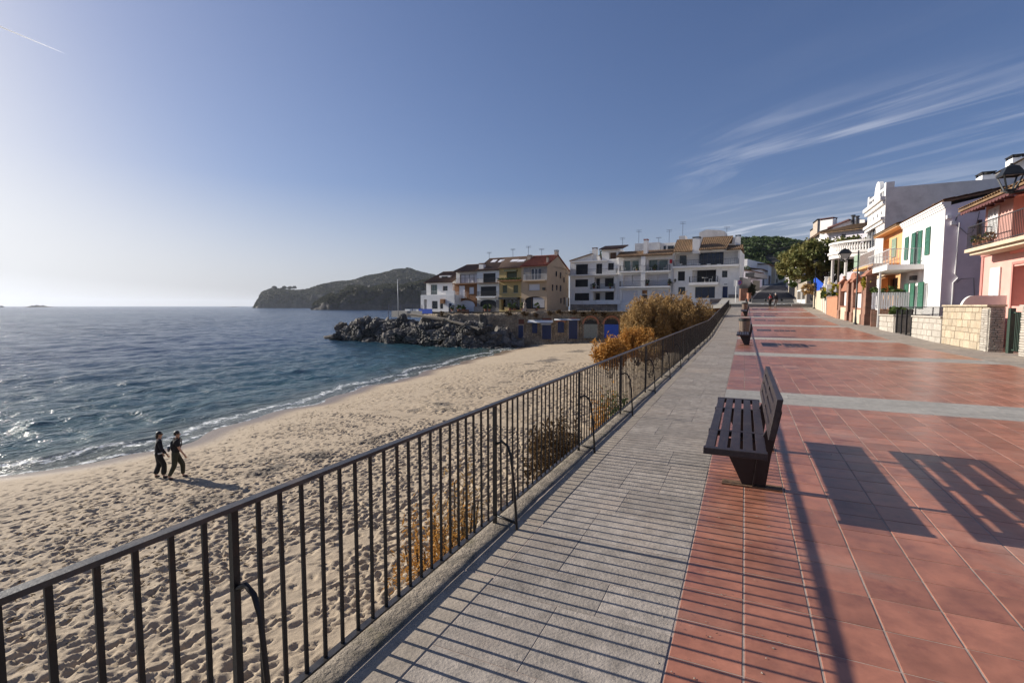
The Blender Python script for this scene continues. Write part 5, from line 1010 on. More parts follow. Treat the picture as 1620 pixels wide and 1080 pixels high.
def sea_wall():
    pts = [(668, 90), (690, 88), (735, 86), (820, 82.5), (866, 81), (905, 80), (985, 78), (1010, 77)]
    tops = [497, 496, 496, 494, 492, 492, 492, 492]
    t = root('sea_wall', 'old rubble stone wall with boat store doors behind the beach', 'wall', P(860, 535, 81)); mb = MB(); n = 12
    for (a, da), (b, db), ya, yb in zip(pts, pts[1:], tops, tops[1:]):
        A, B = P(a, 484, da), P(b, 484, db); F = Fac(A, B); za, zb = P(a, ya, da).z, P(b, yb, db).z; L = F.len; m = max(2, int(L/.6))
        grid = [[None]*(n+1) for _ in range(m+1)]
        for i in range(m+1):
            for j in range(n+1):
                u = L*i/m; zt = za+(zb-za)*i/m+.25*noise.noise((a+u*.9, 1, 2)); z = -6+(zt+6)*(j/n); q = F.p(u, z, .10*noise.noise((a*3+u*1.1, z*1.3, 5))-.25*(j/n)) if 0 < i < m else F.p(u, z, -.25*(j/n)); grid[i][j] = q
        for i in range(m):
            for j in range(n): mb.quad(grid[i][j], grid[i+1][j], grid[i+1][j+1], grid[i][j+1])
            mb.quad(grid[i][n], grid[i+1][n], grid[i+1][n]-F.n*.9, grid[i][n]-F.n*.9)
    mb.build('wall', MT['rubble'], t, True)
    def fac(x):
        for (a, da), (b, db) in zip(pts, pts[1:]):
            if a <= x <= b: return Fac(P(a, 484, da), P(b, 484, db))
    def bx(x0, y0, x1, y1, d0, d1, m, name, arch=0, nx=2, y0b=None):
        F = fac((x0+x1)/2).off(-.12); a, b, c, d = F.rect(x0, y0, x1, y1); par = t
        if name == 'door':
            fr = MB(); F.box(fr, a-.16, a, c, d, 0, .12); F.box(fr, b, b+.16, c, d, 0, .12)
            if not arch: F.box(fr, a-.16, b+.16, d, d+.18, 0, .12)
            fr.build('door_frame', MT['stone'], t)
        mb = MB(); w = (b-a)/nx
        for i in range(nx): F.box(mb, a+i*w+.012, a+(i+1)*w-.012, c, d, d0, d1)
        F.box(mb, a, b, c, d, d0-.03, d1-.04)
        o = mb.build(name, MT[m], t)
        if arch:
            k = 14; r = (b-a)/2; um = (a+b)/2; mb = MB(); mb.poly([F.p(um-r*math.cos(math.pi*i/k), d+r*arch*math.sin(math.pi*i/k), d1-.05) for i in range(k+1)], -F.n*.1); mb.build('fanlight', MT['dark' if name == 'door' else m], o)
            mb = MB()
            for i in range(k):
                a0, a1 = math.pi*i/k, math.pi*(i+1)/k; q = [(um-rr*math.cos(an), d+(rr if arch > .5 else r*arch+(rr-r))*math.sin(an)) for rr, an in ((r, a0), (r+.3, a0), (r+.3, a1), (r, a1))]; mb.poly([F.p(u, z, .10) for u, z in q], -F.n*.14)
            mb.build('brick_arch', MT['brickp'], t)
        return o
    bx(820.2, 514.6, 828, 534.6, .02, .08, 'navy', 'door', 0, 1); bx(820.2, 505, 828.8, 512.5, .02, .06, 'redp', 'boarded_window', 0, 1)
    bx(842.2, 511.2, 850, 526.8, .02, .08, 'navy', 'window_shutter'); bx(857.8, 514, 872, 536.4, .02, .08, 'navy', 'door', 0, 3); bx(857.8, 503, 871.8, 506.3, .02, .06, 'redp', 'boarded_window', 0, 1)
    bx(882.4, 510, 892.3, 526, .02, .08, 'navy', 'window_shutter', .35); bx(900, 507.2, 913.8, 536, .02, .08, 'navy', 'door', .3, 3)
    bx(923.8, 512.6, 945, 534.8, .02, .08, 'sage', 'door', .62, 2); bx(956, 513, 978.5, 534.4, .02, .08, 'blue', 'door', .70, 3)
    for x0, y0, x1, y1 in ((836.4, 506.3, 875.2, 510.2), (857, 511.6, 872.3, 513.3), (877.5, 504.3, 918, 506.4)):
        F = fac((x0+x1)/2); a, b, c, d = F.rect(x0, y0, x1, y1); mb = MB(); mb.hexa([F.p(u, z, dd) for z, k in ((c, 0), (d, 1)) for u, dd in ((a, -.1), (b, -.1), (b, .7-.45*k), (a, .7-.45*k))]); mb.build('canopy', MT['whitep'], t)
    F = fac(965).off(-1); p = F.hit(966, 541); z = float(beach_z(np.array([p.x]), np.array([p.y]))[0]); d = P(963.6, 541, 60); z = float(beach_z(np.array([d.x]), np.array([d.y]))[0])
    o = MB().tube([(d.x, d.y, z-.2), (d.x, d.y, z+1.75)], .10, 8).build('white_post', MT['whitep'], None, True); tag(o, 'white wooden post in the sand before the bright blue boat door', 'post')
    # scrub hanging over the wall top
    g = np.random.default_rng(4); ps, vs = [], []
    for x, y, w in ((700, 496, 8), (806, 495, 12), (832, 496, 12), (870, 495, 8), (908, 493, 14), (940, 493, 10), (1000, 493, 12), (848, 498, 6), (955, 497, 5), (885, 494, 9), (923, 497, 3)):
        F = fac(x); c = F.hit(x, y)+F.n*.2; q, v, _ = clumps(c, (w*.05, .35, .32), 12, 24, .22, g); ps.append(q); vs.append(v)
    o = foliage('wall_scrub', np.concatenate(ps), np.concatenate(vs), .15, MT['tamd']); tag(o, kind='stuff')
    # deck with railing and flagpole on the rocks
    F = Fac(P(614, 484, 97), P(668, 484, 92)); zt = F.z_(640, 491.6); d = root('deck', 'raised concrete deck with dark blue railing above the rocks', 'deck', F.p(3, zt))
    mb = MB(); F.box(mb, F.u_(619), F.len, zt-1.2, zt, -6, 0); mb.build('slab', MT['concrete'], d)
    for x in (614, 620, 633, 652, 667): mb = MB(); u = F.u_(x); F.box(mb, u, u+.08, zt-(1.6 if x < 619 else 0), zt+1.05, -.05, .03); mb.build('post', MT['navy'], d)
    for z in (.55, 1.02): mb = MB(); F.box(mb, F.u_(614)+.08, F.len, zt+z, zt+z+.05, -.03, .01); mb.build('rail', MT['navy'], d)
    mb = MB(); F.box(mb, F.u_(614), F.u_(619), zt-.08, zt-.02, -3, .02); mb.build('step_grid', MT['navy'], d)
    slabbox(F, d, 'white_board', 640, 488.5, 661, 492.5, -.2, -.1, 'whitep'); slabbox(F, d, 'blue_screen', 662, 488, 668, 493.5, -.2, -.1, 'blue')
    p = F.hit(632.3, 492)+F.n*.4; o = MB().tube([p-V(0, 0, 1), p+V(0, 0, 5.8)], [.085, .05], 8); o.ball(p+V(0, 0, 5.85), .09); o = o.build('flagpole', MT['railw'], None, True); tag(o, 'bare white flagpole standing at the deck rail above the rocks', 'flagpole')
    F = Fac(P(668, 484, 91), P(720, 484, 87)); a, b, c, e = F.rect(668, 488.5, 684, 496); mb = MB(); 
    for k in range(6): F.box(mb, a+k*(b-a)/6+.02, a+(k+1)*(b-a)/6-.02, c, e, 0, .05)
    F.box(mb, a, b, e-.12, e-.04, -.05, -.002); o = mb.build('blue_boarding', MT['blue']); tag(o, 'patchy blue board fence between the deck and the white seaside house', 'fence')
    # sloping path down to the rocks
    mb = MB(); A = P(648, 497, 88); B = P(705, 505, 84); mb.beam(A, B, 1.4, .3); B2 = P(715, 506, 84); mb.beam(B, P(760, 520, 80), 1.0, .25); o = mb.build('path', MT['ledge']); tag(o, kind='structure')
sea_wall()
# ================================================================== THE LANDWARD SIDE OF THE PROMENADE
def XF(x, y0, y1): return Fac((x, y0), (x, y1))      # facade facing the sea: left end = far end
def right_side():
    # ---------- pink house
    Fp = XF(9.7, 29.77, 20.5); z0 = 0; ze = Fp.z_(1560, 309)
    ze = 6.05
    h = house('pink_house', 'pink two storey house with scalloped maroon eaves, white shutters and iron balcony', Fp, 0, Fp.len, z0, ze, 8, 'pink', [
        ('open', 1601.5, 300, 1640, 398, {'deep': .9}), ('open', 1602, 419, 1640, 484, {'deep': 1.6})])
    for x0, y0, x1, y1 in ((1565.3, 331, 1573, 376), (1573.4, 327, 1581.3, 374.5), (1568, 424, 1575.6, 470), (1576, 423, 1583.6, 470)): window(Fp, h, Fp.rect(x0, y0, x1, y1), 'louvre', d=.02, m='whitep')
    Fi = Fp.off(.9); window(Fi, h, Fi.rect(1616, 330, 1632, 372), 'louvre', d=.02, m='whitep')
    zs = Fp.z_(1549.5, 406); mb = MB(); Fp.box(mb, -.06, Fp.len, zs-.05, zs+.05, .004, .06); Fp.box(mb, -.05, .18, z0, zs-.05, .004, .035); mb.build('string_course', MT['pinktrim'], h)
    mb = MB(); u = Fp.u_(1601.5); mb.build if False else None
    Fp.box(mb, u-.12, u-.004, z0, Fp.z_(1601, 419), .004, .04); Fp.box(mb, u-.12, Fp.len, Fp.z_(1601, 419), Fp.z_(1601, 419)+.1, .004, .04); mb.build('door_surround', MT['pinktrim'], h)
    # balcony
    ua = Fp.u_(1570, 395); zb = Fp.z_(1570, 394); mb = MB(); Fp.box(mb, ua, Fp.len-.3, zb-.14, zb, .004, .95); Fp.box(mb, ua+.12, Fp.len-.4, zb-.26, zb-.14, .004, .8); b = mb.build('balcony', MT['cream'], h)
    railing(Fp, b, ua+.04, Fp.len-.35, zb, .98, .88, 'railm', .84, .125, .016)
    for i in range(4):
        q = Fp.p(ua+.5+i*.45, zb+.02, .72); t = root('flower_pot', 'terracotta flower pot on the iron balcony of the pink house', 'flower pot', q, 'flower pots on the pink house balcony'); MB().lathe(q, [(0, 0), (.09, 0), (.14, .22), (.12, .22), (0, .2)], 10).build('pot', MT['terra'], t)
        pts, v, _ = clumps(q+V(0, 0, .34), (.16, .16, .18), 8, 12, .08); foliage('leaves', pts, v, .07, MT['tamb' if i % 2 else 'leafp'], t)
    # eaves: tile ends, scalloped board
    ov = .75; mb = MB(); zf = ze-.05; us = [-.5+k*.30 for k in range(int((Fp.len+.5)/.30)+1)]
    for u in us:
        pts = [Fp.p(u, zf, ov)]+[Fp.p(u+.15-.15*math.cos(math.pi*i/6), zf-.09-.10*math.sin(math.pi*i/6), ov) for i in range(7)]+[Fp.p(u+.30, zf, ov)]; mb.poly(pts, -Fp.n*.03)
    mb.build('scalloped_fascia', MT['maroon'], h)
    mb = MB(); a = [Fp.p(-.5, zf-.04, ov-.03), Fp.p(Fp.len, zf-.04, ov-.03), Fp.p(Fp.len, zf+.25, 0), Fp.p(-.5, zf+.25, 0)]; mb.hexa(a+[q+V(0, 0, .06) for q in a]); mb.build('soffit', MT['maroon'], h)
    roof(Fp, h, -.55, Fp.len, -ov-.06, zf+.06, 4, zf+2.2, 'roofy', p=.24)
    for k in range(10): u = -.1+k*.9; MB().beam(Fp.p(u, zf-.05, ov-.1), Fp.p(u, zf+.02, 0), .07, .1).build('rafter_tail', MT['maroon'], h)
    # ---------- white house with green shutters; its lilac flank faces the camera
    Fl = XF(9.0, 39.94, 32.41); z0 = gz(32)-.2; ze = Fl.z_(1487, 331)
    h = house('shuttered_house', 'white house with green louvred shutters and a pale lilac flank', Fl, 0, Fl.len, z0, ze, 6, 'white', [
        ('glass', 1447.5, 366, 1453, 423, {'nx': 1, 'fm': 'whitep', 'd': -.12}), ('glass', 1447, 452, 1452.5, 487, {'nx': 1, 'fm': 'whitep', 'd': -.12}), ('glass', 1462, 448, 1467.5, 487, {'nx': 1, 'fm': 'whitep', 'd': -.12})], top=False)
    for x0, y0, x1, y1 in ((1432.6, 375.5, 1437.8, 411), (1442.8, 369, 1448.8, 423), (1453.3, 365.5, 1458.7, 423), (1465.4, 360, 1472.2, 403), (1431.5, 449, 1437.2, 488), (1440.8, 448, 1447.4, 488), (1453.3, 446.5, 1461.8, 488)): window(Fl, h, Fl.rect(x0, y0, x1, y1), 'louvre', d=.02)
    S = Fac((9.0, 32.40), (16, 32.40)); mb = MB(); mb.poly([S.p(0, z0), S.p(6.3, z0), S.p(6.3, ze+1.0), S.p(3.2, ze+.75), S.p(0, ze)], -S.n*.05); mb.build('flank_wall', MT['lilac'], h)
    mb = MB(); 
    for k, (dz, dd) in enumerate(((0, .06), (.10, .11), (.20, .17))): Fl.box(mb, -.05, Fl.len+.02, ze-.08+dz, ze+.017+dz, -.2, dd)
    mb.build('cornice', MT['white'], h); roof(Fl, h, -.05, Fl.len, -.1, ze+.28, 5.5, ze+1.3, 'roof')
    r = S.rect(1545, 348, 1552, 394); mb = MB(); S.box(mb, r[0], r[1], r[2], r[3], .004, .03); w = mb.build('window', MT['brownp'], h); mb = MB(); S.box(mb, r[0]+.06, r[1]-.06, r[2]+.06, r[3]-.06, .031, .04); mb.build('pane', MT['glass'], w)
    u = S.u_(1512, 400); mb = MB(); mb.tube([S.p(u-.05, z0, .06), S.p(u-.05, S.z_(1512, 447), .06), S.p(u+.12, S.z_(1512, 440), .06), S.p(u, S.z_(1512, 433), .06), S.p(u+.05, S.z_(1512, 352), .06)], .035, 6); mb.build('drainpipe', MT['whitep'], h)
    mb = MB(); r = S.rect(1496.5, 341, 1504, 346.5); S.box(mb, *r, .01, .18); r = S.rect(1504, 350, 1512, 356); S.box(mb, *r, .01, .08); mb.build('junction_box', MT['whitep'], h)
    cab = [(1512, 356), (1520, 362), (1530, 371), (1538, 367), (1545, 352), (1549, 335)]; mb = MB(); mb.tube([S.p(S.u_(x, y), S.z_(x, y), .04) for x, y in cab], .015, 5); mb.tube([S.p(S.u_(x, y), S.z_(x, y), .04) for x, y in ((1511, 350), (1514, 341), (1522, 337), (1549, 333))], .022, 5); mb.tube([S.p(S.u_(x, y), S.z_(x, y), .04) for x, y in ((1513, 447), (1520, 441), (1540, 440), (1541, 478))], .014, 5); mb.build('cables', MT['greyc'], h)
    # veranda canopy with two posts, railing above
    zc = Fl.z_(1432, 424.5); c0, c1 = Fl.u_(1425, 430), Fl.u_(1462, 430); mb = MB(); Fl.box(mb, -.9, c1, zc-.28, zc, .01, 1.7); b = mb.build('veranda_roof', MT['white'], h); railing(Fl, b, -.85, c1-.05, zc, .9, 1.6, 'railw', 1.5, .16, .014)
    for u in (-.8, 2.4): mb = MB(); Fl.box(mb, u, u+.1, z0, zc-.28, 1.5, 1.6); mb.build('veranda_post', MT['whitep'], h)
    o = slabbox(Fl, h, 'wall_lamp', 1446.8, 436, 1451.5, 443, .02, .25, 'frame')
    # ---------- orange house
    Fo = XF(9.25, 46.2, 39.98); z0 = gz(42)-.2; ze = Fo.z_(1421, 359)
    h = house('orange_house', 'orange house between the white villa and the green shuttered house', Fo, 0, Fo.len, z0, ze, 7, 'orange', [
        ('open', 1394.8, 380, 1406, 412, {'deep': .9}), ('open', 1394, 440, 1404.5, 466, {'deep': 1.0}), ('glass', 1408, 440, 1420, 466, {'nx': 2, 'm': 'brownp'})])
    window(Fo, h, Fo.rect(1411.8, 377.5, 1418.8, 407), 'louvre', d=.02, m='pgreen'); window(Fo.off(.85), h, Fo.off(.85).rect(1398, 384, 1405.5, 412), 'glass', d=.03, nx=1)
    roof(Fo, h, -.2, Fo.len, -.6, ze-.1, 4, ze+1.1, 'roofy'); mb = MB(); Fo.box(mb, -.2, Fo.len, ze-.26, ze-.17, .004, .55); mb.build('soffit', MT['orange'], h)
    for k in (1.2, 2.6): chimney(Fo, h, 5-k, 5.5-k, ze+.2, ze+1.35, 1.5+k*.3, 2.1+k*.3, 'brickp')
    b = balcony(Fo, h, 1386, 1424, 421, 424, 1.5, .95, 'orange', 'railw'); slabbox(Fo, b, 'glass_screen', 1386.5, 402, 1397, 421, 1.44, 1.47, 'pgreen')
    mb = MB(); zc = Fo.z_(1400, 432); a = [Fo.p(1.2, zc-.9, 1.6), Fo.p(4, zc-.9, 1.6), Fo.p(4, zc, .02), Fo.p(1.2, zc, .02)]; mb.hexa(a+[q+V(0, 0, .05) for q in a]); mb.build('awning', MT['cream'], h)
    # ---------- tall white villa
    Fv = XF(9.5, 53.4, 47.3); z0 = gz(50)-.3; ze = Fv.z_(1392, 322)
    h = house('white_villa', 'tall white villa with arched window, stepped pediment and long blank grey flank', Fv, 0, Fv.len, z0, ze, 14, 'white', [
        ('glass', 1371.8, 358.6, 1385.3, 392, {'nx': 3, 'arch': .32, 'fm': 'whitep'})])
    S = Fac((9.5, 47.28), (30, 47.28)); zl, zr_ = S.z_(1401, 297), S.z_(1562, 283); mb = MB(); mb.poly([S.p(.0, z0), S.p(12.4, z0), S.p(12.4, zr_), S.p(.5, zl), S.p(0, zl-.05)], -S.n*.06); mb.build('flank_wall', MT['white2'], h)
    mb = MB()
    for zz, hh, dd in ((ze-.05, .28, .35), (ze-.35, .22, .2), (ze-1.5, .2, .28), (ze-1.75, .16, .15)): Fv.box(mb, -.2, Fv.len+.0, zz, zz+hh, .004, dd)
    mb.build('cornice', MT['white'], h)
    mb = MB(); zp = Fv.z_(1392, 301)
    for k in range(9): u = .2+k*(Fv.len-.5)/8; Fv.box(mb, u, u+.12, ze+.25, zp-.25, -.28, -.1)
    Fv.box(mb, -.1, Fv.len, zp-.25, zp-.05, -.35, -.03); Fv.box(mb, Fv.len-.55, Fv.len+.02, ze+.23, zp+.18, -.5, .03); Fv.box(mb, -.12, .4, ze+.23, zp+.18, -.5, .03)
    um = Fv.len*.5; mb.poly([Fv.p(um-.95, ze+.23, -.02)]+[Fv.p(um-.95*math.cos(math.pi*i/10), zp-.1+.95*math.sin(math.pi*i/10), -.02) for i in range(11)]+[Fv.p(um+.95, ze+.23, -.02)], -Fv.n*.3)
    mb.build('pediment', MT['white'], h)
    for k in range(4): mb = MB(); Fv.box(mb, .9+k*1.35, 1.15+k*1.35, ze-1.0, ze-.75, .004, .02); mb.build('vent', MT['frame'], h)
    for x0, x1, y in ((1542, 1562, 273), (1587.5, 1605, 246)):
        Sx = S.off(2.5 if x0 < 1580 else 5); chimney(Sx, h, Sx.u_(x0), Sx.u_(x1), zr_-1, Sx.z_(x0, y), 0, 1.2, 'white', 'dark')
    mb = MB(); Sx = S.off(3.4); a = [(Sx.u_(x, y), Sx.z_(x, y)) for x, y in ((1564, 283), (1620, 252), (1660, 252), (1660, 290), (1564, 300))]; mb.poly([Sx.p(*q) for q in a], -S.n*4); mb.build('attic', MT['white2'], h)
    mb = MB(); A, B = Sx.p(Sx.u_(1563, 281), Sx.z_(1563, 281), .3), Sx.p(Sx.u_(1620, 251), Sx.z_(1620, 251), .3); mb.beam(A, B, .6, .14); mb.build('verge', MT['roofy'], h)
    # curved balcony in front
    cx, cy_, rad = 10.6, 56.2, 3.5; zf = V(0, 0, 0); zb = P(1355, 404, 49.5).z; ztop = P(1355, 389, 49.5).z
    def arc(r, z, n=26, a0=R(178), a1=R(300)): return [V(cx+r*math.cos(a0+(a1-a0)*i/n), cy_+r*math.sin(a0+(a1-a0)*i/n), z) for i in range(n+1)]
    b = root('round_balcony', 'rounded stone balcony with pale balusters on columns before the white villa', 'balcony', (cx, cy_, gz(55)))
    def ring(r0, r1, za, zb_, name, m, n=26):
        mb = MB(); A, B = arc(r0, za, n), arc(r1, za, n)
        for i in range(n): c = [A[i], A[i+1], B[i+1], B[i]]; mb.hexa(c+[V(q.x, q.y, zb_) for q in c])
        return mb.build(name, MT[m], b)
    ring(.2, rad, zb-.55, zb-.2, 'slab', 'white2'); ring(rad-.3, rad+.12, zb-.2, zb, 'base_moulding', 'white2'); ring(rad-.26, rad+.06, ztop-.18, ztop, 'coping', 'white2')
    for q in arc(rad-.1, zb, 34):
        o = MB().lathe(q, [(.08, 0), (.10, .05), (.06, .12), (.11, .35*(ztop-zb)), (.05, .68*(ztop-zb)), (.08, ztop-zb-.18)], 8).build('baluster', MT['white2'], b, True)
    for i in (1, 9, 20):
        q = arc(rad-.3, gz(52), 26)[i]; MB().lathe(q, [(.16, 0), (.13, .15), (.12, zb-.6-q.z), (.17, zb-.55-q.z)], 12).build('column', MT['white2'], b, True)
    mb = MB(); mb.box(9.6, 13.5, 56.5, 57, gz(56), zb-.55); mb.build('back_wall', MT['white'], b)
    # ---------- houses farther up
    F1 = Fac(P(1300, 484, 62), P(1366, 484, 58)); za = F1.z_(1330, 366)
    h = house('hillside_house', 'white house with ochre tiled hipped roof and tall chimney above the plane tree', F1, 0, F1.len, 1.5, za, 8, 'lilac', [('glass', 1311, 369, 1319.5, 380, {'nx': 1, 'm': 'shutw', 'fm': 'whitep'}), ('glass', 1331, 370, 1338, 376, {'nx': 1})])
    roof(F1, h, -.3, F1.len+.3, -.6, za, 3.5, za+1.25, 'roofy', back=(8, za), u0t=2.4, u1t=F1.len+.3)
    Fq = F1.off(2.5); chimney(Fq, h, Fq.u_(1292.5), Fq.u_(1312), za-2, Fq.z_(1302, 345.5), 0, 1.0, 'white', 'maroon')
    mb = MB(); a = [(Fq.u_(x, y), Fq.z_(x, y)) for x, y in ((1312, 361), (1346, 347.5), (1368, 347.5), (1368, 372), (1312, 372))]; mb.poly([Fq.p(*q) for q in a], -Fq.n*3); mb.build('upper_gable', MT['white'], h)
    A, B = Fq.p(*a[0], .2), Fq.p(*a[1], .2); mb = MB(); mb.beam(A, B, .5, .14); mb.build('verge', MT['maroon'], h)
    for x, y in ((1349.5, 341), (1356, 342.5)): q = Fq.hit(x, y+8); MB().lathe(q-V(0, 0, .5), [(.16, 0), (.16, 1.0), (.26, 1.02), (.26, 1.15), (0, 1.2)], 8).build('flue', MT['frame'], h)
    F2 = Fac(P(1272, 484, 76), P(1300, 484, 64)); za = F2.z_(1290, 376)
    h = house('hillside_house', 'white narrow house with grey chimneys and brown roofs behind the plane tree', F2, 0, F2.len, 1.5, za, 7, 'white', [('glass', 1280, 381, 1284, 389, {'nx': 1})])
    roof(F2, h, -.3, F2.len+.1, -.5, za, 3.5, za+1.3, 'roof', back=(7.5, za)); Fq = F2.off(2)
    for x0, x1, y in ((1281.5, 1288.5, 356), (1277.5, 1281.5, 367.5)): chimney(Fq, h, Fq.u_(x0), Fq.u_(x1), za-1, Fq.z_(x0, y), 0, .8, 'chim', 'dark')
right_side()
# ---------------------------------------------------------------- garden walls and gates
def stones(F, par, u0, u1, z0, zt0, zt1, m, hmin, hmax, wmin, wmax, th=.05, jt=.012, g=random.Random(5)):
    """each stone of a coursed wall is an object; the top follows zt0..zt1"""
    z = z0
    while z < max(zt0, zt1)-.05:
        hh = g.uniform(hmin, hmax); u = u0
        while u < u1-.02:
            w = min(g.uniform(wmin, wmax), u1-u); 
            if u1-u-w < wmin*.5: w = u1-u
            zt = min(zt0, zt1)+abs(zt1-zt0)*.5
            b = min(z+hh, zt)
            if b-z > .04:
                e = g.uniform(0, .014); mb = MB(); a0, a1, c0, c1 = u+jt/2, u+w-jt/2, z+jt/2, b-jt/2; i = .012
                q = [F.p(a0, c0, .002), F.p(a1, c0, .002), F.p(a1, c1, .002), F.p(a0, c1, .002)]; r = [F.p(a0+i*g.uniform(.3, 1.3), c0+i, th*.6+e), F.p(a1-i, c0+i*g.uniform(.3, 1.3), th*.6+e), F.p(a1-i*g.uniform(.3, 1.3), c1-i, th*.6+e), F.p(a0+i, c1-i*g.uniform(.3, 1.3), th*.6+e)]
                mb.hexa(q+r); cen = F.p((a0+a1)/2, (c0+c1)/2); o = mb.build('stone', MT[m], par, org=cen); o.location = cen-wloc(par)
            u += w
        z += hh
def walls():
    g = random.Random(8)
    # tall cream limestone wall, its end pier facing the camera
    F = Fac((7.97, 28.15), (8.02, 23.75)); t = root('limestone_wall', 'tall cream limestone garden wall with a layered stone end pier', 'wall', F.p(2, 0)); zt = 1.63
    mb = MB(); F.box(mb, 0, F.len, -.1, zt, -.42, 0); mb.build('core', MT['mortar'], t); stones(F, t, .0, F.len-.55, .0, zt-.03, zt-.03, 'lime', .18, .38, .2, .72)
    stones(F, t, F.len-.54, F.len, 0, zt-.03, zt-.03, 'limes', .06, .1, .22, .5, .055, .006); E = Fac(F.p(F.len+.003, 0), F.p(F.len+.003, 0, -.44)); stones(E, t, 0, .44, 0, zt-.03, zt-.03, 'limes', .06, .1, .14, .3, .055, .006)
    u = 0
    while u < F.len: w = min(g.uniform(.45, .7), F.len+.05-u); mb = MB(); F.box(mb, u+.004, u+w-.004, zt, zt+.07, -.47, .09); mb.build('coping_stone', MT['lime'], t); u += w
    # dark green gate and the next pier
    o = root('green_gate', 'dark green metal gate post beside the cream limestone pier', 'gate', (8.5, 23.3, 0)); MB().box(8.42, 8.56, 23.25, 23.45, 0, 1.58).build('post', MT['pgreen_d'], o)
    for k in range(7): MB().box(8.44, 8.48, 22.9-.11*k, 22.94-.11*k, .1, 1.45).build('bar', MT['pgreen_d'], o)
    for z in (.1, 1.4): MB().box(8.50, 8.54, 22.2, 23.25, z, z+.05).build('rail', MT['pgreen_d'], o)
    F = Fac((8.3, 22.1), (8.35, 18)); t = root('stone_pier_wall', 'pale layered stone garden wall on the camera side of the green gate', 'wall', F.p(1, 0)); mb = MB(); F.box(mb, 0, F.len, -.1, 1.62, -.4, 0); mb.build('core', MT['mortar'], t); stones(F, t, 0, F.len, 0, 1.6, 1.6, 'limes', .07, .11, .3, .6, .05, .006)
    mb = MB(); F.box(mb, -.03, F.len, 1.62, 1.69, -.45, .08); mb.build('coping', MT['limes'], t)
    # white curved wall behind
    mb = MB(); A, B = V(8.3, 27.2, 0), V(15, 27.2, 0); F = Fac(A, B); zt = F.z_(1580, 467.3); n = 10; u0 = F.u_(1521, 480); r = F.u_(1540, 475)-u0; zz = zt-.62
    mb.poly([F.p(u0, 0)]+[F.p(u0+r*(1-math.cos(math.pi/2*i/n)), zz+.62*math.sin(math.pi/2*i/n)) for i in range(n+1)]+[F.p(F.len, zt), F.p(F.len, 0)], -F.n*.25); o = mb.build('white_wall', MT['white2']); tag(o, 'smooth white wall with a rounded end before the pink house', 'wall')
    # low pale wall
    F = Fac((7.72, 31.55), (7.95, 28.2)); t = root('low_stone_wall', 'low pale block wall between the black gate and the tall limestone wall', 'wall', F.p(1, 0)); zt = F.z_(1470, 500.5); mb = MB(); F.box(mb, 0, F.len, -.1, zt-.05, -.35, 0); mb.build('core', MT['mortar'], t); stones(F, t, 0, F.len, -.02, zt-.06, zt-.06, 'limes', .22, .32, .5, .8)
    mb = MB(); F.box(mb, -.02, F.len-.01, zt-.05, zt+.02, -.4, .08); mb.build('coping', MT['limes'], t)
    # planter block
    F = Fac((7.2, 35.75), (7.45, 33.75)); t = root('stone_planter', 'pale stone block planter with green plants and a dark mesh screen', 'planter', F.p(1, .25)); zt = F.z_(1400, 498); mb = MB(); F.box(mb, 0, F.len, .05, zt-.04, -1.9, 0); mb.build('core', MT['mortar'], t); stones(F, t, 0, F.len, .2, zt-.05, zt-.05, 'limes', .24, .34, .4, .8)
    E = Fac(F.p(F.len+.003, 0), F.p(F.len+.003, 0, -1.9)); stones(E, t, 0, 1.9, .1, zt-.05, zt-.05, 'limes', .24, .34, .4, .8); mb = MB(); F.box(mb, -.05, F.len+.06, zt-.04, zt+.03, -1.95, .09); mb.build('coping', MT['limes'], t)
    pts, v, _ = clumps(F.p(1, zt+.15, -.6), (.55, .8, .25), 26, 14, .15); foliage('plants', pts, v, .12, MT['leafp'], t)
    mb = MB()
    for k in range(24): u = .2+k*.34; 
    # dark mesh fence and black bar gate behind low walls
    F = Fac((8.0, 35.2), (8.35, 28.5)); t = root('mesh_fence', 'dark see-through mesh screen above the low pale walls', 'fence', F.p(3, 1)); za, zb = F.z_(1440, 501), F.z_(1440, 485); mb = MB(); 
    for z in (za, zb-.04): F.box(mb, 0, F.len, z, z+.04, -.02, .02)
    n = int(F.len/.06)
    for k in range(n): F.box(mb, k*.06, k*.06+.009, za+.04, zb-.04, -.004, .004)
    mb.build('mesh_panel', MT['frame'], t)
    for u in (0, F.len/3, 2*F.len/3, F.len-.05): mb = MB(); F.box(mb, u, u+.05, 0, zb, -.06, -.021); mb.build('post', MT['lampm'], t)
    F = Fac((7.5, 33.6), (7.72, 31.65)); t = root('bar_gate', 'black barred garden gate between two low pale walls', 'gate', F.p(1, .1)); zb = F.z_(1440, 489)
    for u in (.02, .65, 1.25, F.len-.1): mb = MB(); F.box(mb, u, u+.06, 0, zb, -.03, .03); mb.build('post', MT['lampm'], t)
    for k in range(16): u = .1+k*(F.len-.2)/16; mb = MB(); F.box(mb, u, u+.022, .12, zb-.05, -.045, -.032); mb.build('bar', MT['lampm'], t)
    for z in (.14, zb-.1): mb = MB(); F.box(mb, .06, F.len-.06, z, z+.04, -.075, -.047); mb.build('rail', MT['lampm'], t)
    # dark brick low wall with white palisade
    F = Fac((7.12, 37.7), (9.0, 37.5)); t = root('brick_low_wall', 'low dark brick wall carrying a white palisade fence', 'wall', F.p(1, .3)); zt = F.z_(1390, 490); mb = MB(); F.box(mb, 0, F.len, 0, zt, -.3, 0); mb.build('wall', MT['brick'], t)
    zp = F.z_(1395, 462.5); n = 16
    for k in range(n): u = F.len*k/n; mb = MB(); F.box(mb, u+.012, u+F.len/n-.012, zt+.05, zp, -.16, -.13); mb.build('picket', MT['shutw'], t)
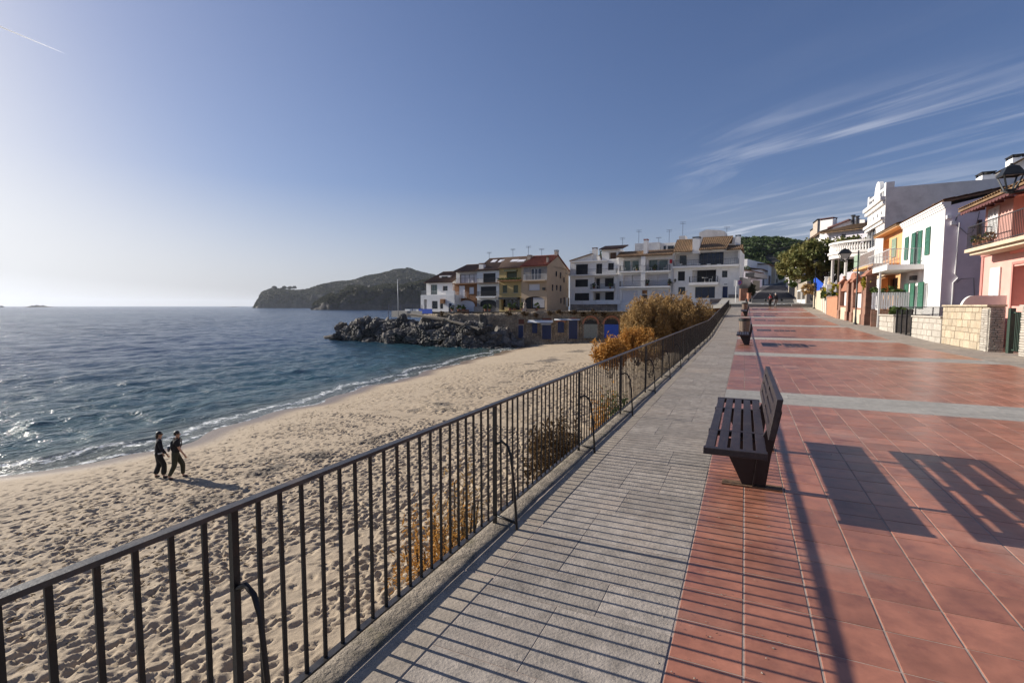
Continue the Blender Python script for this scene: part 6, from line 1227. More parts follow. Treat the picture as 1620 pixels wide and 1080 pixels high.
    for z in (zt+.2, zp-.2): mb = MB(); F.box(mb, 0, F.len, z, z+.06, -.20, -.165); mb.build('rail', MT['shutw'], t)
    pts, v, _ = clumps(F.p(.9, zp+.1, -.9), (1.0, .5, .25), 24, 14, .18); o = foliage('hedge', pts, v, .12, MT['leafp']); tag(o, 'low green hedge behind the white palisade', 'hedge')
    pts, v, _ = clumps(F.p(-.1, zp+.6, -1.6), (.35, .35, .5), 30, 14, .15); o = foliage('flowering_bush', pts, v, .12, MT['flow']); tag(o, 'yellow flowering bush between the brick gateway and the orange house', 'bush')
    # brick gateway
    F = Fac((6.55, 46.0), (7.02, 38.9)); t = root('brick_gateway', 'red brick gateway of four gabled piers with white door leaves', 'gateway', F.p(3, .6)); Z = lambda u: gz((F.p(u, 0)).y)-.1
    us = [0, 2.1, 3.9, 5.2, F.len]; tops = [(1326, 461), (1340, 459), (1352, 458), (1365, 432)]
    def pier(u0, u1, zt, d0=-.55, d1=0.0):
        z0 = Z(u0); mb = MB(); F.box(mb, u0, u1, z0, zt, d0, d1); F.box(mb, u0-.05, u1+.05, z0, z0+.75, d0-.05, d1+.05); mb.build('pier', MT['brick'], t)
        mb = MB(); F.box(mb, u0-.08, u1+.08, zt, zt+.10, d0-.08, d1+.08); mb.build('plinth_course', MT['brickp'], t) if False else None
        um = (d0+d1)/2; mb.poly([F.p(u0-.05, zt+.1, d0-.05), F.p(u0-.05, zt+.1, d1+.05), F.p(u0-.05, zt+.42, um)], F.u*(u1-u0+.1)); pc = mb.build('pier_cap', MT['brickp'], t); MB().ball(F.p((u0+u1)/2, zt+.50, um), .11, 8, 6).build('finial', MT['brickp'], pc)
    zt = [F.z_(1329, 449), F.z_(1345, 447), F.z_(1350, 446), F.z_(1365, 437.5)]
    spans = [(0, .5), (2.3, 2.8), (3.6, 4.1), (F.len-1.0, F.len)]
    for (a, b), z in zip(spans, zt): pier(a, b, z)
    for a, b, z in ((.5, 2.3, zt[1]-.55), (4.1, F.len-1.0, zt[2]-.75)):
        z0 = Z(a); mb = MB(); F.box(mb, a, b, z0, z0+1.0, -.45, -.05); mb.build('dado', MT['cream'], t); mb = MB(); F.box(mb, a, b, z0+1.0, z0+1.08, -.5, .0); mb.build('dado_coping', MT['brickp'], t); mb = MB(); F.box(mb, a, b, z, z+.198, -.45, -.05); um = (a+b)/2
        mb.poly([F.p(a, z+.2, -.1), F.p(b, z+.2, -.1), F.p(um, z+.75, -.1)], -F.n*.3); mb.build('lintel', MT['brickp'], t); mb = MB(); F.box(mb, a+.15, b-.15, z0+1.08, z-.01, -.33, -.28)
        for k in range(5): uu = a+.15+(b-a-.3)*k/5; F.box(mb, uu+.02, uu+(b-a-.3)/5-.02, z0+1.1, z-.05, -.279, -.25)
        mb.build('door_leaf', MT['whitep'], t)
    mb = MB(); z0 = Z(3.2); F.box(mb, 2.8, 3.6, z0, z0+.3, -.4, -.1); mb.build('threshold', MT['brick'], t)
    mb = MB(); zq = zt[1]; mb.poly([F.p(2.5, zq+.1, -.15)]+[F.p(3.2-.7*math.cos(math.pi*i/10), zq+.25+.45*math.sin(math.pi*i/10), -.15) for i in range(11)]+[F.p(3.9, zq+.1, -.15)], -F.n*.25); mb.build('arched_top', MT['brickp'], t)
    # salmon wall, white balustrade wall, cream wall, white gates up to the street
    def wl(x0, y0, X0, x1, y1, X1): pass
    A, B = V(6.55, 52.0, 0), V(6.5, 46.1, 0); F = Fac(A, B); zt = F.z_(1312, 470.5); mb = MB(); F.box(mb, 0, F.len, .5, zt, -.25, 0); F.box(mb, -.02, F.len+.0, zt, zt+.06, -.3, .05); o = mb.build('salmon_wall', MT['orangew']); tag(o, 'salmon rendered garden wall beside the brick gateway', 'wall')
    g2 = np.random.default_rng(3); 
    for x, y, w, m, lb in ((1318, 462, .9, 'flow', 'yellow bush behind the salmon garden wall'), (1281, 458, .8, 'tamb', 'ochre bush above the cream garden wall'), (1309, 467, .5, 'leafp', 'small green bush between the statues and the salmon wall')):
        c = P(x, y, 45 if x > 1300 else 55); pts, v, _ = clumps(c, (w, w, w*.8), 40, 16, .22, g2); o = foliage('bush', pts, v, .14, MT[m]); tag(o, lb, 'bush')
    F = Fac((6.85, 57.2), (6.56, 52.1)); t = root('balustrade_wall', 'white concrete balustrade wall with figures on its piers', 'wall', F.p(2, 1)); zt = F.z_(1299, 472); mb = MB(); F.box(mb, 0, F.len, .6, zt, -.25, 0); mb.build('base', MT['cream'], t); zc = F.z_(1299, 457.5); mb = MB()
    for k in range(5): z = zt+.05+k*(zc-zt-.1)/5; F.box(mb, .2, F.len-.4, z, z+(zc-zt)/9, -.18, -.06)
    mb.build('balustrade_bars', MT['whitep'], t)
    for u, hh in ((0, .15), (2.6, .9), (F.len-.42, .1)): mb = MB(); F.box(mb, u, u+.4, .6, zc+hh, -.32, .06); mb.poly([F.p(u-.04, zc+hh, -.36), F.p(u+.44, zc+hh, -.36), F.p(u+.44, zc+hh, .1), F.p(u-.04, zc+hh, .1)], V(0, 0, .08)); mb.build('pier', MT['whitep'], t)
    for u in (.2, F.len-.2): MB().lathe(F.p(u, zc+.2, -.13), [(.12, 0), (.15, .15), (.09, .3), (.13, .45), (.05, .52), (.08, .6), (0, .68)], 8).build('figure', MT['cream'], t)
    F = Fac((6.95, 65.6), (6.86, 57.3)); zt = F.z_(1281, 463.5); mb = MB(); F.box(mb, 0, F.len, 1.0, zt, -.25, 0); F.box(mb, 0, F.len, zt, zt+.05, -.28, .03); o = mb.build('cream_wall', MT['cream']); tag(o, 'plain cream garden wall running up to the white gates', 'wall')
    F = Fac(P(1261.5, 484, 66), P(1275.5, 484, 60)); t = root('white_gate', 'pair of white metal garden gates at the top of the promenade', 'gate', F.p(1, 1.5)); 
    for x0, x1 in ((1262, 1268), (1269.3, 1275.3)):
        r = F.rect(x0, 459, x1, 480); mb = MB(); F.box(mb, r[0], r[0]+.12, r[2], r[3], 0, .08); F.box(mb, r[1]-.12, r[1], r[2], r[3], 0, .08); F.box(mb, r[0]+.12, r[1]-.12, r[3]-.14, r[3], 0, .08); F.box(mb, r[0]+.12, r[1]-.12, r[2], r[2]+.5, 0, .08); gt = mb.build('gate_leaf', MT['whitep'], t)
        mb = MB(); n = 6
        for k in range(1, n): u = r[0]+.12+(r[1]-r[0]-.24)*k/n; F.box(mb, u-.02, u+.02, r[2]+.5, r[3]-.14, .02, .06)
        mb.build('bars', MT['frame'], gt)
MT['pgreen_d'] = mat('dark_green_paint', (.035, .06, .045), .5, .1, 5)
walls()
# ================================================================== FENCE
def fence():
    t = root('iron_fence', 'dark brown iron railing running along the promenade edge above the beach', 'fence', (-1.67, 0, 0)); X = -1.67; p0 = .1065; Y1 = 65.6
    seg = [-1.0]+[y for y in np.arange(0, 66, 2.0)][0:]; seg = sorted(set([-1.0]+[float(y) for y in range(1, 66)]+[Y1]))
    mb = MB(); mr = MB()
    for a, b in zip(seg, seg[1:]):
        za, zb = gz(a), gz(b); ja, jb = .004*noise.noise((a*.8, 0, 0)), .004*noise.noise((b*.8, 0, 0))
        mb.hexa([V(X+s*.020+j*2, y, z+h+j) for h, z_ in ((.912, 0), (.930, 0)) for s, y, z, j in ((-1, a, za, ja), (1, a, za, ja), (1, b, zb, jb), (-1, b, zb, jb))])
        mr.hexa([V(X+s*.018, y, z+h) for h, z_ in ((.062, 0), (.074, 0)) for s, y, z in ((-1, a, za), (1, a, za), (1, b, zb), (-1, b, zb))])
    mb.build('top_rail', MT['rail'], t); mr.build('bottom_rail', MT['rail'], t)
    def bar(w, d, h0, h1, name):
        b = MB(); b.box(-w/2, w/2, -d/2, d/2, h0, h1); me_o = b.build(name, MT['iron'], None); me = me_o.data; bpy.data.objects.remove(me_o); return me
    bm = bar(.009, .018, .0745, .9115, 'baluster'); pm = bar(.024, .026, .0, .9115, 'post')
    st = MB(); st.tube([(.012, 0, .62), (.06, 0, .645), (.105, 0, .62), (.135, 0, .55), (.165, 0, .3), (.185, 0, .0)], .0105, 8, False); st.beam((.014, 0, .075), (.175, 0, .05), .02, .012)
    so_ = st.build('stay', MT['iron'], None, True); sm = so_.data; bpy.data.objects.remove(so_)
    ps = []; k = 0; ys = []; y = 1.2-20*p0
    i = 0
    while y < Y1:
        if i % 20 == 0: ps.append(y)
        else: ys.append(y)
        y += p0; i += 1
    def add(me, name, y, par=t):
        o = bpy.data.objects.new(name, me); COL.objects.link(o); o.parent = par; o.location = (0, y, gz(y)); return o
    near = [y for y in ys if y > .3][:300]; s = set(near); rest = [y for y in ys if y not in s]
    for y in near: o = add(bm, 'baluster', y); o.rotation_euler = (random.uniform(-.003, .003), random.uniform(-.004, .004), 0)
    mb = MB()
    for y in rest: z = gz(y); mb.box(X-.0055, X+.0055, y-.0095, y+.0095, z+.0745, z+.9115)
    o = mb.build('far_balusters', MT['iron'], t); o['kind'] = 'stuff'
    for y in ps: q = add(pm, 'post', y); q.rotation_euler = (random.uniform(-.006, .006), random.uniform(-.003, .003), random.uniform(-.08, .08)); add(sm, 'stay', 0, q).location = (0, 0, 0)
fence()
# ================================================================== BENCHES AND BINS
def bench_proto():
    t = root('park_bench', '', 'bench'); L = 2.58; h = L/2
    # local: the seat faces -x, towards the sea; y runs along its length
    for k in range(5):
        a = -.325+k*.0975; b = a+.0755
        mb = MB(); MB.box(mb, a, b, -h+.07, h-.07, .428, .474); mb.build('seat_slat', MT['bench'], t, bevel=.004)
    for y in (-h, -.60, .56, h-.07):
        e = y in (-h, h-.07); mb = MB(); mb.box(-.335, .148, y, y+(.07 if e else .05), .420, .4765 if e else .4755); mb.build('seat_rail', MT['bench'], t, bevel=.004)
    bx = lambda z: .148+(z-.56)*.16
    for k in range(4):
        z0 = .575+k*.0915; z1 = z0+.0585
        mb = MB(); mb.hexa([V(bx(z)+dx, y, z) for z in (z0, z1) for dx, y in ((0, -h+.08), (.042, -h+.08), (.042, h-.08), (0, h-.08))]); mb.build('back_slat', MT['bench'], t, bevel=.003)
    for y, w in ((-h+.06, .26), (-.06, .12), (h-.32, .26)):
        mb = MB(); mb.hexa([V(bx(z)+dx, yy, z) for z in (.5745, .9085) for dx, yy in ((-.002, y), (.044, y), (.044, y+w), (-.002, y+w))]); mb.build('back_stile', MT['bench'], t, bevel=.003)
    for y in (-.70, .69):
        lg = MB(); lg.poly([V(-.22, y, .418), V(.10, y, .418), V(.192, y, .60), V(.235, y, .80), V(.262, y, .80), V(.275, y, .70), V(.20, y, .30), V(.165, y, .014), V(-.03, y, .014)], V(0, .055, 0)); l = lg.build('leg', MT['benchleg'], t)
        fl = MB(); fl.box(-.20, .30, y-.035, y+.09, .0, .013); fl.build('foot_plate', MT['rust'], l)
        rib = MB(); rib.poly([V(.055, y-.002, .014), V(.07, y-.002, .014), V(.12, y-.002, .40), V(.10, y-.002, .40)], V(0, -.03, 0)); rib.build('rib', MT['benchleg'], l)
    return t
def benches():
    p = bench_proto(); km = kidmap()
    spots = [(.055, 5.73, 'dark slatted bench with its long shadow on the red tiles, closest to the railing stays'), (.06, 24.2, 'dark slatted bench beside the brown bin and the paired drain grates'), (.06, 48.6, 'third dark slatted bench along the promenade, before the second bin'), (.06, 61.0, 'small dark slatted bench by the promenade steps')]
    labs = ['large dark slatted bench casting a long barred shadow across the red tiles', spots[1][2], spots[2][2], spots[3][2]]
    for i, (x, y, _) in enumerate(spots):
        o = p if i == 0 else copy_tree(p, km); o.location = (x, y, gz(y)); o['label'] = labs[i]; o['group'] = 'dark benches along the promenade'
        if i: o.rotation_euler = (math.atan2(gz(y+1)-gz(y-1), 2), 0, 0)
benches()
def bins():
    for i, (x, y, lb) in enumerate(((.02, 29.6, 'brown tapered litter bin standing behind the middle bench'), (.02, 54.5, 'brown tapered litter bin farther up, below the steps'))):
        t = root('litter_bin', lb, 'bin', (x, y, gz(y)), 'litter bins beside the benches'); c = V(x, y, gz(y))
        MB().lathe(c, [(0, .02), (.21, .02), (.22, .1), (.27, .80), (.265, .82), (.24, .82), (.235, .75), (0, .72)], 18).build('body', MT['binm'], t, False)
        MB().lathe(c, [(.255, .80), (.29, .81), (.295, .93), (.28, .95), (.21, .95), (.20, .90), (.255, .86)], 18).build('rim', MT['lampm'], t); MB().lathe(c, [(.05, 0), (.05, .03), (0, .03)], 8).build('foot', MT['lampm'], t)
        for k in range(10): a = k*math.pi/5; q = V(math.cos(a), math.sin(a), 0); MB().beam(c+q*.222+V(0, 0, .08), c+q*.268+V(0, 0, .78), .05, .012).build('slat', MT['binm'], t)
bins()
def grates():
    k = 0
    for y, lb in ((23.9, 'beyond the first pale band'), (33.1, 'beyond the second pale band'), (42.2, 'beyond the third pale band'), (51.3, 'beyond the fourth pale band'), (60.2, 'near the steps')):
        a = math.atan2(gz(y+1)-gz(y-1), 2)
        def gr(x0, x1, w, lab, grp):
            t = root('drain_grate', lab, 'grate', ((x0+x1)/2, y+w/2, gz(y+w/2)), grp); t.rotation_euler = (a, 0, 0); n = int((x1-x0)/.055); hx = (x1-x0)/2
            mb = MB(); mb.box(-hx, hx, -w/2, -w/2+.03, -.01, .004); mb.box(-hx, hx, w/2-.03, w/2, -.01, .004); mb.box(-hx, -hx+.03, -w/2+.03, w/2-.03, -.01, .004); mb.box(hx-.03, hx, -w/2+.03, w/2-.03, -.01, .004)
            o = mb.build('frame', MT['lampm'], None); o.parent = t
            mb = MB(); mb.quad(V(-hx, -w/2, .0005), V(hx, -w/2, .0005), V(hx, w/2, .0005), V(-hx, w/2, .0005))
            for i in range(n): u = -hx+.03+(2*hx-.06)*i/n; mb.box(u, u+.028, -w/2+.03, w/2-.03, .0006, .003)
            o = mb.build('bars', MT['frame'], None); o.parent = t
        gr(.72, 1.47, 1.25, 'large square dark drain grate in the red tiles '+lb, 'large drain grates in the promenade')
        for i in range(4): gr(1.62+i*.29, 1.62+i*.29+.25, .9, 'small dark drain grate of the row of four '+lb, 'small drain grates '+lb)
grates()
# ================================================================== LAMPS
def lamps():
    p = ground(1353, 513); zt = p.z+P(1353, 395, 1).z*0; D = (p-EYEV).dot(FH); ztop = P(1353, 396, D).z
    t = root('street_lamp', 'black bracket street lamp standing before the brick gateway', 'street lamp', p)
    MB().tube([p, p+V(0, 0, .5), V(p.x, p.y, ztop)], [.06, .05, .042], 10).build('post', MT['lampm'], t, True); MB().lathe(p, [(.13, 0), (.12, .06), (.07, .12), (.06, .5), (.05, .52)], 12).build('foot', MT['lampm'], t)
    zl = P(1336, 413, D).z; c = P(1336, 411, D); za = P(1352, 419, D).z
    MB().tube([V(p.x, p.y, za-.25), V(p.x, p.y, za)+(c-p).normalized()*.1+V(0, 0, .12), V(c.x, c.y, zl-.04)-RT*-.2, V(c.x, c.y, zl-.06)], .025, 6).build('arm', MT['lampm'], t)
    lantern(t, V(c.x, c.y, zl), .78)
    p2 = ground(1288, 484); D2 = 54; q = P(1288, 488, D2); q.z = gz(q.y); t = root('street_lamp', 'thin dark lamp post standing against the cream garden wall', 'street lamp', q); MB().tube([q, q+V(0, 0, 4.6)], [.06, .04], 8).build('post', MT['lampm'], t); MB().lathe(q, [(.12, 0), (.1, .1), (.06, .2)], 8).build('foot', MT['lampm'], t); lantern(t, q+V(0, 0, 4.6), .7)
    q = P(1325, 470, 50); q.z = gz(q.y); t = root('telegraph_pole', 'brown wooden pole rising beside the round balcony', 'pole', q); MB().tube([q, V(q.x, q.y, P(1325, 398, 50).z)], [.11, .09], 8).build('post', MT['bark'], t)
    for z in (-.3, -.6): e = V(q.x, q.y, P(1325, 398, 50).z+z); MB().beam(e-RT*.15, e+RT*.15, .05, .05).build('insulator', MT['lampm'], t)
    # lamp close by, its post outside the view
    b = P(1597, 304, 9.0); t = root('wall_lantern', 'black four sided lantern on a bracket arm seen against the pink house', 'lantern', (b.x+1.6, b.y+.1, 0))
    lantern(t, b, .46, .72)
    w = wloc(t); MB().tube([b-V(0, 0, .02), b+V(.35, .02, .06), b+V(.9, .05, .02), V(w.x, w.y, b.z+.02)], .022, 8).build('arm', MT['lampm'], t, True); MB().tube([V(w.x, w.y, 0), V(w.x, w.y, 1), V(w.x, w.y, b.z+.2)], [.075, .06, .05], 10).build('post', MT['lampm'], t, True)
def lantern(par, b, H, k=1.0):
    """four sided lantern whose base sits at b"""
    r0, r1 = .085*H/.5*k, .20*H/.5*k; zb, zt = b.z+.08*H, b.z+.62*H; lo = root; c = lambda r, z: [V(b.x+sx*r, b.y+sy*r, z) for sx, sy in ((-1, -1), (1, -1), (1, 1), (-1, 1))]
    A, B = c(r0, zb), c(r1, zt); mb = MB(); mb.lathe(b, [(.0, -.05*H), (.05, -.04*H), (.06, .04*H), (r0*.9, .08*H)], 8)
    for i in range(4): mb.beam(A[i], B[i], .022*H/.5, .022*H/.5); mb.beam(B[i], B[(i+1) % 4], .03*H/.5, .03*H/.5); mb.beam(A[i], A[(i+1) % 4], .022*H/.5, .022*H/.5)
    for i in range(4): # curved stays below the glass
        m = V(b.x, b.y, b.z)+(A[i]-V(b.x, b.y, A[i].z))*1.5+V(0, 0, .06*H); mb.tube([V(b.x, b.y, b.z), m, A[i].lerp(B[i], .35)], .009*H/.5, 5)
    f = mb.build('lantern_frame', MT['lampm'], par)
    mb = MB(); C = c(r1*1.12, zt+.02*H); Dn = c(r1*.62, b.z+.93*H); mb.hexa(C+Dn); E = c(r1*.25, b.z+1.0*H); mb.hexa([q+V(0, 0, .001) for q in Dn]+E); mb.ball((b.x, b.y, b.z+1.03*H), .03*H/.5, 6, 5); mb.build('lantern_roof', MT['lampm'], par)
    mb = MB()
    for i in range(4):
        j = (i+1) % 4; q = [A[i].lerp(B[i], .12), A[j].lerp(B[j], .12), B[j], B[i]]; 
        if k < 1.5 and i in (0, 1): mb.poly(q, (V(b.x, b.y, zt)-q[2]).normalized()*.004)
    if H > .6: mb.build('lantern_glass', MT['lampg'], par)
lamps()
# ================================================================== ROCKS
def rock_mesh(name, seed, sub=4, m='rock', sharp=.34):
    bm = bmesh.new(); bmesh.ops.create_icosphere(bm, subdivisions=sub, radius=1)
    rr = random.Random(seed*31+5); pl = []
    for i in range(30): pl.append((Vector((rr.gauss(0, 1), rr.gauss(0, 1), rr.gauss(0, .9))).normalized(), rr.uniform(.55, .90)))
    st = Vector((rr.uniform(-.5, .5), rr.uniform(-.4, .4), 1)).normalized()
    for v in bm.verts:
        p = v.co.copy()
        for n, d in pl:
            e = p.dot(n)-d
            if e > 0: p -= n*e*.96
        q = p*1.6+Vector((seed*3.1, 0, 0)); w = q+Vector((noise.noise(q*.7), noise.noise(q*.7+Vector((5, 0, 0))), noise.noise(q*.8+Vector((0, 7, 0)))))*.7
        cr = abs(noise.noise(w*1.5)); cr2 = abs(noise.noise(w*3.4+Vector((9, 2, 1)))); bed = abs(noise.noise(Vector((p.dot(st)*5.5, seed*1.7, noise.noise(q)*.6))))
        f = 1+sharp*.8*noise.noise(q*.9)-.30*max(0, .13-cr)/.13-.16*max(0, .13-cr2)/.13-.07*max(0, .16-bed)/.16+.09*noise.fractal(q*4, .8, 2, 4)
        v.co = p*f
    me = bpy.data.meshes.new(name); bm.to_mesh(me); bm.free(); me.materials.append(MT[m]); return me
def rocks():
    lib = [rock_mesh('sea_rock', i, 5, 'rock' if i % 3 else 'rockd') for i in range(8)]; g = random.Random(12)
    # (px, py of the middle, depth, radii across / deep / high)
    big = [(545, 531, 97, 3.4, 3, 3.4), (562, 524, 96, 3.6, 3.4, 4.4), (578, 522, 95, 3.6, 3.5, 4.6), (592, 524, 93, 3.2, 3, 4.2), (604, 520, 93, 3.4, 3.2, 4.6), (618, 522, 92, 3.4, 3.2, 4.4), (634, 516, 91, 3.2, 3, 4.0), (628, 532, 88, 3.6, 2.6, 3.6), (645, 531, 87, 3.2, 2.6, 3.6), (650, 512, 91, 3, 3, 2.4),
           (662, 530, 86, 3.0, 2.6, 3.4), (676, 528, 85, 3.2, 2.6, 3.6), (690, 530, 84, 3.4, 2.8, 3.2), (706, 527, 83, 3.2, 2.6, 3.0), (672, 512, 90, 3.4, 2.6, 2.0), (690, 513, 88, 3, 2.6, 1.8), (705, 515, 86, 2.6, 2.4, 1.7), (722, 520, 83, 2.8, 2.4, 2.2), (742, 519, 82, 2.4, 2.2, 2.4), (762, 521, 81.5, 2.6, 2.2, 2.6), (778, 528, 80.5, 2.4, 2, 1.8),
           (540, 513, 99, 1.7, 1.6, 2.0), (531, 532, 98, 1.6, 1.5, 1.0), (520, 528, 101, 1.5, 1.5, .5), (630, 506, 92, 1.6, 1.5, 1.7), (569, 509, 96, 1.5, 1.5, 1.2), (587, 538, 91, 2.2, 1.8, 1.6), (606, 540, 89.5, 2.4, 1.8, 1.8), (553, 540, 95, 2.2, 1.8, 1.2), (519, 539, 97, 1.6, 1.3, .8), (640, 543, 86, 1.6, 1.3, 1.2), (660, 545, 84.5, 1.6, 1.3, 1.0)]
    small = [(688, 549, 80, 1.2, 1.2, 1.3), (702, 546, 79.5, 1.4, 1.3, 1.4), (716, 541, 79.5, 1.8, 1.6, 2.0), (728, 538, 79.5, 1.8, 1.6, 2.4), (742, 538, 79, 1.9, 1.6, 2.4), (752, 541, 78.5, 1.6, 1.4, 2.0), (734, 549, 77.5, 1.3, 1.2, 1.3), (748, 552, 76.5, 1.2, 1.1, 1.1), (719, 550, 77.8, 1.2, 1.1, 1.2), (766, 545, 78, 1.4, 1.2, 1.1), (778, 541, 79, 1.4, 1.2, 1.1), (790, 541, 79, 1.2, 1.1, .9), (802, 540, 79.5, 1.1, 1, .8), (757, 557, 75.5, .9, .8, .6), (775, 549, 76.8, 1.1, 1, .8), (790, 547, 77, 1.0, .9, .6), (815, 542, 79, .9, .8, .5), (709, 536, 82, 1.6, 1.4, 1.4)]
    k = 0
    SPECIAL = {(540, 513): 'rounded boulder standing apart at the seaward end of the rocky point', (520, 528): 'low flat rock just breaking the water off the seaward tip', (519, 539): 'small wet rock in the water off the tip of the point', (630, 506): 'upright rounded boulder at the foot of the flagpole', (569, 509): 'small pale topped boulder on the crest of the seaward mound', (650, 512): 'boulder on the crest right below the blue board fence', (762, 521): 'tall brown boulder close to the sea wall beside the navy door', (757, 557): 'lone low rock at the wet sand edge before the rock heap', (815, 542): 'small rock lying farthest along the sand towards the navy door', (728, 538): 'largest pale rock in the heap where sand meets the point'}
    for lst, lab0, grp, nm in ((big, 'large dark grey boulder of the rocky point below the terrace', 'large boulders of the rocky point', 'boulder'), (small, 'broken grey rock heaped where the beach meets the point', 'broken grey rocks at the beach edge', 'rock')):
        for (px, py, D, a, b, c) in lst:
            lab = SPECIAL.get((px, py), lab0)
            o = bpy.data.objects.new(nm, lib[k % 8]); COL.objects.link(o); o.location = P(px, py+5, D); o.scale = (a*1.02, b*1.05, c*.74); o.rotation_euler = (g.uniform(-.25, .25), g.uniform(-.25, .25), g.uniform(0, 6.28)) if False else (g.uniform(-.2, .2), g.uniform(-.2, .2), YAW+g.choice((0, math.pi))+g.uniform(-.5, .5)); tag(o, lab, 'rock', grp); k += 1
    # mass of the point that joins the boulders
    nx, ny = 150, 60; v = np.zeros((nx, ny, 3)); T_ = [(515, -6), (535, -4), (560, -1.6), (600, -1.6), (650, -1.2), (700, -1.0), (760, -1.5), (800, -2.5), (830, -3.4)]
    for i in range(nx):
        px = 515+315*i/(nx-1); zt = np.interp(px, [a for a, b in T_], [b for a, b in T_]); D0 = np.interp(px, [515, 560, 640, 720, 830], [98, 94, 87, 80, 79]); D1 = D0+np.interp(px, [515, 600, 700, 830], [5, 9, 9, 4])
        for j in range(ny):
            t = j/(ny-1); p = P(px, 500, D0+(D1-D0)*t); h = min(1, t*3)**.6*(1 if t < .8 else (1-(t-.8)*1.5)); q = Vector((p.x*.35, p.y*.35, 3)); z = -6+(zt+6)*h+1.6*noise.fractal(q, 1, 2, 5)*h-1.2*max(0, .15-abs(noise.noise(q*1.4)))/.15
            v[i, j] = (p.x, p.y, z)
    o = npmesh('rocky_point', v.reshape(-1, 3), gridfaces(nx, ny), MT['rock'], False); tag(o, kind='structure')
    # rubble between
    vs, fs = [], []; n = 0; ps = []
    for _ in range(520):
        px = g.uniform(690, 832); D = np.interp(px, [690, 760, 832], [80, 77, 80])+g.uniform(-1.0, 5); py = 0; p = P(px, 500, D); z = float(beach_z(np.array([p.x]), np.array([p.y]))[0]); z = max(z, SEA-.1)
        s = g.uniform(.12, .5)*(1 if px < 800 else .7); ps.append((p.x, p.y, z+s*.2, s))
    base = rock_mesh('rubble', 50, 1); bv = np.array([tuple(q.co) for q in base.vertices]); bf = np.array([list(p.vertices) for p in base.polygons])
    V_, F_ = [], []
    for i, (x, y, z, s) in enumerate(ps):
        a = g.uniform(0, 6.28); c, sn = math.cos(a), math.sin(a); sc = np.array([s*g.uniform(.7, 1.3), s*g.uniform(.7, 1.3), s*g.uniform(.5, 1)]); w = bv*sc; w = np.stack([w[:, 0]*c-w[:, 1]*sn, w[:, 0]*sn+w[:, 1]*c, w[:, 2]], 1)+np.array([x, y, z]); V_.append(w); F_.append(bf+i*len(bv))
    o = npmesh('rubble', np.concatenate(V_), np.concatenate(F_), MT['rock'], False); tag(o, kind='stuff')
    # sand-coloured ledge along the wall foot
    for px, py, h, lab in ((765, 510, 3.2, 'pale jagged stump of rock against the sea wall, taller one'), (751, 515, 2.2, 'pale jagged stump of rock against the sea wall, lower one')):
        o = bpy.data.objects.new('rock_stump', lib[3]); COL.objects.link(o); o.location = P(px, py+8, 82); o.scale = (1.0, 1.0, h*.75); o.rotation_euler = (.1, .15, px); tag(o, lab, 'rock')
rocks()
# ================================================================== PEOPLE
def skinned(name, joints, edges, m, par, rootv=0, sub=2):
    """joints: {name: ((x,y,z), r or (rx,ry))}"""
    keys = list(joints); ix = {k: i for i, k in enumerate(keys)}; me = bpy.data.meshes.new(name)
    me.from_pydata([joints[k][0] for k in keys], [(ix[a], ix[b]) for a, b in edges], []); o = bpy.data.objects.new(name, me); COL.objects.link(o)
    s = o.modifiers.new('skin', 'SKIN'); s.use_smooth_shade = True; lay = me.skin_vertices[0] if me.skin_vertices else None
    if lay is None:
        bm = bmesh.new(); bm.from_mesh(me); bm.verts.layers.skin.verify(); bm.to_mesh(me); bm.free(); lay = me.skin_vertices[0]
    for k in keys:
        r = joints[k][1]; lay.data[ix[k]].radius = r if isinstance(r, tuple) else (r, r)
    lay.data[rootv].use_root = True
    u = o.modifiers.new('sub', 'SUBSURF'); u.levels = sub; u.render_levels = sub
    dg = bpy.context.evaluated_depsgraph_get(); dg.update(); nm = bpy.data.meshes.new_from_object(o.evaluated_get(dg)); old = o.data; o.modifiers.clear(); o.data = nm; bpy.data.meshes.remove(old); nm.name = name
    nm.materials.clear(); nm.materials.append(MT[m]); nm.polygons.foreach_set('use_smooth', [True]*len(nm.polygons)); nm.update()
    o.parent = par; return o
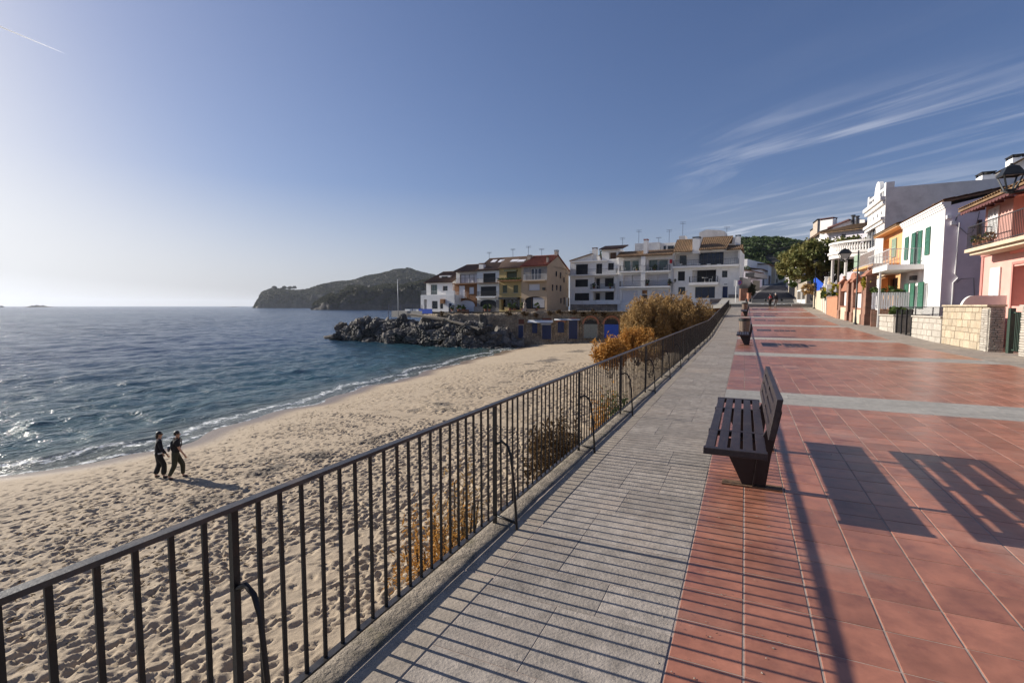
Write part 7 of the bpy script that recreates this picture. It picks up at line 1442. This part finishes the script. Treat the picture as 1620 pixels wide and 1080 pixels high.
def person(label, loc, heading, H, stride, arms, top, legs, hair, shortsleeve=False, pack=None, hem=None, long_hair=False, group=None, lean=.04, headturn=0, shades=False, sub=2, band=None):
    """local frame: +y is the way the person walks"""
    t = root('person', label, 'person', loc, group); s = H/1.72
    J = {}
    def sc(p): return (p[0]*s, p[1]*s, p[2]*s)
    hip = .93; sh = 1.43; ly = lean
    lf, rf = stride      # foot y positions (left, right)
    def leg(S, fy, lift):
        hx = .09*S; ky = fy*.5+.05+(.05 if fy > 0 else .02); 
        return {'hip': (hx, 0, hip-.04), 'knee': (hx*1.05, ky, .50+lift*.3), 'ank': (hx*1.05, fy-.02, .085+lift), 'heel': (hx*1.05, fy-.05, .05+lift), 'toe': (hx*1.2, fy+.13, .03+lift*.4)}
    Lg, Rg = leg(-1, lf, .02 if lf < 0 else 0), leg(1, rf, .03 if rf < 0 else 0)
    body = {'pel': ((0, 0, hip), (.145, .105)), 'wai': ((0, ly*.4, 1.10), (.125, .09)), 'che': ((0, ly*.8, 1.30), (.155, .10)), 'neckb': ((0, ly, 1.45), (.075, .07)), 'neck': ((0, ly+.01, 1.51), .052), 'jaw': ((0, ly+.035, 1.575), (.062, .072)), 'head': ((0, ly+.02, 1.655), (.074, .088)), 'crown': ((0, ly+.01, 1.70), (.05, .06))}
    ed = [('pel', 'wai'), ('wai', 'che'), ('che', 'neckb'), ('neckb', 'neck'), ('neck', 'jaw'), ('jaw', 'head'), ('head', 'crown')]
    for n, g_ in (('l', Lg), ('r', Rg)):
        for k, r in (('hip', .088), ('knee', .056), ('ank', .04), ('toe', .034)): body[n+k] = (g_[k], r)
        ed += [('pel', n+'hip'), (n+'hip', n+'knee'), (n+'knee', n+'ank'), (n+'ank', n+'toe')]
    A = {}
    for n, S, a in (('l', -1, arms[0]), ('r', 1, arms[1])):
        # a = (forward angle of upper arm, elbow bend, outward)
        sx = .19*S; up = a[0]; fo = up+a[1]; o_ = a[2]; S0 = V(sx, ly, sh-.02); El = S0+V(S*math.sin(o_)*.29, math.sin(up)*.29*math.cos(o_), -math.cos(up)*.29*math.cos(o_)); Wr = El+V(S*math.sin(o_)*.08, math.sin(fo)*.25, -math.cos(fo)*.25); Hd = Wr+(Wr-El).normalized()*.08; A[n] = (S0, El, Wr, Hd)
        body[n+'sh'] = (tuple(S0), .062); body[n+'el'] = (tuple(El), .042); body[n+'wr'] = (tuple(Wr), .028); body[n+'pa'] = (tuple(Hd), (.036, .018)); ed += [('che', n+'sh'), (n+'sh', n+'el'), (n+'el', n+'wr'), (n+'wr', n+'pa')]
        d = (Wr-El).normalized(); si = V(0, 1, 0) if abs(d.y) < .8 else V(0, 0, 1); si = (si-d*si.dot(d)).normalized(); inn = V(-S, 0, 0)
        for f, (off, ln) in enumerate(((-.028, .062), (-.010, .075), (.010, .07), (.027, .055))):
            b0 = Hd+si*off+d*.02; b1 = b0+d*ln*.55+inn*.008; b2 = b1+d*ln*.35+inn*.022
            for q, pt, r in ((0, b0, .0095), (1, b1, .0085), (2, b2, .007)): body['%sf%d%d' % (n, f, q)] = (tuple(pt), r)
            ed += [(n+'pa', '%sf%d0' % (n, f)), ('%sf%d0' % (n, f), '%sf%d1' % (n, f)), ('%sf%d1' % (n, f), '%sf%d2' % (n, f))]
        th0 = Wr+d*.03+si*.035; th1 = th0+d*.035+si*.02+inn*.01
        for q, pt in ((0, th0), (1, th1)): body['%st%d' % (n, q)] = (tuple(pt), .0095)
        ed += [(n+'wr', n+'t0'), (n+'t0', n+'t1')]
    fat = 1.12
    B = {k: (sc(p), tuple(x*s for x in r) if isinstance(r, tuple) else r*s) for k, (p, r) in body.items()}
    b = skinned('body', B, ed, 'skin', t, 0, sub)
    def cloth(name, J, E, m): return skinned(name, {k: (sc(p), tuple(x*s*fat for x in r) if isinstance(r, tuple) else r*s*fat) for k, (p, r) in J.items()}, E, m, t, 0, sub)
    # trousers
    T = {'pel': ((0, 0, hip-.01), (.168, .128)), 'wst': ((0, ly*.3, hip+.17), (.150, .112))}; E = [('pel', 'wst')]
    for n, g_ in (('l', Lg), ('r', Rg)):
        k, a_ = V(*g_['knee']), V(*g_['ank']); T[n+'h'] = (g_['hip'], .108); T[n+'k'] = (g_['knee'], .082); T[n+'a'] = (tuple(k.lerp(a_, .93)), legs[1]); E += [('pel', n+'h'), (n+'h', n+'k'), (n+'k', n+'a')]
    cloth('trousers', T, E, legs[0])
    # upper garment
    lo = hem if hem else hip+.0
    T = {'che': ((0, ly*.8, 1.29), (.180, .125)), 'wai': ((0, ly*.4, 1.10), (.160, .118)), 'hem': ((0, ly*.2, lo-.05), (.178, .136)), 'nek': ((0, ly, 1.455), (.085, .08))}; E = [('che', 'wai'), ('wai', 'hem'), ('che', 'nek')]
    for n in 'lr':
        S0, El, Wr, Hd = A[n]; T[n+'s'] = (tuple(S0), .080); E.append(('che', n+'s'))
        if shortsleeve: T[n+'e'] = (tuple(S0.lerp(El, .72)), .066); E.append((n+'s', n+'e'))
        else: T[n+'e'] = (tuple(El), .060); T[n+'w'] = (tuple(El.lerp(Wr, .9)), .044); E += [(n+'s', n+'e'), (n+'e', n+'w')]
    cloth('jacket' if not shortsleeve else 'shirt', T, E, top)
    if band:
        mb = MB(); pr = [(.176, .134, lo-.055), (.182, .140, lo-.05), (.182, .140, lo-.005), (.174, .132, lo)]; n = 18; 
        for a, b_, z in pr: mb.v += [(a*s*math.cos(2*math.pi*k/n), (ly*.2+b_*math.sin(2*math.pi*k/n))*s, z*s) for k in range(n)]
        for j in range(3):
            for k in range(n): mb.f.append((j*n+k, j*n+(k+1) % n, (j+1)*n+(k+1) % n, (j+1)*n+k)); mb.m.append(0)
        mb.build('shirt_hem', MT[band], None, True).parent = t
    # shoes
    for g_ in (Lg, Rg):
        h, to = V(*g_['heel']), V(*g_['toe']); cloth('shoe', {'a': (tuple(h), (.048, .05)), 'b': (tuple(h.lerp(to, .55)), (.05, .042)), 'c': (tuple(to), (.042, .032))}, [('a', 'b'), ('b', 'c')], 'shoe')
    # head details
    hc = V(0, ly+.02, 1.652); ct, st = math.cos(headturn), math.sin(headturn)
    def hp(x, y, z): return tuple(V(hc.x+x*ct-y*st, hc.y+x*st+y*ct, hc.z+z)*s)
    mb = MB(); n0 = 12
    mb.ball(hp(0, -.016, .022), .104*s, 14, 9, (.88, 1.0, .98))
    mb.v = [(x, y, z if z > (hc.z-.01)*s or (y < (hc.y-.0)*s) else (hc.z-.01)*s) for x, y, z in mb.v]
    mb.v = [(x, min(y, (hc.y+.058+.02*random.random())*s) if z < (hc.z+.06)*s else y, z) for x, y, z in mb.v]
    if long_hair: mb.ball(hp(0, -.085, -.07), .062*s, 10, 7, (1.1, .8, 1.5))
    mb.v = [(x*(1+.05*noise.noise((x*30, y*30, z*30))), y+.006*noise.noise((x*40, y*40, z*40)), z+.007*noise.noise((z*40, x*40, 2))) for x, y, z in mb.v]
    ho = mb.build('hair', MT[hair], None, True); ho.parent = t
    fc = MB(); fc.ball(hp(0, .096, -.02), .016*s, 8, 6, (.8, 1.2, 1.3)); o = fc.build('nose', MT['skin'], None, True); o.parent = t
    for S in (-1, 1):
        e = MB(); e.ball(hp(.033*S, .084, .008), .012*s, 8, 6); o = e.build('eye', MT['whitec' if not shades else 'black'], None, True); o.parent = t
        e = MB(); e.ball(hp(.078*S, .0, -.01), .026*s, 8, 6, (.4, .8, 1.3)); o = e.build('ear', MT['skin'], None, True); o.parent = t
    e = MB(); e.ball(hp(0, .087, -.058), .02*s, 8, 6, (1.2, .35, .35)); o = e.build('mouth', MT['burg'], None, True); o.parent = t
    if shades:
        e = MB(); 
        for S in (-1, 1): e.ball(hp(.034*S, .094, .010), .026*s, 8, 6, (1.15, .4, .8)); e.beam(hp(.062*S, .085, .012), hp(.08*S, 0, .012), .006, .008)
        e.beam(hp(-.02, .1, .014), hp(.02, .1, .014), .006, .008); o = e.build('sunglasses', MT['black'], None, True); o.parent = t
    if pack:
        mb = MB(); cy0 = ly-.20; mb.box(-.15*s, .15*s, (cy0-.10)*s, (cy0+.06)*s, 1.0*s, 1.45*s); o = mb.build('backpack', MT[pack], None, True); o.parent = t; q = o.modifiers.new('r', 'SUBSURF'); q.levels = 2; q.render_levels = 2; o.scale = (1.25, 1.2, 1.1); o.location = (0, .115*s, -.12*s)
        mb = MB(); mb.box(-.11*s, .11*s, (cy0-.16)*s, (cy0-.08)*s, 1.02*s, 1.22*s); k = mb.build('pocket', MT['greyc'], None, True); k.parent = o; q = k.modifiers.new('r', 'SUBSURF'); q.levels = 2; q.render_levels = 2; k.scale = (1.15, 1.1, 1.1); k.location = (0, .02*s, -.10*s)
        for S in (-1, 1):
            mb = MB(); mb.tube([V(.10*S, cy0+.08, 1.46)*s, V(.11*S, ly+.02, 1.515)*s, V(.12*S, ly+.135, 1.38)*s, V(.13*S, ly+.12, 1.18)*s, V(.14*S, cy0+.1, 1.06)*s], .018*s, 6); k = mb.build('strap', MT['burg' if pack == 'black' else 'black'], None, True); k.parent = o; k.location = (0, -.09*s, .12*s); k.scale = (1/1.25, 1/1.2, 1/1.1)
    t.rotation_euler = (0, 0, heading)
    return t
def people():
    def beach_hit(px, py):
        d = ray(px, py); tt = 5
        while tt < 60:
            p = EYEV+d*tt
            if p.z < float(beach_z(np.array([p.x]), np.array([p.y]))[0]): return p
            tt += .02
        return p
    head = math.atan2(RT.y, RT.x)-math.pi/2+R(28)
    a = beach_hit(252, 756); b = beach_hit(279, 757); D = (b-EYEV).dot(FH); H = 74/FPX*D*1.0; print('person height', H, 'depth', D)
    H = min(1.74, max(1.62, H))
    person('person in dark jacket and wide black trousers with sunglasses walking on the sand', a, head+R(8), H*.985, (-.10, .15), ((.05, .25, .12), (.20, .4, .08)), 'navyc', ('black', .094), 'hair', False, None, .99, True, 'two people walking on the beach', .05, R(-10), True, 2, 'whitec')
    person('person in black t-shirt and olive trousers carrying a dark backpack on the sand', b, head, H, (.22, -.20), ((-.30, .25, .10), (.32, .2, .08)), 'black', ('olivec', .062), 'hair', True, 'black', .98, False, 'two people walking on the beach', .07, R(-8), False, 2)
    for px, py, lb, kw in ((1218, 485.6, 'person with a red backpack and black trousers walking up the promenade', dict(top='black', legs=('black', .07), hair='hair', pack='red')), (1226.5, 485.4, 'person with white hair and pale grey trousers walking beside the red backpack', dict(top='navyc', legs=('greyc', .07), hair='hairw'))):
        q = P(px, py, 57.5); q.z = gz(q.y); hh = 22.5/FPX*57.5
        person(lb, q, R(6), hh, (-.14, .18), ((.15, .25, .10), (-.12, .2, .10)), kw['top'], kw['legs'], kw['hair'], False, kw.get('pack'), None, False, 'two people walking up the promenade', .03, 0, False, 1)
people()
# ================================================================== PLANTS
def shrub(name, label, c, rad, nclump, per, cs, leaf, m, up=.45, stems=9, group=None, aspect=3.2, seed=1, base=None, shell=.35, plume=True):
    g = np.random.default_rng(seed); base = base if base is not None else c[2]-rad[2]; t = root(name, label, 'shrub', (c[0], c[1], base), group)
    pts, v, q = clumps(c, rad, nclump, per, cs, g, shell, 1.9 if plume else .9)
    if plume:  # uneven outline: plumes of different height
        k = np.array([noise.noise((p[0]*1.7/cs*.5, p[1]*1.7/cs*.5, seed)) for p in pts]); pts[:, 2] = base+(pts[:, 2]-base)*(1+.22*k)
        v = np.clip(v*.75+.30*k+.2, 0, 1)
    keep = pts[:, 2] > base; foliage('foliage', pts[keep], v[keep], leaf, MT[m], t, aspect, ((0, 0, 1), up))
    mb = MB(); rr = random.Random(seed)
    for i in range(stems):
        e = q[rr.randrange(len(q))]; b = V(c[0]+rr.uniform(-.15, .15)*rad[0], c[1]+rr.uniform(-.15, .15)*rad[1], base); mid = b.lerp(V(*e), .5)+V(0, 0, .12*rad[2]); mb.tube([b, mid, V(*e)], [.045*rad[2]/2, .028*rad[2]/2, .010], 5)
    mb.build('stems', MT['bark'], t); return t
def plants():
    A = P(1052, 515, 47); shrub('tamarisk_bush', 'tall feathery orange brown tamarisk bush behind the railing before the white apartments', tuple(A), (4.1, 3.0, 2.4), 620, 110, .40, .068, 'tamb', .4, 60, None, 4.2, 2, -2.6, .25)
    A = P(1085, 512, 45); shrub('tamarisk_bush', 'orange tamarisk bush spreading towards the terrace beside the railing', tuple(A), (2.7, 2.4, 1.9), 300, 100, .4, .066, 'tamb', .4, 40, None, 4.2, 7, -2.6, .25)
    A = P(1022, 522, 44); shrub('tamarisk_bush', 'yellow orange tamarisk bush before the stone wall arches', tuple(A), (2.0, 2.2, 2.4), 280, 100, .36, .066, 'tamb', .35, 40, None, 4.2, 8, -2.9, .25)
    A = P(1008, 545, 36); shrub('tamarisk_bush', 'bright rusty orange tamarisk bush beside the white post in the sand', tuple(A), (1.35, 1.3, .95), 170, 90, .25, .055, 'tamr', .25, 18, None, 3.4, 9, -2.6)
    A = P(966, 558, 31); shrub('tamarisk_bush', 'low orange tamarisk bush reaching out over the open sand', tuple(A), (1.0, .9, .6), 80, 55, .28, .075, 'tamr', .2, 12, None, 3.2, 3, -2.8)
    A = P(1030, 556, 30); shrub('tamarisk_bush', 'dull orange tamarisk bush right behind the railing posts', tuple(A), (.8, .9, .5), 46, 50, .2, .05, 'tamb', .2, 12, None, 3.2, 4, -2.6)
    def behind(px, py, X):
        d = ray(px, py); return EYEV+d*(X/d.x)
    c = behind(962, 640, -2.9); c.z -= .35; shrub('scrub_bush', 'mixed green and brown scrub seen through the railing beyond the fourth stay', tuple(c), (.35, .8, .5), 26, 26, .14, .03, 'tamr', .3, 16, None, 3.2, 5, -3.2)
    c = behind(972, 660, -2.8); shrub('scrub_bush', 'small rusty scrub plant among green scrub behind the railing', tuple(c), (.35, .7, .45), 26, 26, .15, .035, 'leafp', .3, 8, None, 3.2, 15, -3.2)
    c = behind(876, 722, -2.75); shrub('scrub_bush', 'dense dark brown dead scrub behind the railing', tuple(c), (.42, .85, .32), 70, 50, .14, .03, 'tamd', .2, 14, None, 3.0, 6, -3.2)
    c = behind(690, 872, -2.7); shrub('tamarisk_bush', 'sparse orange tamarisk bush close behind the railing bars', tuple(c), (.30, .58, .36), 62, 26, .10, .017, 'tamr', .3, 30, None, 3.4, 10, -3.2, .2)
    c = behind(722, 818, -2.75); shrub('tamarisk_bush', 'wispy brown tamarisk sprigs rising beside the sparse orange bush', tuple(c), (.26, .5, .42), 36, 22, .10, .015, 'tamb', .5, 26, None, 4.0, 12, -3.2, .2)
    # plane tree behind the brick gateway
    g = np.random.default_rng(21); b = P(1316, 484, 56); b.z = 1.2; t = root('plane_tree', 'broad green and rusty leaved tree shading the blue gate behind the brick gateway', 'tree', b); zc = P(1300, 412, 56).z
    cc = P(1302, 412, 56); mb = MB(); mb.tube([b, b+V(-.1, 0, 1.4), b+V(-.3, 0, 2.6)], [.28, .22, .18], 8)
    pts, v, q = clumps((cc.x, cc.y, cc.z+.3), (4.4, 3.4, 2.0), 230, 56, .55, g, .4, .7); lim = random.Random(4)
    for i in range(16): e = V(*q[lim.randrange(len(q))]); s = b+V(-.3, 0, 2.5); mb.tube([s, s.lerp(e, .5)+V(0, 0, .3), e], [.12, .07, .02], 6)
    mb.build('trunk', MT['bark'], t); foliage('crown', pts, v, .19, MT['leaft'], t, 1.5)
    p2, v2, _ = clumps((cc.x-2.2, cc.y-.6, cc.z-.5), (2.3, 2.0, 1.5), 85, 56, .45, g, .4, .75); foliage('crown', p2, np.clip(v2+.15, 0, 1), .18, MT['leaft'], t, 1.5)
    p3, v3, _ = clumps((cc.x+1.8, cc.y-.4, cc.z+.9), (2.6, 2.2, 1.5), 85, 56, .45, g, .4, .75); foliage('crown', p3, v3*.8, .18, MT['leaft'], t, 1.5)
    # cacti by the gateway
    for px in (1371.5, 1377.5, 1383):
        c = P(px, 440, 44); c.z = 1.0; t = root('column_cactus', 'grey green column cactus behind the brick gateway', 'cactus', c, 'column cacti behind the gateway'); zt = P(px, 426, 44).z
        mb = MB(); n = 14; r0 = .2
        for j, (rr, z) in enumerate(((.16, 0), (.2, .5), (.2, zt-1.4), (.16, zt-1.15), (.05, zt-1.0))):
            mb.v += [(c.x+rr*(1+.14*(k % 2))*math.cos(2*math.pi*k/n), c.y+rr*(1+.14*(k % 2))*math.sin(2*math.pi*k/n), c.z+z) for k in range(n)]
            if j:
                for k in range(n): mb.f.append(((j-1)*n+k, (j-1)*n+(k+1) % n, j*n+(k+1) % n, j*n+k)); mb.m.append(0)
        mb.build('stem', MT['leafc'], t)
    c = P(1602, 483.5, 21.5); pts, v, _ = clumps(tuple(c), (.35, .5, .12), 18, 16, .12, g); o = foliage('creeper', pts, v, .09, MT['leafp']); tag(o, 'small green creeper lying over the top of the limestone pier', 'creeper')
MT['leafc'] = mat('cactus_skin', (.09, .12, .09), .6, .1, 6)
plants()
# ================================================================== THE STREET BEYOND
def street():
    def h(px0, D0, px1, D1, y_top, zb, dep, wm, items, lab, roofm='roof', rise=.9):
        F = Fac(P(px0, 484, D0), P(px1, 484, D1)); zt = F.z_((px0+px1)/2, y_top); b = house('street_house', lab, F, 0, F.len, zb, zt, dep, wm, items, 'houses along the uphill street')
        roof(F, b, -.2, F.len+.2, -.4, zt, dep*.5, zt+rise, roofm, back=(dep+.2, zt)); return F, b
    F, b = h(1182, 92, 1204, 100, 430, 2.0, 8, 'lilac', [('glass', 1186, 446, 1190, 462, {'nx': 1}), ('shut', 1194, 444, 1201, 456, {'d': -.1})], 'low lilac house with a dark awning at the start of the street', 'roof', .6)
    slabbox(F, b, 'awning', 1178, 433.5, 1200, 440, .1, 1.6, 'frame')
    F, b = h(1203, 103, 1214, 112, 428, 3, 9, 'white', [('door', 1206.5, 437, 1209.5, 455, {'m': 'dark', 'nx': 1})], 'cream street house with a tall dark doorway', 'roof', .8)
    F, b = h(1214, 108, 1224, 118, 420, 3.5, 10, 'white', [('door', 1215.5, 436, 1219.5, 452, {'m': 'brownp', 'nx': 1}), ('glass', 1220.5, 437, 1222.5, 446, {'nx': 1})], 'white street house with a brown door and long white roof parapet', 'roof', .5)
    F, b = h(1224, 112, 1240, 128, 424, 4.0, 10, 'cream', [('glass', 1228.5, 428, 1230.5, 436, {'nx': 1}), ('glass', 1233.5, 428, 1236, 436, {'nx': 1}), ('glass', 1228, 441, 1230.5, 449, {'nx': 1})], 'cream street house with small windows at the top of the road', 'roof', .8)
    mb = MB(); F = Fac(P(1182, 484, 104), P(1222, 484, 120)); r = F.rect(1182, 415, 1226, 432); F.box(mb, *r, -6, 0); F.box(mb, r[0]+.5, r[0]+2.2, r[3], r[3]+1.2, -3, -1.5); o = mb.build('long_white_building', MT['white']); tag(o, 'long white flat roofed building behind the street houses', 'building')
    F = Fac(P(1242, 484, 98), P(1262, 484, 80)); zt = F.z_(1250, 441); o = house('street_house', 'shaded grey lilac house at the road bend behind the plane tree', F, 0, F.len, 2, zt+2, 8, 'lilac', [('glass', 1250, 446, 1253, 452, {'nx': 1})], 'houses along the uphill street')
    # retaining wall on the landward side of the road
    A, B = P(1246, 484, 84), P(1263, 484, 68); F = Fac(A, B); mb = MB(); z0, z1 = F.z_(1246, 447), F.z_(1262, 450); mb.poly([F.p(0, 1.2), F.p(F.len, 1.2), F.p(F.len, z1), F.p(0, z0)], -F.n*.5); mb.poly([F.p(F.len+.003, 1.2), F.p(F.len+.003, z1), F.p(F.len+9, z1), F.p(F.len+9, 1.2)], -F.n*.4); o = mb.build('retaining_wall', MT['cream_d']); tag(o, 'grey rendered retaining wall curving along the road below the tree', 'wall')
    g = np.random.default_rng(8); c = P(1274, 446, 70); pts, v, _ = clumps(tuple(c), (2.4, .9, .7), 60, 22, .4, g); o = foliage('hedge', pts, v, .2, MT['leafp']); tag(o, 'dark hedge above the grey retaining wall', 'hedge')
    F = Fac(P(1288, 484, 60), P(1306, 484, 57)); r = F.rect(1288, 436, 1306, 452); t = root('blue_gate', 'bright blue louvred gate in the shade of the plane tree', 'gate', F.p(0, 1.4)); 
    for k in range(6): mb = MB(); u = r[0]+(r[1]-r[0])*k/6; F.box(mb, u+.02, u+(r[1]-r[0])/6-.02, r[2]-.8, r[3], -.02, .05); mb.build('board', MT['blue'], t)
    F = Fac(P(1300, 484, 59), P(1322, 484, 56)); t = root('white_railing', 'white spiked garden railing under the plane tree', 'fence', F.p(0, 1.4)); 
    for k in range(11): mb = MB(); u = F.len*k/10; F.box(mb, u, u+.05, 1.2, F.z_(1311, 437)+(.25 if k % 2 else 0), -.02, .03); mb.build('bar', MT['railw'], t)
    for y in (441, 452): mb = MB(); z = F.z_(1311, y); F.box(mb, 0, F.len, z, z+.06, .031, .06); mb.build('rail', MT['railw'], t)
    # signs
    q = P(1168.5, 484, 70); q.z = 1.9; t = root('no_parking_sign', 'round blue no parking sign with red ring on a grey post', 'sign', q); zc = P(1168.5, 447, 70).z; MB().tube([q, V(q.x, q.y, zc+.3)], .03, 8).build('post', MT['greyc'], t)
    nrm = -FH; c = V(q.x, q.y, zc)+nrm*.05
    def disc(r0, r1, d, name, m, par, bar=False):
        mb = MB(); n = 24
        for i in range(n):
            a0, a1 = 2*math.pi*i/n, 2*math.pi*(i+1)/n; f = lambda r, a: c+RT*(r*math.cos(a))+V(0, 0, r*math.sin(a))
            mb.poly([f(r0, a0), f(r1, a0), f(r1, a1), f(r0, a1)], nrm*d)
        if bar: dd = (RT-V(0, 0, 1)).normalized(); e = (RT+V(0, 0, 1)).normalized()*.03; mb.poly([c+dd*r0-e, c-dd*r0-e, c-dd*r0+e, c+dd*r0+e], nrm*(d+.003))
        return mb.build(name, MT[m], par)
    p = disc(.01, .25, .02, 'sign_face', 'sign', t); disc(.25, .32, .022, 'ring', 'signr', p, True)
    q = P(1163.5, 484, 68); q.z = 1.7; t = root('white_sign', 'pair of narrow white sign panels on a white post at the steps', 'sign', q); zc = P(1163, 448, 68).z; MB().tube([q, V(q.x, q.y, zc+.4)], .05, 8).build('post', MT['whitep'], t)
    for s in (-.17, .12): mb = MB(); a = V(q.x, q.y, zc)+RT*s+nrm*.06; mb.poly([a-RT*.13-V(0, 0, .42), a+RT*.10-V(0, 0, .42), a+RT*.10+V(0, 0, .42), a-RT*.13+V(0, 0, .42)], nrm*.03); mb.build('panel', MT['whitep'], t)
    q = P(1261, 484, 66); q.z = 1.9; t = root('round_mirror', 'pale round traffic mirror on a thin post by the white gates', 'mirror', q); zc = P(1261, 444, 66).z; MB().tube([q, V(q.x, q.y, zc)], .03, 8).build('post', MT['greyc'], t); c = V(q.x, q.y, zc)+nrm*.05; mb = MB(); mb.poly([c+RT*(.33*math.cos(a*math.pi/10))+V(0, 0, .33*math.sin(a*math.pi/10)) for a in range(20)], nrm*.05); mb.build('disc', MT['limes'], t)
    # bollards at the steps
    for px in (1158+53, 1236.8, 1181, 1187): 
        q = P(px, 476, 66.6+1.2); q.z = 1.9; o = MB().lathe(q, [(.16, 0), (.13, .1), (.11, .5), (.15, .55), (.15, .62), (.08, .72), (0, .74)], 12).build('bollard', MT['lampm'], None, True, org=q); tag(o, 'short dark iron bollard at the top of the promenade steps', 'bollard', 'bollards at the top of the steps')
    # brick planter, shrubs and low walls at the street corner
    for x0, x1, y0, y1, D, m, nm, lb, cat in ((1171.5, 1183, 457, 474, 71, 'brick', 'brick_wall', 'low dark brick wall behind the white sign panels at the steps', 'wall'), (1184, 1188.5, 464, 474, 70, 'brickp', 'brick_pier', 'short brick pier beside the dark street shrub', 'pier'), (1171, 1175, 442, 456, 78, 'cream', 'cream_pier', 'narrow cream wall end behind the no parking sign', 'wall'), (1193, 1202, 444.5, 455.5, 82, 'cream', 'cream_wall', 'cream wall panel behind the dark street shrub', 'wall')):
        F = Fac(P(x0, 484, D), P(x1, 484, D)); r = F.rect(x0, y0, x1, y1); mb = MB(); F.box(mb, r[0], r[1], r[2]-.5, r[3], -.5, 0); F.box(mb, r[0]-.04, r[1]+.04, r[3], r[3]+.06, -.54, .04); o = mb.build(nm, MT[m]); tag(o, lb, cat)
    for px, py, w, hh, m, lb in ((1190, 458, 7, 20, 'leafd', 'tall dark shrub growing beside the brick pier on the street corner'), (1180, 430, 15, 18, 'leafp', 'grey green tree top behind the corner of the white apartments'), (1236, 437, 4, 9, 'leafp', 'small green bush on the wall at the top of the road')):
        dd = 95 if w > 10 else 76; c = P(px, py, dd); k = dd/FPX; shrub('street_shrub', lb, tuple(c), (w*k*.55, w*k*.5, hh*k*.5), 50, 40, .3, .12, m, .1, 3, None, 1.6, int(px), c.z-hh*k*.6-.8, .35, False)
    F = Fac(P(1174, 484, 74), P(1184, 484, 77)); r = F.rect(1174.5, 440, 1188, 457); mb = MB(); F.box(mb, r[0], r[1], r[2]-1, r[3], -.4, 0); o = mb.build('dark_gate', MT['frame']); tag(o, 'dark timber gateway under the awning on the street corner', 'gate')
    # overhead cables across the street
    mb = MB(); A = P(1169, 384, 84); B = P(1274, 384.5, 72); m = A.lerp(B, .5)-V(0, 0, 1.0); mb.tube([A, A.lerp(m, .5)-V(0, 0, .15), m, m.lerp(B, .5)-V(0, 0, .12), B], .018, 5); A = P(1169, 379, 84); B = P(1274, 382, 72); m = A.lerp(B, .5)-V(0, 0, .7); mb.tube([A, m, B], .012, 5); o = mb.build('overhead_cable', MT['frame']); tag(o, 'thin dark cables slung across the street before the green hill', 'cable')
MT['cream_d'] = mat('grey_cream_render', (.36, .31, .25), .9, .1, 1.5, .2, 10, stain=(.2, .17, .14), samt=.5)
street()
def contrail():
    A, B = P(-30, 30, 9000), P(105, 86, 9000); n = 16; pts = [A.lerp(B, i/n) for i in range(n+1)]; mb = MB(); mb.tube(pts, [14*(1-(i/n))**.6+1 for i in range(n+1)], 8)
    m = bpy.data.materials.new('ice_trail'); m.use_nodes = True; N = m.node_tree.nodes; L = m.node_tree.links; N.remove(N['Principled BSDF'])
    vs = N.new('ShaderNodeVolumePrincipled'); vs.inputs['Color'].default_value = (1, 1, 1, 1); vs.inputs['Density'].default_value = .06; vs.inputs['Anisotropy'].default_value = .5; L.new(vs.outputs[0], N['Material Output'].inputs['Volume'])
    o = mb.build('contrail', m); tag(o, 'thin white aircraft trail fading out in the bright corner of the sky', 'contrail')
contrail()
# ================================================================== AIR
def haze():
    mb = MB(); B = 16000; mb.box(-B, B, -B, B, -8, 190)
    m = bpy.data.materials.new('sea_haze'); m.use_nodes = True; N = m.node_tree.nodes; L = m.node_tree.links; N.remove(N['Principled BSDF'])
    vs = N.new('ShaderNodeVolumePrincipled'); vs.inputs['Color'].default_value = (.80, .87, 1, 1); vs.inputs['Density'].default_value = HAZE; vs.inputs['Anisotropy'].default_value = .3; L.new(vs.outputs[0], N['Material Output'].inputs['Volume'])
    o = mb.build('haze', m); tag(o, kind='stuff')
HAZE = .00005
haze()
